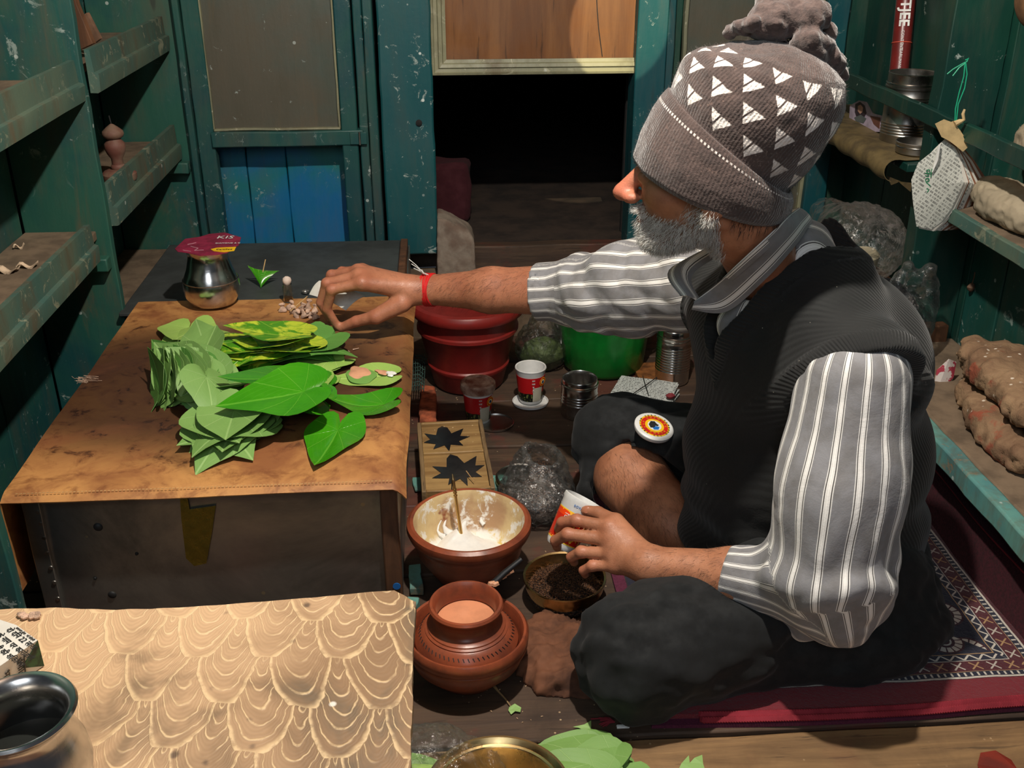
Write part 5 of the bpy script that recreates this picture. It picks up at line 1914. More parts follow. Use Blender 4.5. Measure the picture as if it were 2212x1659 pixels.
def torso(P, off=0.):
    d = ell(P, (.575, 1.40, .12), (.195, .195, .13), TR)
    d = smin(d, ell(P, (.56, 1.385, .26), (.188, .188, .17), TR), .05)
    d = smin(d, ell(P, (.535, 1.37, .43), (.155, .19, .13), TR), .06)
    d = smin(d, cap(P, (.535, 1.175, .492), (.43, 1.545, .475), .074, .062), .05)
    d = smin(d, cap(P, (.53, 1.29, .535), (.48, 1.42, .53), .062, .055), .04)
    d = smin(d, ell(P, (.585, 1.37, .45), (.08, .13, .10), TR), .05)
    d = smin(d, cap(P, (.50, 1.345, .55), (.475, 1.34, .59), .075, .068), .03)
    d = smin(d, cap(P, (.505, 1.285, .560), (.50, 1.25, .54), .046, .05), .03)
    d = smin(d, cap(P, (.545, 1.31, .570), (.505, 1.28, .552), .040, .036), .03)
    cc = [W(1590, 700, 1.325), W(1668, 622, 1.315), W(1720, 560, 1.325), W(1752, 520, 1.36)]
    d = smin(d, chain(P, cc, [.040, .041, .040, .036], .02), .03)
    return d - off


# near (left) arm
nS, nE, nW = np.array([.525, 1.165, .500]), F(1785, 1268, .20), F(1402, 1220, .165)
n_elb = nE
H = {}
NH = dict(
    wrist=W(1398, 1220, 1.235),
    i=[W(1318, 1140, 1.290), W(1246, 1124, 1.318), W(1214, 1128, 1.332), W(1206, 1142, 1.342)],
    m=[W(1316, 1166, 1.278), W(1226, 1154, 1.303), W(1200, 1168, 1.320), W(1204, 1182, 1.333)],
    r=[W(1324, 1196, 1.264), W(1256, 1192, 1.283), W(1234, 1203, 1.297), W(1240, 1214, 1.308)],
    l=[W(1332, 1222, 1.252), W(1280, 1222, 1.265), W(1260, 1232, 1.275), W(1264, 1241, 1.284)],
    t=[W(1372, 1180, 1.262), W(1330, 1128, 1.302), W(1292, 1108, 1.330), W(1266, 1103, 1.340)])
FH = dict(
    wrist=W(905, 628, 1.862),
    i=[W(782, 612, 1.838), W(716, 626, 1.842), W(706, 668, 1.85), W(727, 702, 1.856)],
    m=[W(776, 596, 1.860), W(706, 612, 1.868), W(693, 654, 1.875), W(712, 688, 1.88)],
    r=[W(774, 586, 1.884), W(716, 594, 1.898), W(700, 630, 1.905), W(706, 660, 1.906)],
    l=[W(782, 584, 1.905), W(738, 586, 1.922), W(722, 610, 1.93), W(722, 632, 1.93)],
    t=[W(868, 656, 1.842), W(812, 684, 1.836), W(770, 694, 1.846), W(737, 708, 1.856)])


def hand(P, Hd, s=1.):
    w = Hd['wrist']
    d = None
    for k, r in zip('imrl', ((.0135, .0092, .0086, .0080, .0068), (.0135, .0094, .0086, .0080, .0068), (.013, .0088, .0080, .0075, .0064), (.012, .0078, .0070, .0066, .0058))):
        pts = Hd[k]
        c_ = cap(P, w * .88 + pts[0] * .12, pts[0], .017 * s, r[0] * s * .98)
        d = c_ if d is None else smin(d, c_, .016)
        # knuckle
    f = None
    for k, r in zip('imrl', ((.0108, .0094, .0082, .0072), (.0108, .0096, .0084, .0074), (.0104, .0090, .0078, .0069), (.0098, .0080, .0070, .0062))):
        pts = Hd[k]
        g = cap(P, pts[0], pts[1], r[0] * s, r[1] * s * .96)
        g = smin(g, np.linalg.norm(P - pts[1], axis=1) - r[1] * s * 1.04, .004)
        g = smin(g, cap(P, pts[1], pts[2], r[1] * s, r[2] * s), .003)
        g = smin(g, cap(P, pts[2], pts[3], r[2] * s, r[3] * s), .003)
        f = g if f is None else np.minimum(f, g)
        d = smin(d, np.linalg.norm(P - pts[0], axis=1) - r[0] * s * 1.12, .008)
    d = smin(d, f, .0055)
    t = Hd['t']
    g = cap(P, t[0], t[1], .0165 * s, .0125 * s)
    g = smin(g, cap(P, t[1], t[2], .0118 * s, .0100 * s), .004)
    g = smin(g, cap(P, t[2], t[3], .0102 * s, .0082 * s), .003)
    d = smin(d, cap(P, w * .6 + t[0] * .4, t[1], .017 * s, .012 * s), .012)
    return smin(d, g, .007)


def near_arm(P):
    d = cap(P, nE, (nE + nW) / 2, .044, .037)
    d = smin(d, cap(P, (nE + nW) / 2, nW, .036, .0265), .02)
    d = smin(d, cap(P, nW, NH['wrist'] * .9 + NH['m'][0] * .1, .026, .022), .012)
    return smin(d, hand(P, NH), .014)


fS, fE, fW = np.array([.40, 1.575, .475]), W(1235, 628, 1.755), W(925, 626, 1.862)


def far_arm(P):
    d = cap(P, fE, fE * .45 + fW * .55, .049, .040)
    d = smin(d, cap(P, fE * .45 + fW * .55, fW, .040, .0275), .02)
    d = smin(d, cap(P, fW, FH['wrist'] * .9 + FH['m'][0] * .1, .027, .022), .012)
    return smin(d, hand(P, FH, 1.06), .014)


sA, sB = W(1362, 1030, 1.60), W(1512, 1212, 1.40)


def shin(P):
    d = cap(P, sA, sA * .45 + sB * .55, .068, .056)
    d = smin(d, cap(P, sA * .45 + sB * .55, sB, .054, .036), .03)
    d = smin(d, ell(P, sA * .5 + sB * .5 + np.array([.02, .0, -.02]), (.05, .06, .045)), .03)
    d = smin(d, ell(P, (.46, 1.33, .03), (.05, .09, .03)), .02)
    return d


def bounds(pts, m):
    pts = np.array(pts)
    return pts.min(0) - m, pts.max(0) + m


pieces = []
parts_q = []
off = 0
flush = []
stub = []


def add_piece(fn, lo, hi, h, fl=None, st=None, post=None):
    global off
    V, Q = surface(fn, lo, hi, h)
    V = relax(V, Q, 1, .3)
    if post is not None:
        V = post(V, Q)
    pieces.append(V)
    parts_q.append(Q + off)
    off += len(V)
    flush.append(fl(V) if fl else np.zeros(len(V)))
    stub.append(st(V) if st else np.zeros(len(V)))
    return V, Q


def sst(x, a, b):
    t = np.clip((x - a) / (b - a), 0, 1)
    return t * t * (3 - 2 * t)


def beard_w(V):
    q = hq(V)
    x, y, z = q[:, 0], np.abs(q[:, 1]), q[:, 2]
    w = sst(-z, .058, .078) * sst(x, -.022, .004)
    # side burns along the jaw
    w = np.maximum(w, sst(-z, .036, .060) * sst(x, -.022, -.006) * sst(-x, -.034, -.012) * .9)
    # moustache
    w = np.maximum(w, sst(x, .074, .086) * sst(-z, .051, .056) * sst(-y, -.036, -.026) * (x < .106))
    # bare cheek in front of the jaw line
    w *= 1 - sst(y, .016, .03) * sst(x, .040, .060) * sst(z, -.062, -.044)
    # bare lips and neck
    w *= 1 - (np.abs(z + .072) < .008) * (x > .088)
    w *= sst(z, -.142, -.122)
    return w


hV, hQ = add_piece(head_sdf, (.20, 1.12, .52), (.53, 1.44, .87), .0034,
                   lambda V: sst(((V - HC) @ HR)[:, 0], .085, .115) * .8 + .1 * (nz(V, 6, 3) > .3), beard_w)
aV, aQ = add_piece(near_arm, *bounds([nE, nW] + sum([NH[k] for k in 'imrlt'], []), .06), .0024,
                   lambda V: np.clip(sum(np.exp(-(np.linalg.norm(V - NH[k][j], axis=1) / .011) ** 2) for k in 'imrl' for j in (0, 1, 2)), 0, 1) * .7)
bV, bQ = add_piece(far_arm, *bounds([fE, fW] + sum([FH[k] for k in 'imrlt'], []), .06), .0028,
                   lambda V: np.clip(sum(np.exp(-(np.linalg.norm(V - FH[k][j], axis=1) / .012) ** 2) for k in 'imrlt' for j in (0, 1, 2)), 0, 1) * .6 + .2)
cV, cQ = add_piece(shin, *bounds([sA, sB, (.46, 1.33, .03)], .09), .005)
add_piece(lambda P: smax(torso(P, -.03), .03 - P[:, 2], .003), (.33, 1.13, .0), (.78, 1.62, .66), .012)
body = link('body', np_mesh(np.concatenate(pieces), np.concatenate(parts_q), 'body', skin, {'flush': np.concatenate(flush), 'stubble': np.concatenate(stub)}), man, True)

# ----- beard and body hair
rs = np.random.RandomState(2)
hN = vnormals(hV, hQ)
w = beard_w(hV)
area_ok = np.where(w > .25)[0]


def sample(V, Q, N, wv, n, rs):
    ctr = V[Q].mean(1)
    wt = wv[Q].mean(1)
    a = np.linalg.norm(np.cross(V[Q[:, 2]] - V[Q[:, 0]], V[Q[:, 3]] - V[Q[:, 1]]), axis=1)
    p = wt * a
    p /= p.sum()
    k = rs.choice(len(Q), n, p=p)
    u, v = rs.rand(n, 1), rs.rand(n, 1)
    A, B, C, D = [V[Q[k, i]] for i in range(4)]
    pt = (A * (1 - u) + B * u) * (1 - v) + (D * (1 - u) + C * u) * v
    nn = N[Q[k]].mean(1)
    return pt, nn


hair_w = m_plain('white_hair', srgb(240, 238, 232), .45, var=.05)
hair_g = m_plain('grey_hair', srgb(176, 166, 154), .5)
hair_d = m_plain('dark_hair', srgb(52, 42, 36), .5)
down = HR @ np.array([.35, 0, -1.])
for nm, n, mat, L, r, sd in (('beard', 8500, hair_w, .0090, .00025, 1), ('beard', 4200, hair_g, .0085, .00024, 2), ('beard', 1500, hair_d, .008, .00023, 3)):
    wt = w.copy()
    q = hq(hV)
    if mat is hair_d:
        wt = wt * (.25 + sst(-q[:, 2], .07, .11)) * (q[:, 0] < .08)
    pt, nn = sample(hV, hQ, hN, wt, n, rs)
    dr_ = nn * .75 + down * .75 + rs.normal(size=nn.shape) * .22
    V, Fc = hairs(pt - nn * .0005, dr_, L, r, .3, sd, 3)
    o = link(nm, np_mesh(V, Fc, nm, mat), man, True)
    o['label'] = {1: 'short white beard hair', 2: 'grey hairs in the beard', 3: 'dark hairs along the jaw'}[sd]
# eyebrow
q = hq(hV)
wt = np.exp(-((q[:, 2] - .018) / .006) ** 2) * (np.abs(q[:, 1]) > .012) * (np.abs(q[:, 1]) < .05) * (q[:, 0] > .05)
pt, nn = sample(hV, hQ, hN, wt, 700, rs)
V, Fc = hairs(pt, nn * .5 + (HR @ np.array([.0, 1., -.1])) * np.sign(((pt - HC) @ HR)[:, 1:2]), .009, .0003, .3, 5, 2)
link('eyebrows', np_mesh(V, Fc, 'eyebrows', hair_d), man, True)
# hair at the nape below the cap
wt = (q[:, 0] < -.03) * sst(-q[:, 2], -.01, .03) * sst(q[:, 2], -.09, -.06)
pt, nn = sample(hV, hQ, hN, wt.astype(float), 1500, rs)
V, Fc = hairs(pt, nn * .3 + down, .010, .00022, .2, 6, 2)
link('nape_hair', np_mesh(V, Fc, 'nape_hair', hair_d), man, True)
for nm, VV, QQ, a_, b_, n, L in (('forearm_hair', aV, aQ, nW, nE, 1500, .011), ('forearm_hair', bV, bQ, fW, fE, 1500, .014), ('shin_hair', cV, cQ, sB, sA, 2000, .016)):
    NN = vnormals(VV, QQ)
    ax = unit(b_ - a_)
    t = (VV - a_) @ ax / np.linalg.norm(b_ - a_)
    wt = (t > -.02).astype(float) * (.3 + sst(NN[:, 2], -.2, .6))
    pt, nn = sample(VV, QQ, NN, wt, n, rs)
    dr_ = nn * .22 - ax * .6 + np.array([0, -.2, -.45]) + rs.normal(size=nn.shape) * .25
    V, Fc = hairs(pt, dr_, L, .00014, .3, 7, 3)
    link(nm, np_mesh(V, Fc, nm, hair_d), man, True)

# thumb nail
tn = NH['t'][3]
nrm = unit(np.array([-.05, -.75, .65]))
mk('thumb_nail', G().lathe([(0, .0012), (.004, .0010), (.0056, .0002), (.0058, -.0012), (0, -.0012)], 20, M=frame(tn + nrm * .0078, NH['t'][3] - NH['t'][2], None, nrm)), m_plain('nail', srgb(176, 112, 84), .3), man, True)

# ----- shirt
def m_stripe(name='striped_cotton', per=.0300):
    m = Mt(name)
    u = m.attr('su')
    uu = m.m_('FRACT', m.m_('ADD', m.m_('DIVIDE', u, per), 40))
    k = m.m_('ABSOLUTE', m.m_('SUBTRACT', uu, .5))
    n1 = m.noise(30, 5, .6)
    wv = m.noise(500, 2, .5)
    base = m.mix(m.mr(n1, .3, .7), srgb(136, 136, 140), srgb(118, 116, 116))
    white = m.mr(k, .098, .088)
    dark = m.m_('MULTIPLY', m.mr(k, .135, .13), m.mr(k, .095, .1))
    thin = m.m_('MULTIPLY', m.mr(k, .175, .17), m.mr(k, .135, .14))
    cutl = m.mr(m.m_('ABSOLUTE', m.m_('SUBTRACT', k, .048)), .012, .006)
    c = m.mix(thin, base, srgb(226, 224, 220))
    c = m.mix(dark, c, srgb(84, 80, 78))
    c = m.mix(white, c, srgb(238, 236, 232))
    c = m.mix(m.m_('MULTIPLY', cutl, .35), c, srgb(150, 140, 136))
    h = m.m_('ADD', m.m_('MULTIPLY', wv, .3), m.m_('MULTIPLY', m.noise(12, 4, .6, .8), 3.))
    return m.done(c, .78, 0, m.bump(h, .45, .0016), Sheen_Weight=.15)


M['shirt'] = m_stripe()


def su_of(V, axis, refs, r=.078, wob=.0022, seed=0):
    """stripe coordinate: angle about a polyline axis times a radius"""
    best = np.full(len(V), 1e9)
    su = np.zeros(len(V))
    ref = unit(refs)
    for a, b in zip(axis, axis[1:]):
        a, b = np.array(a), np.array(b)
        d = unit(b - a)
        e1 = unit(ref - d * (ref @ d))
        e2 = np.cross(d, e1)
        h = np.clip((V - a) @ (b - a) / ((b - a) @ (b - a)), 0, 1)
        q = V - (a + h[:, None] * (b - a))
        dist = np.linalg.norm(q, axis=1)
        s = np.arctan2(q @ e2, q @ e1) * r
        m = dist < best
        su[m] = s[m]
        best[m] = dist[m]
        ref = e1
    return su + wob * nz(V, 6, seed)


# near sleeve: full upper sleeve, bend at the elbow, rolled cuff
cuf = W(1640, 1250, 1.16)
u0, u1, u2 = np.array([.522, 1.165, .487]), np.array([.508, 1.128, .36]), np.array([.502, 1.105, .235])
cuf = nE * .44 + nW * .56
elb2 = nE + np.array([.012, -.01, -.012])


def near_sleeve(P):
    d = cap(P, u0, u1, .072, .078)
    d = smin(d, cap(P, u1, u2, .079, .082), .03)
    d = smin(d, cap(P, u2, elb2, .078, .062), .03)
    fa = cap(P, elb2, cuf, .062, .0475)
    d = smin(d, fa, .02)
    # bunched roll hanging under the elbow
    d = smin(d, cap(P, F(1735, 1325, .145), F(1690, 1300, .150), .034, .036), .02)
    d = smin(d, cap(P, F(1700, 1180, .245), F(1680, 1235, .21), .028, .026), .02)
    # folds
    ax = unit(u2 - u0)
    t = (P - u0) @ ax
    ff = .0050 * np.sin(t * 40 + 6 * nz(P, 2.2, 3)) * sst(t, .15, .27) + .0055 * nz(P, 3.2, 8) + .0046 * (1 - 2 * np.abs(nz(P * [1, 1, .55], 9.0, 11))) * (.4 + .6 * sst(t, .1, .25))
    d = d + ff
    # open end of the cuff
    e = unit(cuf - elb2)
    pl = (P - cuf) @ (e + np.array([0, 0, .12]))
    d = smax(d, pl, .003)
    return d


V, Q = surface(near_sleeve, *bounds([u0, u1, u2, nE, cuf, F(1735, 1345, .12)], .1), .0036)
V = relax(V, Q, 1, .35)
su = su_of(V, [u0, u2, elb2, cuf], (0, -1, .1), .080, .0018, 4)
link('shirt_sleeve', np_mesh(V, Q, 'shirt_sleeve', M['shirt'], {'su': su}), man, True)
# shoulder seam
# far sleeve
g0, g1, g2 = fS + np.array([.01, -.01, 0]), W(1345, 628, 1.68), W(1160, 631, 1.782)


def far_sleeve(P):
    d = cap(P, g0, g1, .082, .082)
    d = smin(d, cap(P, g1, fE + np.array([0, 0, .0]), .078, .066), .03)
    d = smin(d, cap(P, fE, g2, .056, .051), .008)
    ax = unit(g2 - g0)
    t = (P - g0) @ ax
    d = d + .005 * np.sin(t * 40 + 4 * nz(P, 2.5, 5)) * sst(t, .02, .1) * sst(-t, -.26, -.22) + .006 * nz(P, 3.2, 9) + .005 * (1 - 2 * np.abs(nz(P * [.7, .7, 1.1], 10.0, 2)))
    e = unit(g2 - fE)
    d = smax(d, (P - g2) @ e, .003)
    d = smax(d, -cap(P, g2 - e * .04, g2 + e * .05, .046, .047), .003)
    # the turned-up cuff stands proud
    c_ = smax(smax(cap(P, g2 - e * .06, g2 + e * .04, .0545, .0535) + .001 * nz(P, 5, 2), (P - g2) @ e - .001, .003), -((P - g2) @ e + .062), .004)
    c_ = smax(c_, -cap(P, g2 - e * .04, g2 + e * .05, .0465, .0475), .003)
    return np.minimum(d, c_)


V, Q = surface(far_sleeve, *bounds([g0, g1, g2, fE], .1), .0044)
V = relax(V, Q, 1, .35)
su = su_of(V, [g0, fE, g2], (0, .3, -1), .078, .0065, 6)
link('shirt_sleeve', np_mesh(V, Q, 'shirt_sleeve', M['shirt'], {'su': su}), man, True)

# shirt front seen in the V, and vest
V0 = np.array([.392, 1.325, .452])
NK = np.array([.452, 1.335, .59])


def vcut(P):
    q = P - V0
    a = q @ TL
    h = q[:, 2] + .18 * (q @ TD)
    ang = np.where(a < 0, .45, .66)
    dv = np.abs(a) * np.cos(ang) - h * np.sin(ang)
    dv = smin(dv, cap(P, NK - np.array([-.02, -.01, .0]), NK + np.array([-.05, .01, .12]), .060, .070), .01)
    # only the front half
    return smax(dv, -((P - np.array([.50, 1.36, .5])) @ TD) - .045, .01)


V, Q = surface(lambda P: smax(torso(P, -.012) + .002 * nz(P, 4, 3), -(cap(P, NB, HC, .052, .056)), .004), (.33, 1.18, .40), (.60, 1.50, .65), .005)
su = (V @ TL) * 1.0 + .002 * nz(V, 5, 2)
link('shirt_front', np_mesh(V, Q, 'shirt_front', M['shirt'], {'su': su}), man, True)

# armholes
nArm = [np.array([.525, 1.160, .500]), unit(np.array([.05, -.80, -.60]))]
fArm = [np.array([.41, 1.535, .475]), unit(np.array([-.30, .93, .05]))]


def vest(P):
    d = torso(P, .003)
    d = d + .0045 * nz(P, 1.8, 4) + .0025 * (1 - 2 * np.abs(nz(P, 4.0, 6))) * sst(-P[:, 2], -.42, -.15)
    # belly folds
    d = d + .006 * np.sin(P[:, 2] * 62 + 3 * nz(P, 1.6, 9)) * sst(-P[:, 2], -.26, -.14)
    vc = vcut(P)
    a1 = (P - nArm[0]) @ nArm[1]
    a2 = (P - fArm[0]) @ fArm[1]
    band = np.maximum(sst(-vc, -.026, -.020), np.maximum(sst(a1, -.030, -.025) * sst(P[:, 2], .36, .42), sst(a2, -.03, -.024)))
    d = d - .0035 * band
    d = smax(d, -vc, .004)
    # trim beyond the shoulders, above the lap only
    d = smax(d, a1 - .004 - .16 * sst(-P[:, 2], -.44, -.34), .004)
    d = smax(d, a2 - .045, .004)
    d = smax(d, .075 - P[:, 2], .01)
    return d


knit = Mt('black_knit')
rib = knit.attr('rib')
xx = knit.attr('kx')
n1 = knit.noise(20, 4, .6)
w1 = knit.m_('SINE', knit.m_('MULTIPLY', xx, 2400))
w2 = knit.m_('SINE', knit.m_('MULTIPLY', knit.attr('ky'), 1100))
hh = knit.m_('ADD', knit.m_('MULTIPLY', w1, knit.m_('SUBTRACT', .35, knit.m_('MULTIPLY', rib, .3))), knit.m_('MULTIPLY', w2, knit.m_('MULTIPLY', rib, 1.)))
hh = knit.m_('ADD', hh, knit.m_('MULTIPLY', knit.noise(240, 3), .6))
c = knit.mix(knit.mr(n1, .3, .7), srgb(19, 21, 21), srgb(13, 14, 15))
sp = knit.m_('MULTIPLY', knit.mr(knit.voro(60), .05, .03), knit.mr(knit.noise(8, 2), .56, .6))
c = knit.mix(sp, c, srgb(170, 165, 150))
M['vest'] = knit.done(c, .85, 0, knit.bump(hh, .5, .0014), Sheen_Weight=.10, Sheen_Roughness=.5)
V, Q = surface(vest, (.30, 1.08, .05), (.80, 1.66, .70), .0042)
V = relax(V, Q, 1, .4)
vc = vcut(V)
a1 = (V - nArm[0]) @ nArm[1]
a2 = (V - fArm[0]) @ fArm[1]
ribv = np.maximum(sst(-vc, -.026, -.020), np.maximum(sst(a1, -.030, -.025) * sst(V[:, 2], .36, .42), sst(a2, -.03, -.024)))
ky = np.where(sst(-vc, -.026, -.02) > .5, (V - V0) @ unit(TD * -.2 + np.array([0, 0, 1])) * 1.0, np.arctan2((V - nArm[0])[:, 2], (V - nArm[0])[:, 0]) * .08)
link('sweater_vest', np_mesh(V, Q, 'sweater_vest', M['vest'], {'rib': ribv, 'ky': ky, 'kx': V[:, 1] * .3 + V[:, 0] * .2 + V[:, 2] * .15}), man, True)

# collar: a folded band round the neck, falling to two points in front
def hit(fn, px, py, t0=.8, t1=2.6, n=900):
    d = _ray(px, py)
    d = d / np.linalg.norm(d)
    P = _o + d * np.linspace(t0, t1, n)[:, None]
    v = fn(P)
    k = np.argmax(v < 0)
    return P[k]


def on_body(px, py, lift, far=9.):
    p = hit(lambda P: np.minimum(torso(P, .006), smin(cap(P, hp_(-.035, 0, -.05), NB, .056, .050), cap(P, NB, NB + np.array([.02, 0, -.05]), .05, .06), .02)), px, py)
    d = unit(_ray(px, py))
    if p[1] > far or p[1] < .9:
        p = W(px, py, far)
    return p - d * lift


tops = [on_body(1500, 652, .010, 1.31), on_body(1540, 618, .012, 1.30), on_body(1595, 567, .012, 1.29), on_body(1655, 512, .012, 1.30), on_body(1703, 466, .010, 1.32), W(1722, 450, 1.37), np.array([.455, 1.415, .622]), W(1480, 570, 1.390), W(1500, 645, 1.330)]
bots = [on_body(1494, 668, .008, 1.31), on_body(1570, 672, .007, 1.30), on_body(1653, 602, .006, 1.28), on_body(1708, 541, .006, 1.29), on_body(1738, 500, .005, 1.32), W(1746, 474, 1.385), np.array([.460, 1.440, .592]), W(1452, 578, 1.402), W(1470, 640, 1.342)]
stnd = [t * .88 + NB * .12 + np.array([0, 0, -.012]) for t in tops]


def cr(pts, t):
    n = len(pts) - 1
    i = min(int(t * n), n - 1)
    f = t * n - i
    p0, p1, p2, p3 = pts[max(i - 1, 0)], pts[i], pts[i + 1], pts[min(i + 2, n)]
    return .5 * ((2 * p1) + (p2 - p0) * f + (2 * p0 - 5 * p1 + 4 * p2 - p3) * f * f + (3 * p1 - p0 - 3 * p2 + p3) * f ** 3)


nU, nV = 72, 12
Pc = np.zeros((nU, nV, 3))
UVc = np.zeros((nU, nV))
for i in range(nU):
    u = i / (nU - 1)
    T0, B0, S0 = cr(tops, u), cr(bots, u), cr(stnd, u)
    for j in range(nV):
        t = j / (nV - 1)
        if t < .25:
            p = S0 * (1 - t / .25) + T0 * (t / .25)
        else:
            q = (t - .25) / .75
            p = T0 * (1 - q) + B0 * q + np.array([0, -.003, .003]) * sin(pi * q)
        Pc[i, j] = p
        UVc[i, j] = .004 + t * .052
me = mesh_of(G().sheet(Pc, .0022), 'shirt_collar', M['shirt'])
su = np.concatenate([UVc.reshape(-1), UVc.reshape(-1)])
at = me.attributes.new('su', 'FLOAT', 'POINT')
at.data.foreach_set('value', su.astype(np.float32))
link('shirt_collar', me, man, True)

# ----- loose black trousers
kF, kN = W(1335, 945, 1.68), F(1375, 1405, .095)
hem0 = W(1350, 1005, 1.625)


def lungi(P):
    d = ell(P, (.585, 1.38, .08), (.195, .22, .12))
    d = smin(d, cap(P, (.60, 1.50, .12), kF, .115, .082), .05)
    d = smin(d, ell(P, kF + np.array([.0, 0, 0]), (.085, .08, .085)), .03)
    d = smin(d, cap(P, kF + np.array([-.02, -.03, -.03]), W(1275, 1060, 1.60), .062, .030), .035)
    d = smin(d, cap(P, kF + np.array([.06, -.02, .01]), W(1460, 1040, 1.56), .06, .03), .03)
    d = smin(d, cap(P, (.60, 1.27, .10), kN, .115, .092), .05)
    d = smin(d, cap(P, kN + np.array([.02, 0, -.04]), F(1860, 1370, .05), .055, .055), .05)
    d = smin(d, cap(P, kN + np.array([.0, .0, -.02]), (.46, 1.30, .05), .07, .05), .04)
    d = smin(d, ell(P, (.58, 1.25, .05), (.19, .14, .07)), .05)
    # folds radiating from the knees
    q = P - kN
    a = np.arctan2(q[:, 1], q[:, 0])
    d = d + .0022 * np.sin(9 * a + 5 * nz(P, 1.6, 4)) * np.exp(-(np.linalg.norm(q, axis=1) / .22) ** 2)
    d = d + .008 * (1 - 2 * np.abs(nz(P * [.6, 1.3, 1], 3.5, 7))) + .0055 * (1 - 2 * np.abs(nz(P * [.45, 1.3, 1.2], 8, 8))) + .002 * (1 - 2 * np.abs(nz(P * [.6, 1.2, 1], 18, 3)))
    # hem lifted off the bare shin
    cutd = cap(P, hem0 + np.array([.004, -.01, -.012]), sB + unit(sB - sA) * .05, .078, .085)
    lim = (P - hem0) @ unit(sB - sA) - .0
    near = P[:, 1] - 1.345
    cutd = smax(cutd, -lim, .012)
    cutd = smax(cutd, -near, .012)
    d = smax(d, -cutd, .006)
    d = smax(d, .0175 - P[:, 2], .003)
    return d


V, Q = surface(lungi, (.12, 1.02, .0), (.92, 1.84, .30), .0058)
V = relax(V, Q, 1, .4)
blk = m_plain('black_cotton', srgb(17, 20, 22), .88, var=.18, scale=40, bump=.35, bd=.0012, Sheen_Weight=.04)
link('black_trousers', np_mesh(V, Q, 'black_trousers', blk), man, True)

# ----- knitted cap
hatO = np.array([.340, 1.272, .716])
A_ = unit(np.array([.34, -.06, .935]))
HB = basis((-.97, .22, .3), A_)
HB = np.stack([unit(HB[:, 0] - A_ * (HB[:, 0] @ A_)), np.cross(A_, unit(HB[:, 0] - A_ * (HB[:, 0] @ A_))), A_], 1)
prof = [(.098, .012), (.102, -.001), (.110, -.006), (.1165, .0), (.119, .02), (.116, .042), (.1115, .056), (.1075, .0625), (.1045, .062), (.1035, .0605), (.104, .066), (.107, .078), (.1095, .095), (.1095, .115), (.106, .135), (.097, .154), (.082, .171), (.062, .182), (.042, .190), (.02, .193), (.002, .194)]
pr = np.array(prof)
seg = np.r_[0, np.cumsum(np.linalg.norm(np.diff(pr, axis=0), axis=1))]
nT, nR = 320, 150
tt = np.linspace(0, seg[-1], nR)
rr = np.interp(tt, seg, pr[:, 0])
hh = np.interp(tt, seg, pr[:, 1])
th = np.linspace(0, 2 * pi, nT, endpoint=False)
T_, R2 = np.meshgrid(th, rr, indexing='ij')
_, H2 = np.meshgrid(th, hh, indexing='ij')
_, S2 = np.meshgrid(th, tt, indexing='ij')
fx = R2 * np.cos(T_) * .90
fy_ = R2 * np.sin(T_) * .83
Pl = np.stack([fx, fy_, H2], 2)
flat = Pl.reshape(-1, 3)
up_ = sst(flat[:, 2], .07, .12)
dsp = .005 * nz(flat, 5, 5) * up_ + .0035 * nz(flat, 12, 6) * up_ + .0018 * nz(flat, 12, 9)
rad = flat.copy()
rad[:, 2] *= .6
rad /= np.linalg.norm(rad, axis=1, keepdims=True) + 1e-9
flat = flat + rad * dsp[:, None]
flat[:, 0] -= .022 * sst(flat[:, 2], .06, .17)          # crown leans back
flat[:, 2] += .010 * sst(flat[:, 2], .12, .19) * np.clip(-flat[:, 0] / .1, -1, 1)
cth = np.cos(T_.reshape(-1))
hz = H2.reshape(-1)
flat[:, 2] += cth * .030 * (np.clip(hz / .0625, 0, 1) * (1 - sst(hz, .09, .19)))
flat[:, 2] -= .006 * np.abs(np.sin(T_.reshape(-1))) * (1 - sst(hz, .0, .06))
flat[:, 2] *= .97
Vh = hatO + flat @ HB.T
idx = np.arange(nT * nR).reshape(nT, nR)
nx_ = np.roll(idx, -1, axis=0)
Qh = np.stack([idx[:, :-1], nx_[:, :-1], nx_[:, 1:], idx[:, 1:]], 2).reshape(-1, 4)
wool = Mt('brown_wool')
ct, stn, sv = wool.attr('ct'), wool.attr('st'), wool.attr('sv')
n1 = wool.noise(26, 5, .7)
n2 = wool.noise(160, 3, .7)
base = wool.mix(wool.mr(n1, .3, .7), srgb(82, 65, 60), srgb(60, 47, 44))
base = wool.mix(wool.m_('MULTIPLY', wool.mr(n2, .5, .7), .5), base, srgb(44, 34, 32))
base = wool.mix(wool.m_('MULTIPLY', wool.mr(wool.noise(75, 4, .8, 0, wool.vec(off=(1, 1, 1))), .62, .7), .35), base, srgb(150, 120, 108))
ang = wool.m_('ARCTAN2', stn, ct)
ucnt = wool.m_('MULTIPLY', wool.m_('DIVIDE', ang, 2 * pi), 13)
vv = wool.m_('DIVIDE', wool.m_('SUBTRACT', sv, .106), .0285)
row = wool.m_('FLOOR', vv)
fu = wool.m_('SUBTRACT', wool.m_('FRACT', wool.m_('ADD', wool.m_('ADD', ucnt, 40), wool.m_('MULTIPLY', row, .5))), .5)
fv = wool.m_('FRACT', vv)
edge_n = wool.m_('MULTIPLY', wool.m_('SUBTRACT', wool.noise(150, 3, .7), .5), .16)
fv2 = wool.m_('ADD', fv, edge_n)
hw = wool.m_('MULTIPLY', wool.m_('SUBTRACT', fv2, .12), .47)
tri = wool.m_('MULTIPLY', wool.mr(wool.m_('SUBTRACT', wool.m_('ABSOLUTE', fu), hw), .015, -.015), wool.m_('MULTIPLY', wool.mr(fv2, .10, .14), wool.mr(fv2, .84, .78)))
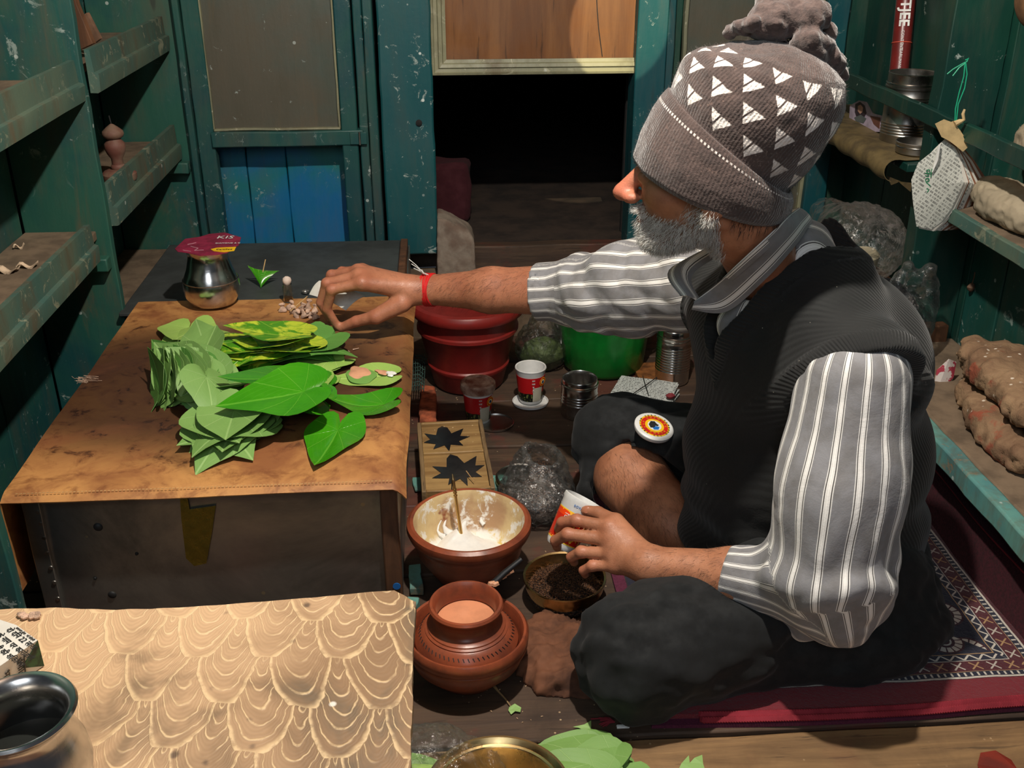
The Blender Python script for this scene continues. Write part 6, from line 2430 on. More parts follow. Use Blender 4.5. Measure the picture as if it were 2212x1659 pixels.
split = wool.mr(wool.m_('ABSOLUTE', wool.m_('SUBTRACT', fu, wool.m_('MULTIPLY', wool.m_('SUBTRACT', fv, .9), .16))), .018, .034)
tri = wool.m_('MULTIPLY', tri, split)
tri = wool.m_('MULTIPLY', tri, wool.m_('MULTIPLY', wool.mr(vv, -.0, .02), wool.mr(vv, 4.0, 3.98)))
tri = wool.m_('MULTIPLY', tri, wool.mr(wool.noise(9, 2, .5), .3, .42, .35, 1))
dash = wool.m_('MULTIPLY', wool.mr(wool.m_('ABSOLUTE', wool.m_('SUBTRACT', sv, .086)), .0016, .0008), wool.mr(wool.m_('ABSOLUTE', wool.m_('SUBTRACT', wool.m_('FRACT', wool.m_('MULTIPLY', ucnt, 9)), .5)), .3, .22))
col = wool.mix(wool.m_('MAXIMUM', tri, wool.m_('MULTIPLY', dash, .8)), base, srgb(232, 222, 214))
ribs = wool.m_('SINE', wool.m_('MULTIPLY', ucnt, 6.283 * 11))
hgt = wool.m_('ADD', wool.m_('MULTIPLY', ribs, .13), wool.m_('ADD', wool.m_('MULTIPLY', n2, 1.4), wool.m_('MULTIPLY', n1, 1.)))
M['wool'] = wool.done(col, .9, 0, wool.bump(hgt, .7, .0022), Sheen_Weight=.4, Sheen_Roughness=.5)
att = {'ct': np.cos(T_).reshape(-1), 'st': np.sin(T_).reshape(-1), 'sv': S2.reshape(-1)}
ht = link('knitted_cap', np_mesh(Vh, Qh[:, ::-1], 'knitted_cap', M['wool'], att), man, True)
ht['label'] = 'brown knit cap with white triangle pattern'


def hatp(x, y, z):
    return hatO + HB @ np.array([x, y, z])


def knot(P):
    d = ell(P, hatp(.012, .0, .205), (.034, .030, .026))
    d = smin(d, cap(P, hatp(.02, -.01, .215), hatp(-.025, .012, .228), .020, .022), .010)
    d = np.minimum(d, cap(P, hatp(-.03, .02, .203), hatp(-.075, .0, .188), .020, .016))
    d = np.minimum(d, cap(P, hatp(-.035, -.03, .196), hatp(-.088, -.02, .178), .018, .014))
    d = np.minimum(d, cap(P, hatp(-.012, -.02, .212), hatp(-.05, -.012, .215), .018, .014))
    d = np.minimum(d, cap(P, hatp(.035, .02, .196), hatp(.055, -.02, .176), .012, .010))
    return d + .004 * nz(P, 14, 4) + .0035 * (1 - 2 * np.abs(nz(P, 24, 6))) + .001 * nz(P, 60, 5)


V, Q = surface(knot, *bounds([hatp(.05, 0, .2), hatp(-.09, 0, .2), hatp(0, .03, .23), hatp(0, -.03, .17)], .045), .003)
wp = m_plain('plain_brown_wool', srgb(82, 65, 60), .9, var=.25, scale=120, bump=.9, bd=.003, c2=srgb(60, 48, 46), Sheen_Weight=.4)
link('cap_knot', np_mesh(V, Q, 'cap_knot', wp), ht)
# fuzz on the cap
hN_ = vnormals(Vh, Qh[:, ::-1])
if ((Vh - hatO) * hN_).sum() < 0:
    hN_ = -hN_
pt, nn = sample(Vh, Qh, hN_, np.ones(len(Vh)), 7000, rs)
V, Fc = hairs(pt, nn + rs.normal(size=nn.shape) * .7, .0042, .00010, .5, 11, 2)
link('wool_fuzz', np_mesh(V, Fc, 'wool_fuzz', wp), ht)

# ----- red thread bracelet on the reaching wrist
bx_ = unit(fE - fW)
bm = basis(bx_, (0, 0, 1))
g = G()
for k in range(6):
    pts = []
    for i in range(25):
        a = 2 * pi * i / 24
        p = fW + bx_ * (-.006 + .0032 * k + .002 * sin(a * 2 + k)) + bm @ np.array([0, cos(a) * .030, sin(a) * .0305])
        pts.append(p)
    g.tube(pts, .0019, 7, cap=False)
o = mk('thread_bracelet', g, m_plain('red_thread', srgb(214, 22, 24), .7), man, True)
o['label'] = 'red thread bracelet'
o['kind'] = 'stuff'
g = G()
a_ = fW + bx_ * -.004 + np.array([0, -.004, .031])
for k in range(3):
    g.tube([a_, a_ + np.array([-.012 - .003 * k, -.003, .010 + .006 * k]), a_ + np.array([-.022 - .004 * k, 0, .014 + .009 * k])], .0008, 5)
g.tube([a_ + np.array([.004, 0, 0]), a_ + np.array([-.004, -.006, .006]), a_ + np.array([-.008, -.004, .012])], .0016, 6)
o = mk('loose_threads', g, M['white_ink'], man, True)
o['kind'] = 'stuff'

# ----- tub in the near hand
ca = unit(np.array([.48, .30, .80]))
cb_ = W(1238, 1126, 1.362)
Rt = Vector((0, 0, 1)).rotation_difference(Vector(ca)).to_euler()
ht_ = thing('tobacco_tub', 'white tobacco tub with orange print gripped in the left hand', 'tub', tuple(cb_ - ca * .045), rot=Rt)
mk('tub_body', G().lathe([(0, 0), (.022, 0), (.023, .002), (.0245, .006), (.0315, .074), (.0330, .077), (.0330, .083), (.031, .084), (.0300, .078), (.0235, .006), (0, .004)], 48), M['white_pl'], ht_)
orp = Mt('orange_print')
x_, y_, z_ = orp.xyz(orp.co())
cc = orp.mix(orp.mr(z_, .050, .0505), srgb(206, 40, 20), srgb(235, 70, 20))
cc = orp.mix(orp.m_('MULTIPLY', orp.mr(z_, .059, .0595), 1), cc, srgb(250, 200, 40))
cc = orp.mix(orp.m_('MULTIPLY', orp.mr(z_, .012, .0115), 1), cc, srgb(250, 210, 60))
cc = orp.mix(orp.mr(orp.noise(90, 2), .6, .62), cc, srgb(250, 190, 60))
slv = mk('printed_sleeve', G().lathe([(.0253, .010), (.0302, .061), (.0298, .061), (.025, .010)], 48), orp.done(cc, .35), ht_)
Ri = Rt.to_matrix().inverted()
vdir = Ri @ Vector((-.25, -1, .55))
a = atan2(vdir.y, vdir.x)
for k, (s_, z, sz, mt) in enumerate([('तुलसी', .051, .014, 'white_ink'), ('ज़र्दा', .040, .008, 'yellow_ink'), ('ROYAL', .0715, .0055, 'blue_ink')]):
    r = .0245 + (z - .006) * .103 + .0006
    text(s_, sz, frame((r * cos(a), r * sin(a), z), (-sin(a), cos(a), 0), None, (cos(a), sin(a), -.1)), M[mt], slv, False)

# lid resting on the knee
lw = hit(lungi, 1412, 932) + np.array([-.004, -.010, .008])
kl = thing('tub_cover', 'round white lid with yellow and red roundel resting on the black trousers', 'lid', tuple(lw), rot=(radians(12), radians(14), radians(-15)))
ldb = mk('lid_body', G().lathe([(0, 0), (.030, 0), (.0335, .001), (.035, .004), (.035, .0085), (.033, .0105), (.031, .0108), (0, .0100)], 64), M['white_pl'], kl)
roundel(ldb, None, Matrix.Translation((0, 0, .0104)), .0275)
for rr_, s_, n_, mt in ((.0258, 'SURTI TAMBAKU 120 PREMIUM ', 26, 'ink'), (.0200, 'CHEWING BLEND 200 ', 18, 'yellow_ink')):
    for i, chh in enumerate(s_):
        if chh == ' ':
            continue
        a = -2 * pi * i / len(s_) + 2.4
        text(chh, .0046, Matrix.Translation((cos(a) * rr_, sin(a) * rr_, .0116)) @ Matrix.Rotation(a - pi / 2, 4, 'Z'), M[mt], ldb, False)

# white paper held by the reaching hand
P = np.zeros((12, 10, 3))
c0, c1, c2, c3 = W(690, 606, 1.90), W(668, 636, 1.885), W(788, 640, 1.91), W(694, 676, 1.868)
for i in range(12):
    for j in range(10):
        u, v = i / 11, j / 9
        p = (c0 * (1 - u) + c2 * u) * (1 - v) + (c1 * (1 - u) + (c3 * .35 + W(775, 668, 1.90) * .65) * u) * v
        P[i, j] = p + np.array([0, .010 * sin(pi * u), .004 * sin(pi * v)])
tag(mk('white_paper', G().sheet(P, .0008), m_plain('soft_white_paper', srgb(225, 224, 215), .6)), 'small white paper pinched in the fingers of the reaching right hand', 'paper')

# ---------------------------------------------------------------- carpets
um = m_plain('purple_underlay', srgb(92, 30, 58), .85, var=.15, scale=300, bump=.6, bd=.001)
sy = lambda x: 1.073 - .012 * (x - .25) + .006 * sin(x * 9)
def carpet_sheet(x0, x1, y1, yoff, z, th, name, mat, par, n=70, mm=50, lift=0.):
    P = np.zeros((n, mm, 3))
    for i in range(n):
        x = x0 + (x1 - x0) * i / (n - 1)
        for j in range(mm):
            v = j / (mm - 1)
            y = sy(x) + yoff + (y1 - sy(x) - yoff) * v ** 1.3
            zz = z + .0016 * nz(np.array([[x, y, 0]]), 3, 4)[0] + lift * math.exp(-(v / .06) ** 2)
            if x < .42:
                zz -= .004 * (.42 - x) / .2
            P[i, j] = (x, y, zz)
    return mk(name, G().sheet(P, th), mat, par, True)


uc = thing('underlay_mat', 'thin purple backed mat showing its edge under the patterned carpet', 'mat', (.6, 1.3, 0))
carpet_sheet(.27, .892, 1.9, .0, .0052, .006, 'mat_sheet', um, uc)
cp_ = Mt('patterned_pile')
x_, y_, z_ = cp_.xyz(cp_.co())
nn = cp_.noise(60, 4, .7)
wob = cp_.mr(cp_.noise(14, 3), .2, .8, -.002, .002, False)
df = cp_.m_('ADD', cp_.m_('SUBTRACT', y_, 1.075), wob)         # from the front edge
dr2 = cp_.m_('ADD', cp_.m_('SUBTRACT', .862, x_), wob)        # from the inner right line
inner = cp_.m_('SUBTRACT', df, .052)                              # front plain red strip is .052 wide
d = cp_.m_('MINIMUM', inner, dr2)
front = cp_.m_('LESS_THAN', inner, dr2)
along = cp_.m_('ADD', cp_.m_('MULTIPLY', front, x_), cp_.m_('MULTIPLY', cp_.m_('SUBTRACT', 1, front), y_))
white, gold, navy, wine = srgb(196, 188, 176), srgb(176, 140, 96), srgb(20, 22, 44), srgb(74, 14, 26)


def strip(a, b):
    return cp_.m_('MULTIPLY', cp_.mr(d, a - .0006, a + .0006), cp_.mr(d, b + .0006, b - .0006))


def rep(p, ph=0):
    return cp_.m_('ABSOLUTE', cp_.m_('SUBTRACT', cp_.m_('FRACT', cp_.m_('ADD', cp_.m_('DIVIDE', along, p), ph + 10)), .5))


c = cp_.mix(cp_.mr(nn, .3, .7), wine, srgb(58, 10, 20))
c = cp_.mix(cp_.mr(inner, -.001, -.002), c, srgb(112, 22, 34))
c = cp_.mix(strip(0, .5), c, navy)
c = cp_.mix(strip(0, .0035), c, white)
c = cp_.mix(cp_.m_('MULTIPLY', strip(.005, .012), cp_.mr(rep(.010), .18, .12)), c, white)
c = cp_.mix(strip(.0135, .0145), c, gold)
c = cp_.mix(strip(.0145, .037), c, wine)
# little four-pointed flowers
fa = cp_.m_('MULTIPLY', rep(.027), .027)
fd_ = cp_.m_('ABSOLUTE', cp_.m_('SUBTRACT', d, .026))
star = cp_.mr(cp_.m_('ABSOLUTE', cp_.m_('SUBTRACT', fa, fd_)), .0022, .0012)
star = cp_.m_('MULTIPLY', star, cp_.mr(cp_.m_('ADD', fa, fd_), .0165, .0150))
flip = cp_.m_('LESS_THAN', cp_.m_('FRACT', cp_.m_('DIVIDE', along, .054)), .5)
c = cp_.mix(cp_.m_('MULTIPLY', star, .85), c, cp_.mix(flip, white, gold))
c = cp_.mix(strip(.037, .0385), c, white)
c = cp_.mix(strip(.0385, .052), c, navy)
zz = cp_.m_('ABSOLUTE', cp_.m_('SUBTRACT', cp_.m_('DIVIDE', cp_.m_('SUBTRACT', d, .0395), .0115), cp_.m_('MULTIPLY', rep(.022), 2)))
c = cp_.mix(cp_.m_('MULTIPLY', cp_.mr(zz, .22, .14), strip(.0395, .051)), c, white)
c = cp_.mix(strip(.0520, .0535), c, gold)
# big rosettes
ra = cp_.m_('MULTIPLY', rep(.088), .088)
rd = cp_.m_('SUBTRACT', d, .086)
rr_ = cp_.m_('SQRT', cp_.m_('ADD', cp_.m_('MULTIPLY', ra, ra), cp_.m_('MULTIPLY', rd, rd)))
pet = cp_.m_('ABSOLUTE', cp_.m_('SINE', cp_.m_('MULTIPLY', cp_.m_('ARCTAN2', rd, ra), 7)))
ring = cp_.m_('MULTIPLY', cp_.mr(rr_, .0275, .0265), cp_.mr(rr_, .016, .0168))
ring = cp_.m_('MULTIPLY', ring, cp_.mr(pet, .25, .45))
ring2 = cp_.m_('MULTIPLY', cp_.mr(rr_, .012, .0112), cp_.mr(rr_, .0085, .0092))
dot = cp_.mr(rr_, .0045, .0038)
inb = strip(.054, .5)
c = cp_.mix(cp_.m_('MULTIPLY', inb, cp_.mr(rr_, .031, .030)), c, srgb(60, 12, 26))
c = cp_.mix(cp_.m_('MULTIPLY', inb, cp_.m_('MAXIMUM', ring, cp_.m_('MAXIMUM', ring2, dot))), c, white)
c = cp_.mix(cp_.m_('MULTIPLY', strip(.118, .1195), 1), c, white)
h = cp_.noise(500, 2, .7)
M['carpet'] = cp_.done(c, .95, 0, cp_.bump(cp_.m_('ADD', h, cp_.m_('MULTIPLY', nn, 2)), .7, .0022), Sheen_Weight=.2)
pc = thing('patterned_carpet', 'wine red carpet with navy floral border under the seated man', 'carpet', (.6, 1.4, .01))
carpet_sheet(.29, .892, 1.92, .012, .0125, .008, 'carpet_pile', M['carpet'], pc)
bru = m_plain('red_braid', srgb(150, 38, 52), .85, var=.15, bump=.5, bd=.001)
for row_, (dy, z, r) in enumerate([(.009, .0135, .0075), (.001, .0115, .007)]):
    g = G()
    for i in range(150):
        x = .34 + .55 * i / 150
        y = sy(x) + .004 + dy
        zz = z + .0016 * nz(np.array([[x, y, 0]]), 3, 4)[0] - (.004 * (.42 - x) / .2 if x < .42 else 0)
        g.tube([(x, y - .003, zz - .001), (x + .002, y, zz + .0016), (x + .0042, y + .003, zz)], [r * .55, r * .8, r * .5], 6)
    o = mk('braid_stitches', g, bru, pc, True)
    o['kind'] = 'stuff'
mr_ = thing('folded_maroon_rug', 'dark maroon rug folded against the ledge front at the right edge', 'rug', (.87, 1.25, .01))
mar = m_plain('maroon_pile', srgb(66, 12, 26), .95, var=.2, scale=200, bump=.6, bd=.002, c2=srgb(44, 8, 16))
mar2 = m_plain('purple_pile', srgb(58, 16, 36), .95, var=.2, scale=200, bump=.6, bd=.002)
P = np.zeros((50, 12, 3))
for i in range(50):
    for j in range(12):
        y = 1.0 + .62 * i / 49
        t = j / 11
        P[i, j] = (.872 + .012 * t + .003 * sin(y * 17), y, .016 + .088 * t)
mk('rug_fold', G().sheet(P, .009), mar, mr_, True)
P2 = P.copy()
P2[:, :, 0] += .004
P2[:, :, 2] = .110 + .045 * (P[:, :, 2] - .016) / .088
mk('rug_upper_fold', G().sheet(P2, .009), mar2, mr_, True)
mk('rug_seam', G().tube([(.878 + .003 * sin((1.0 + .62 * i / 30) * 17), 1.0 + .62 * i / 30, .107) for i in range(31)], .0042, 8), bru, mr_, True)

# ---------------------------------------------------------------- right wall things
cz_ = .5625
p = F(1962, 300, cz_)
cn = thing('steel_canister', 'tall dark steel canister with ribbed bands standing on the right rack', 'canister', (1.010, 2.20, cz_))
pr = [(0, 0), (.049, 0), (.051, .003)]
for k in range(5):
    pr += [(.051, .016 + k * .006), (.0522, .018 + k * .006), (.051, .020 + k * .006)]
for k in range(4):
    pr += [(.051, .078 + k * .006), (.0522, .080 + k * .006), (.051, .082 + k * .006)]
pr += [(.051, .112), (.054, .114), (.054, .118), (.051, .120), (.051, .142), (.052, .144), (.050, .145), (.048, .143), (.048, .006), (0, .004)]
mk('canister_body', G().lathe(pr, 64), M['steel_dark'], cn)
mk('handle_ring', G().lathe([(.0518, .1215), (.0538, .1225), (.0538, .1245), (.0518, .1255)], 64), M['steel'], cn)
p = F(1990, 316, cz_)
cl_ = thing('canister_lid', 'shallow steel lid lying in front of the tall canister on the right rack', 'lid', (.985, 2.075, cz_ + .003))
mk('lid_body', G().lathe([(0, 0), (.041, 0), (.043, .002), (.043, .020), (.0445, .022), (.043, .0235), (.0415, .022), (.041, .004), (0, .003)], 56), M['steel_dark'], cl_)
mk('lid_bead', G().lathe([(.0428, .012), (.0442, .013), (.0442, .015), (.0428, .016)], 56), M['steel'], cl_)
# kraft paper wrapped over the shelf
kr = m_plain('kraft_paper', srgb(112, 96, 62), .6, var=.2, scale=24, bump=.5, bd=.002, c2=srgb(78, 66, 44))
P = np.zeros((48, 22, 3))
for i in range(48):
    y = 2.02 + .60 * i / 47
    for j in range(22):
        t = j / 21
        if t < .55:
            x, z = 1.065 - .145 * t / .55, cz_ + .000
        else:
            a = (t - .55) / .45 * pi * .95
            x, z = .920 - .022 * sin(a) - .0, cz_ - .022 + .022 * cos(a)
        w = nz(np.array([[x * 2, y, z * 2]]), 4, 6)[0]
        P[i, j] = (x + .002 * w, y, z + .002 * w + (.0 if t < .5 else .002 * sin(y * 60)))
kp = tag(mk('kraft_paper', G().sheet(P, .0012), kr), 'brown kraft paper rolled over the front of the right rack shelf', 'paper')
# torn shreds hanging from its near end
for i, (a, b, c_) in enumerate([((1915, 380), (1925, 400), (1945, 392)), ((1940, 392), (1966, 414), (1968, 395))]):
    w = [XX(x, y, .925) for x, y in (a, b, c_)]
    g = G().add([tuple(q) for q in w] + [tuple(q + np.array([.0012, 0, 0])) for q in w], [(0, 1, 2), (5, 4, 3), (0, 3, 4, 1), (1, 4, 5, 2), (2, 5, 3, 0)])
    tag(mk('torn_shred', g, kr, smooth=False), ['torn paper shred under the kraft paper, the farther one', 'torn paper shred under the kraft paper, right behind the newspaper bundle'][i], 'paper')
# crumpled magazine photo
mp = thing('magazine_scrap', 'crumpled magazine scrap printed with a woman in a shawl, beside the canister', 'paper', tuple(XX(1872, 265, .985)))
lil = m_plain('lilac_print', srgb(186, 170, 190), .5, var=.15)


def wpoly(pts, X, th=.001, name='print_area', mat=None, par=None, dx=0.):
    w = [XX(x, y, X) for x, y in pts]
    n = len(w)
    g = G().add([tuple(q + np.array([-dx, 0, 0])) for q in w] + [tuple(q + np.array([th, 0, 0])) for q in w], [tuple(range(n)), tuple(range(n, 2 * n))[::-1]] + [(i, (i + 1) % n, n + (i + 1) % n, n + i) for i in range(n)])
    return mk(name, g, mat, par, True, smooth=False)


wpoly([(1834, 258), (1836, 228), (1855, 217), (1872, 220), (1885, 245), (1906, 250), (1905, 285), (1880, 284), (1858, 272)], .985, mat=lil, par=mp, name='paper_sheet')
wpoly([(1848, 225), (1858, 220), (1868, 228), (1872, 244), (1866, 256), (1852, 258), (1847, 242)], .985, dx=.0006, mat=m_plain('dark_print', srgb(54, 44, 54), .5), par=mp, name='print_shawl')
wpoly([(1854, 229), (1860, 226), (1865, 232), (1864, 242), (1859, 246), (1854, 240)], .985, dx=.0012, mat=m_plain('face_print', srgb(200, 152, 130), .5), par=mp, name='print_face')
wpoly([(1846, 254), (1860, 248), (1872, 256), (1866, 266), (1850, 262)], .985, dx=.0012, mat=m_plain('grey_print', srgb(96, 104, 104), .5), par=mp, name='print_garment')
wpoly([(1880, 250), (1902, 254), (1900, 278), (1888, 268)], .985, dx=.001, mat=m_plain('brown_print', srgb(110, 70, 60), .5), par=mp, name='print_area')

# red rolled tube
tu = thing('rolled_red_tube', 'glossy red rolled carton tube with white capitals leaning behind the canister', 'tube', tuple(XX(1936, 165, 1.035)))
a, b = XX(1939, 185, 1.035), XX(1957, 0, 1.045)
b2 = a + (b - a) * 1.5
redc = m_plain('red_carton', srgb(112, 34, 32), .3, var=.1)
mk('tube_roll', G().tube([a, b2], .0205, 40), redc, tu, True)
mk('tube_liner', G().tube([a + np.array([.004, .010, 0]), b2 + np.array([.004, .010, 0])], .0205, 32), M['white_pl'], tu, True)
ax = unit(b - a)
vw = unit(np.array([0, 0, CAM_H]) - b)
vw = unit(vw - ax * (vw @ ax))
for k, (s_, f_, sz) in enumerate([('TJEE', .83, .030), ('CONTENT', .52, .009), ('EARL', .36, .009), ('MANU', .24, .008)]):
    c0 = a + (b - a) * f_ + vw * .0208
    text(s_, sz, frame(c0, -ax, None, vw), M['white_ink'], tu, bold=.0008 if k == 0 else 0)
mid = a + (b - a) * .50
mk('rubber_band', G().tube([mid + .0212 * (vw * cos(q) + np.cross(ax, vw) * sin(q)) for q in np.linspace(0, 2 * pi, 25)], .0012, 6, cap=False), m_plain('rubber', srgb(220, 90, 70), .5), tu, True)

# hanging bundle of cut newspaper
nbm = Mt('hung_newsprint')
x_, y_, z_ = nbm.xyz(nbm.vec(rot=(0, radians(-32), 0)))
lnn = nbm.m_('MULTIPLY', z_, 160)
ln = nbm.m_('ABSOLUTE', nbm.m_('SUBTRACT', nbm.m_('FRACT', lnn), .5))
wd = nbm.noise(1, 3, .8, 0, nbm.comb(nbm.m_('MULTIPLY', x_, 300), nbm.m_('MULTIPLY', nbm.m_('FLOOR', lnn), 7.3)))
ink = nbm.m_('MULTIPLY', nbm.mr(ln, .34, .26), nbm.mr(wd, .45, .55))
colm = nbm.mr(nbm.m_('ABSOLUTE', nbm.m_('SUBTRACT', nbm.m_('FRACT', nbm.m_('MULTIPLY', x_, 22)), .5)), .46, .43)
c = nbm.mix(nbm.m_('MULTIPLY', nbm.m_('MULTIPLY', ink, colm), .75), srgb(206, 208, 200), srgb(70, 72, 72))
M['hung'] = nbm.done(c, .7, 0, nbm.bump(nbm.noise(20, 3), .4, .003))
hb = thing('newspaper_bundle', 'bundle of cut newspaper sheets hanging from the rail by buff tape', 'papers', tuple(XX(2040, 300, .965)))
out = [(2040, 302), (2018, 322), (1984, 354), (1969, 392), (1972, 436), (1980, 490), (2012, 497), (2034, 478), (2056, 452), (2083, 396), (2072, 350), (2062, 318)]
for k in range(13):
    Yk = 1.815 + .0042 * k
    dx = 4.3 * k + rnd.uniform(-2, 2)
    w = []
    for (x, y) in out:
        f_ = sst(np.array(float(y)), 300, 400)
        yy = y + rnd.uniform(-3, 3) + (k * 1.0 if y > 430 else 0)
        w.append(W(x + dx * (.25 + .75 * f_), min(yy, 500 - .3 * k), Yk + .010 * float(f_) * sin(x * .05)))
    n = len(w)
    cen = np.mean(w, 0) + np.array([0, -.004, 0])
    V = [tuple(q) for q in w] + [tuple(cen)] + [tuple(q + np.array([0, .0009, 0])) for q in w] + [tuple(cen + np.array([0, .0009, 0]))]
    Fc = [(i, (i + 1) % n, n) for i in range(n)] + [(n + 1 + (i + 1) % n, n + 1 + i, 2 * n + 1) for i in range(n)] + [(i, n + 1 + i, n + 1 + (i + 1) % n, (i + 1) % n) for i in range(n)]
    mk('news_sheet', G().add(V, Fc), M['hung'] if k in (0, 4, 8) else (M['paper'] if k % 3 else m_plain('brown_page', srgb(150, 104, 80), .7)), hb, True, ang=20)
p = W(2006, 398, 1.808)
p2 = W(2013, 372, 1.808)
text('क०', .020, frame(W(2004, 380, 1.808), W(2000, 410, 1.808) - W(2008, 360, 1.808), None, (-.1, -1, .3)), M['green_ink'], hb)
text('८०', .020, frame(W(2002, 405, 1.808), W(2000, 420, 1.808) - W(2004, 390, 1.808), None, (-.1, -1, .3)), M['green_ink'], hb)
g = G()
for i, q in enumerate([[(2020, 268), (2040, 258), (2062, 266), (2076, 284), (2091, 318), (2080, 328), (2066, 316), (2050, 304), (2034, 296)], [(2034, 272), (2060, 262), (2084, 296), (2072, 322), (2048, 300)]]):
    w = [W(x, y, 1.80 + .004 * i + .0015 * (j % 3)) for j, (x, y) in enumerate(q)]
    n = len(w)
    g = G().add([tuple(v) for v in w] + [tuple(v + np.array([0, .0015, 0])) for v in w], [tuple(range(n)), tuple(range(n, 2 * n))[::-1]] + [(j, n + j, n + (j + 1) % n, (j + 1) % n) for j in range(n)])
    mk('tape_strip', g, M['tape'], hb, True)
mk('twist_tie', G().tube([W(2062, 268, 1.80), W(2074, 262, 1.80), W(2082, 258, 1.80), W(2080, 246, 1.80), W(2084, 236, 1.80)], [.006, .0045, .003, .003, .002], 8), M['tape'], hb, True)
mk('fold_crease', G().tube([W(2030, 312, 1.806), W(2024, 345, 1.806), W(2014, 372, 1.806)], [.002, .0035, .001], 7), M['white_ink'], hb, True)
gs = thing('green_string', 'green plastic string tied above the hanging newspaper bundle', 'string', tuple(XX(2088, 132, .99)))
for pts in ([(2063, 262), (2064, 235), (2072, 200), (2082, 165), (2085, 134)], [(2066, 262), (2070, 225), (2084, 190), (2089, 160), (2086, 134)], [(2086, 134), (2075, 140), (2058, 150), (2046, 160)], [(2086, 136), (2072, 146), (2058, 164)], [(2085, 130), (2092, 126), (2088, 134)]):
    mk('strand', G().tube([W(x, y, 1.835) for x, y in pts], .0011, 6), M['rope'], gs, True)

# cloth bundles on the right bay and a brown bag above
cl1 = m_plain('creased_cloth', srgb(166, 152, 128), .85, var=.12, scale=14, bump=.5, bd=.004)
for nm, c0, r, lb_, mm in (('cloth_bundle', (1.02, 1.74, .545), (.045, .13, .036), 'creased beige cloth bundle lying on the right shelf behind the newspaper', cl1), ('cloth_bundle', (1.035, 1.70, .66), (.03, .08, .05), 'pale striped cloth bundle tucked behind the rail at the right edge', cl1)):
    V, Q = surface(lambda P: ell(P, c0, r), np.array(c0) - np.array(r) - .02, np.array(c0) + np.array(r) + .02, .004)
    N = vnormals(V, Q)
    V = V + N * (.005 * (1 - 2 * np.abs(nz(V * [1, .5, 1], 14, 3))) + .0022 * (1 - 2 * np.abs(nz(V, 30, 6))))[:, None]
    V[:, 0] = np.minimum(V[:, 0], 1.068)
    V[:, 2] = np.maximum(V[:, 2], .514)
    tag(link(nm, np_mesh(V, Q, nm, mm)), lb_, 'cloth')
pb = XX(2196, 20, .99)
V, Q = surface(lambda P: ell(P, pb + np.array([0.02, -.02, .02]), (.03, .05, .05)) + .004 * nz(P, 7, 2), pb - .1, pb + .12, .005)
tag(link('brown_paper_bag', np_mesh(V, Q, 'brown_paper_bag', m_plain('brown_bag', srgb(128, 92, 62), .7, var=.25, scale=20, bump=.5, bd=.003))), 'brown paper bag hanging at the top right corner', 'bag')
# dry twig stuck on the wall
tw = thing('dried_leaf_bit', 'dried curled leaf bit stuck to the right wall under the shelf', 'leaf', tuple(XX(2098, 610, 1.066)))
mk('blade', G().lathe([(0, -.010), (.006, -.004), (.008, .002), (.004, .009), (0, .012)], 10, c=tuple(XX(2098, 622, 1.064)), wob=.2), m_plain('dry_leaf', srgb(96, 70, 52), .8), tw, True)
mk('stem', G().tube([XX(2098, 618, 1.062), XX(2104, 600, 1.060), XX(2106, 588, 1.058)], .0012, 6), m_plain('dry_leaf2', srgb(96, 70, 52), .8), tw, True)

# stones and brick on the ledge
stone_m = Mt('rubble_stone')
n1 = stone_m.noise(9, 7, .7, .5)
n2 = stone_m.noise(40, 5, .7)
c = stone_m.mix(stone_m.mr(n1, .35, .65), srgb(150, 122, 92), srgb(112, 84, 62))
c = stone_m.mix(stone_m.mr(stone_m.noise(16, 5, .6, 0, stone_m.vec(off=(3, 0, 2))), .57, .66), c, srgb(140, 74, 52))
wh = stone_m.m_('MULTIPLY', stone_m.mr(stone_m.voro(60), .22, .12), stone_m.mr(stone_m.noise(14, 3), .54, .62))
c = stone_m.mix(wh, c, srgb(220, 208, 190))
M['stone'] = stone_m.done(c, .9, 0, stone_m.bump(stone_m.m_('ADD', n1, n2), .8, .005))


def rock(name, c0, r, h, mat, label, seed, rot=0., pw=3.5):
    Rz = np.array([[cos(rot), -sin(rot), 0], [sin(rot), cos(rot), 0], [0, 0, 1]])
    c0 = np.array(c0)

    def fn(P):
        q = (P - c0) @ Rz
        k = (np.abs(q / r) ** pw).sum(1) ** (1 / pw)
        return (k - 1) * min(r) + .006 * nz(P, 4, seed) + .0035 * (1 - 2 * np.abs(nz(P, 12, seed + 1))) + .0012 * nz(P, 50, seed + 2)
    m_ = max(r) * 1.25
    V, Q = surface(fn, c0 - m_, c0 + m_, h)
    V[:, 2] = np.maximum(V[:, 2], .2)
    V[:, 0] = np.minimum(V[:, 0], 1.066)
    return tag(link(name, np_mesh(V, Q, name, mat)), label, 'stone')


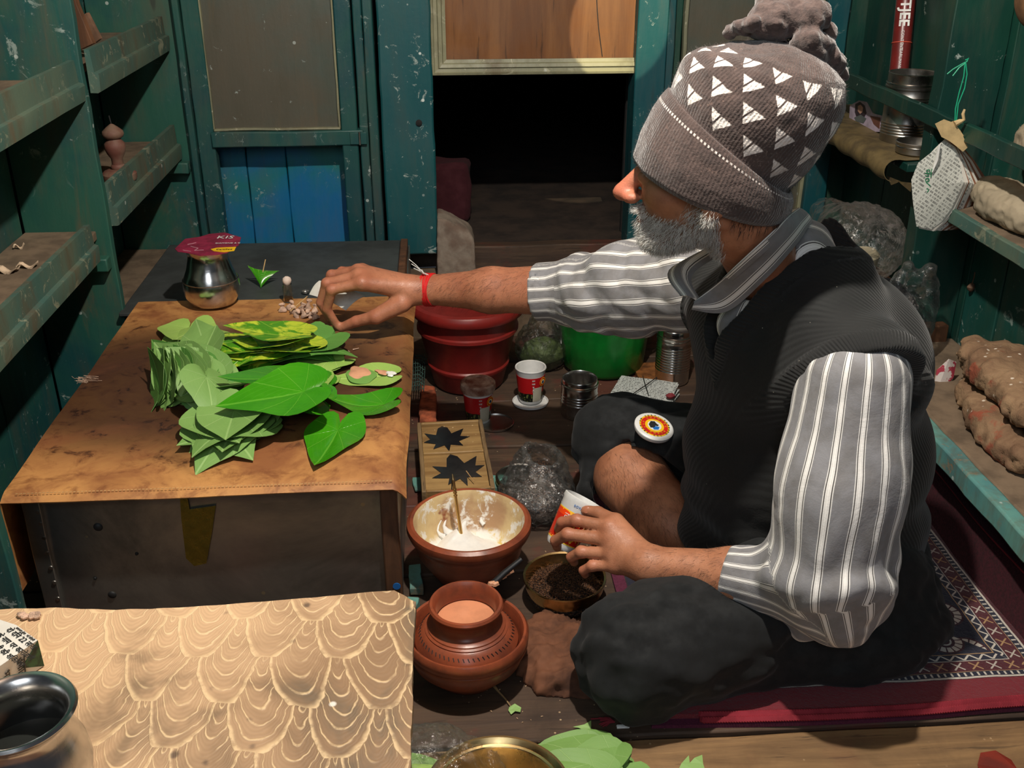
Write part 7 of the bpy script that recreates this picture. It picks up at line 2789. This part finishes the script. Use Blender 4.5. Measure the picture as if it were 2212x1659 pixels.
rock('rubble_stone', (.975, 1.53, .225), (.075, .17, .032), .005, M['stone'], 'lower brown rubble stone spotted with whitewash on the right ledge', 3, -.12)
rock('rubble_stone', (.99, 1.56, .285), (.068, .165, .032), .005, M['stone'], 'upper flat rubble stone lying topmost on the right ledge', 8, -.15)
rock('brick_piece', (.955, 1.24, .235), (.05, .07, .04), .004, brick_m, 'orange brick piece at the near end of the right ledge', 5, .1)
pr2 = Mt('pink_print_paper')
c = pr2.mix(pr2.mr(pr2.noise(50, 3), .52, .56), srgb(214, 204, 198), srgb(170, 60, 76))
M['pinkp'] = pr2.done(c, .6)
for i, (q, Y_, lb_) in enumerate([([(2012, 862), (2024, 800), (2050, 776), (2066, 782), (2060, 815), (2048, 838), (2022, 850)], 1.74, 'crumpled pink-printed paper stuffed left of the stones on the ledge'), ([(2122, 776), (2150, 764), (2163, 757), (2167, 774)], 1.74, 'small pink-printed paper corner poking up behind the stones'), ([(2000, 900), (2030, 868), (2026, 900)], 1.70, 'dim paper scrap lying in shadow at the back of the ledge')]):
    w = [W(x, y, Y_ + .006 * (j % 2)) for j, (x, y) in enumerate(q)]
    n = len(w)
    g = G().add([tuple(v) for v in w] + [tuple(v + np.array([0, .0015, 0])) for v in w], [tuple(range(n)), tuple(range(n, 2 * n))[::-1]] + [(j, n + j, n + (j + 1) % n, (j + 1) % n) for j in range(n)])
    tag(mk('printed_paper', g, M['pinkp'], smooth=False), lb_, 'paper')

# plastic bags behind the man's back
bq = XX(1850, 520, .88)
def f6(P):
    d = ell(P, bq + np.array([.01, 0, -.01]), (.095, .07, .075))
    return smin(d, cap(P, bq, XX(1768, 450, .88) + np.array([0, .1, 0]), .06, .012), .05)
bag('large_clear_bag', 'large crinkled clear bag bulging behind the man beside the right wall', f6, bq - .2, bq + .2, M['film'], .0045, 11, .005, 14)
tag(mk('bag_contents', G().lathe([(0, -.03), (.035, -.028), (.04, 0), (.03, .012), (0, .014)], 16, c=tuple(bq + np.array([.01, -.01, -.03])), wob=.1), m_plain('cream_packet', srgb(190, 180, 150), .6)), 'cream packet lying inside the large clear bag', 'packet')
b7 = XX(1968, 640, .92)
def f7(P):
    d = ell(P, b7 + np.array([0, 0, -.05]), (.05, .05, .06))
    pts1 = [b7 + np.array([-.028, 0, -.02]), b7 + np.array([-.032, 0, .03]), b7 + np.array([-.014, 0, .062]), b7 + np.array([-.002, 0, .04]), b7 + np.array([-.004, 0, .0])]
    pts2 = [b7 + np.array([.006, 0, -.01]), b7 + np.array([.006, -.01, .045]), b7 + np.array([.024, -.01, .06]), b7 + np.array([.036, 0, .03]), b7 + np.array([.036, 0, -.02])]
    d = smin(d, chain(P, pts1, [.02, .012, .009, .010, .014]), .015)
    return smin(d, chain(P, pts2, [.016, .010, .009, .012, .02]), .015)
bag('handled_bag', 'thin carrier bag with two loop handles standing behind the man by the stud', f7, b7 - np.array([.09, .08, .13]), b7 + np.array([.09, .08, .1]), M['film_d'], .0038, 12, .0025, 12)
b8 = XX(1925, 665, .90)
V, Q = surface(lambda P: ell(P, b8 + np.array([-.02, 0, -.04]), (.08, .08, .10)) + .004 * nz(P, 8, 3), b8 - .2, b8 + .14, .006)
tag(link('black_bag', np_mesh(V, Q, 'black_bag', m_plain('black_polythene', (.012, .012, .014), .3, bump=.8, bd=.004))), 'black plastic bag slumped under the clear bags behind the man', 'bag')
# crate the bags stand on, hidden behind the man's back
tag(mk('wooden_crate', G().board(.80, 1.05, 1.93, 2.34, .001, .235, .003, .05, 5, 9), M['wood_brown'], bevel=.004), 'dark wooden crate under the plastic bags behind the man', 'crate')

# ---------------------------------------------------------------- things on the left shelving
wd_ = m_plain('dusty_turned_wood', srgb(104, 62, 52), .7, var=.25, scale=20, bump=.4, bd=.002, c2=srgb(120, 100, 82))
p = W(262, 375, 2.27)
tn_ = thing('turned_wooden_stand', 'small dusty turned wooden stand on the lower shelf of the far left bay', 'stand', tuple(F(260, 388, .4925)))
mk('stand_base', G().lathe([(0, 0), (.034, 0), (.036, .004), (.036, .014), (.030, .020), (.016, .024), (0, .024)], 40), wd_, tn_)
mk('turned_stem', G().lathe([(0, .024), (.014, .024), (.0155, .028), (.014, .032), (.012, .034), (.012, .046), (.018, .056), (.022, .068), (.021, .078), (.016, .084), (.014, .088), (.020, .092), (.0225, .098), (.021, .104), (.012, .112), (.004, .118), (0, .12)], 36), wd_, tn_)
mk('spindle', G().tube([(0, 0, .118), (-.002, 0, .136)], .0015, 8), M['ink'], tn_)
bk = m_plain('brown_board', srgb(120, 88, 66), .8, var=.2)
def plate(name, q, Y_, th, mat, label, cat):
    w = [W(x, y, Y_ + dy) for x, y, dy in q]
    n = len(w)
    g = G().add([tuple(v) for v in w] + [tuple(v + np.array([.004, th, 0])) for v in w], [tuple(range(n)), tuple(range(n, 2 * n))[::-1]] + [(j, n + j, n + (j + 1) % n, (j + 1) % n) for j in range(n)])
    return tag(mk(name, g, mat, smooth=False, bevel=.001), label, cat)
plate('leaning_board', [(150, -40, 0), (166, 12, 0), (200, 95, .0), (172, 108, 0), (150, 60, 0)], 2.2, .012, M['wood_brown'], 'dark board leaning behind the upright on the top left shelf', 'board')
plate('leaning_lath', [(174, 36, 0), (187, 27, 0), (216, 84, 0), (203, 94, 0)], 2.24, .006, bk, 'short brown lath leaning on the top left shelf', 'lath')
sc_ = m_plain('cream_scrap', srgb(226, 200, 170), .7, var=.25, scale=60)
for i, (px, py, w_, h_, rz_, lb_) in enumerate([(60, 578, .018, .007, .2, 'folded cream paper scrap at the right of the lower left shelf'), (14, 588, .022, .010, -.1, 'orange-edged cream scrap at the left end of the lower left shelf'), (42, 537, .010, .004, .5, 'small pale flake at the back of the lower left shelf')]):
    p = F(px, py, .4405)
    P = np.zeros((8, 5, 3))
    for a_ in range(8):
        for b_ in range(5):
            P[a_, b_] = (-w_ + 2 * w_ * a_ / 7, -h_ + 2 * h_ * b_ / 4, .004 + .004 * sin(a_ * 1.1) + .002 * sin(b_ * 1.6 + a_))
    o = mk('paper_scrap', G().sheet(P, .0008), sc_)
    o.location = p
    o.rotation_euler = (0, 0, rz_)
    tag(o, lb_, 'scrap')
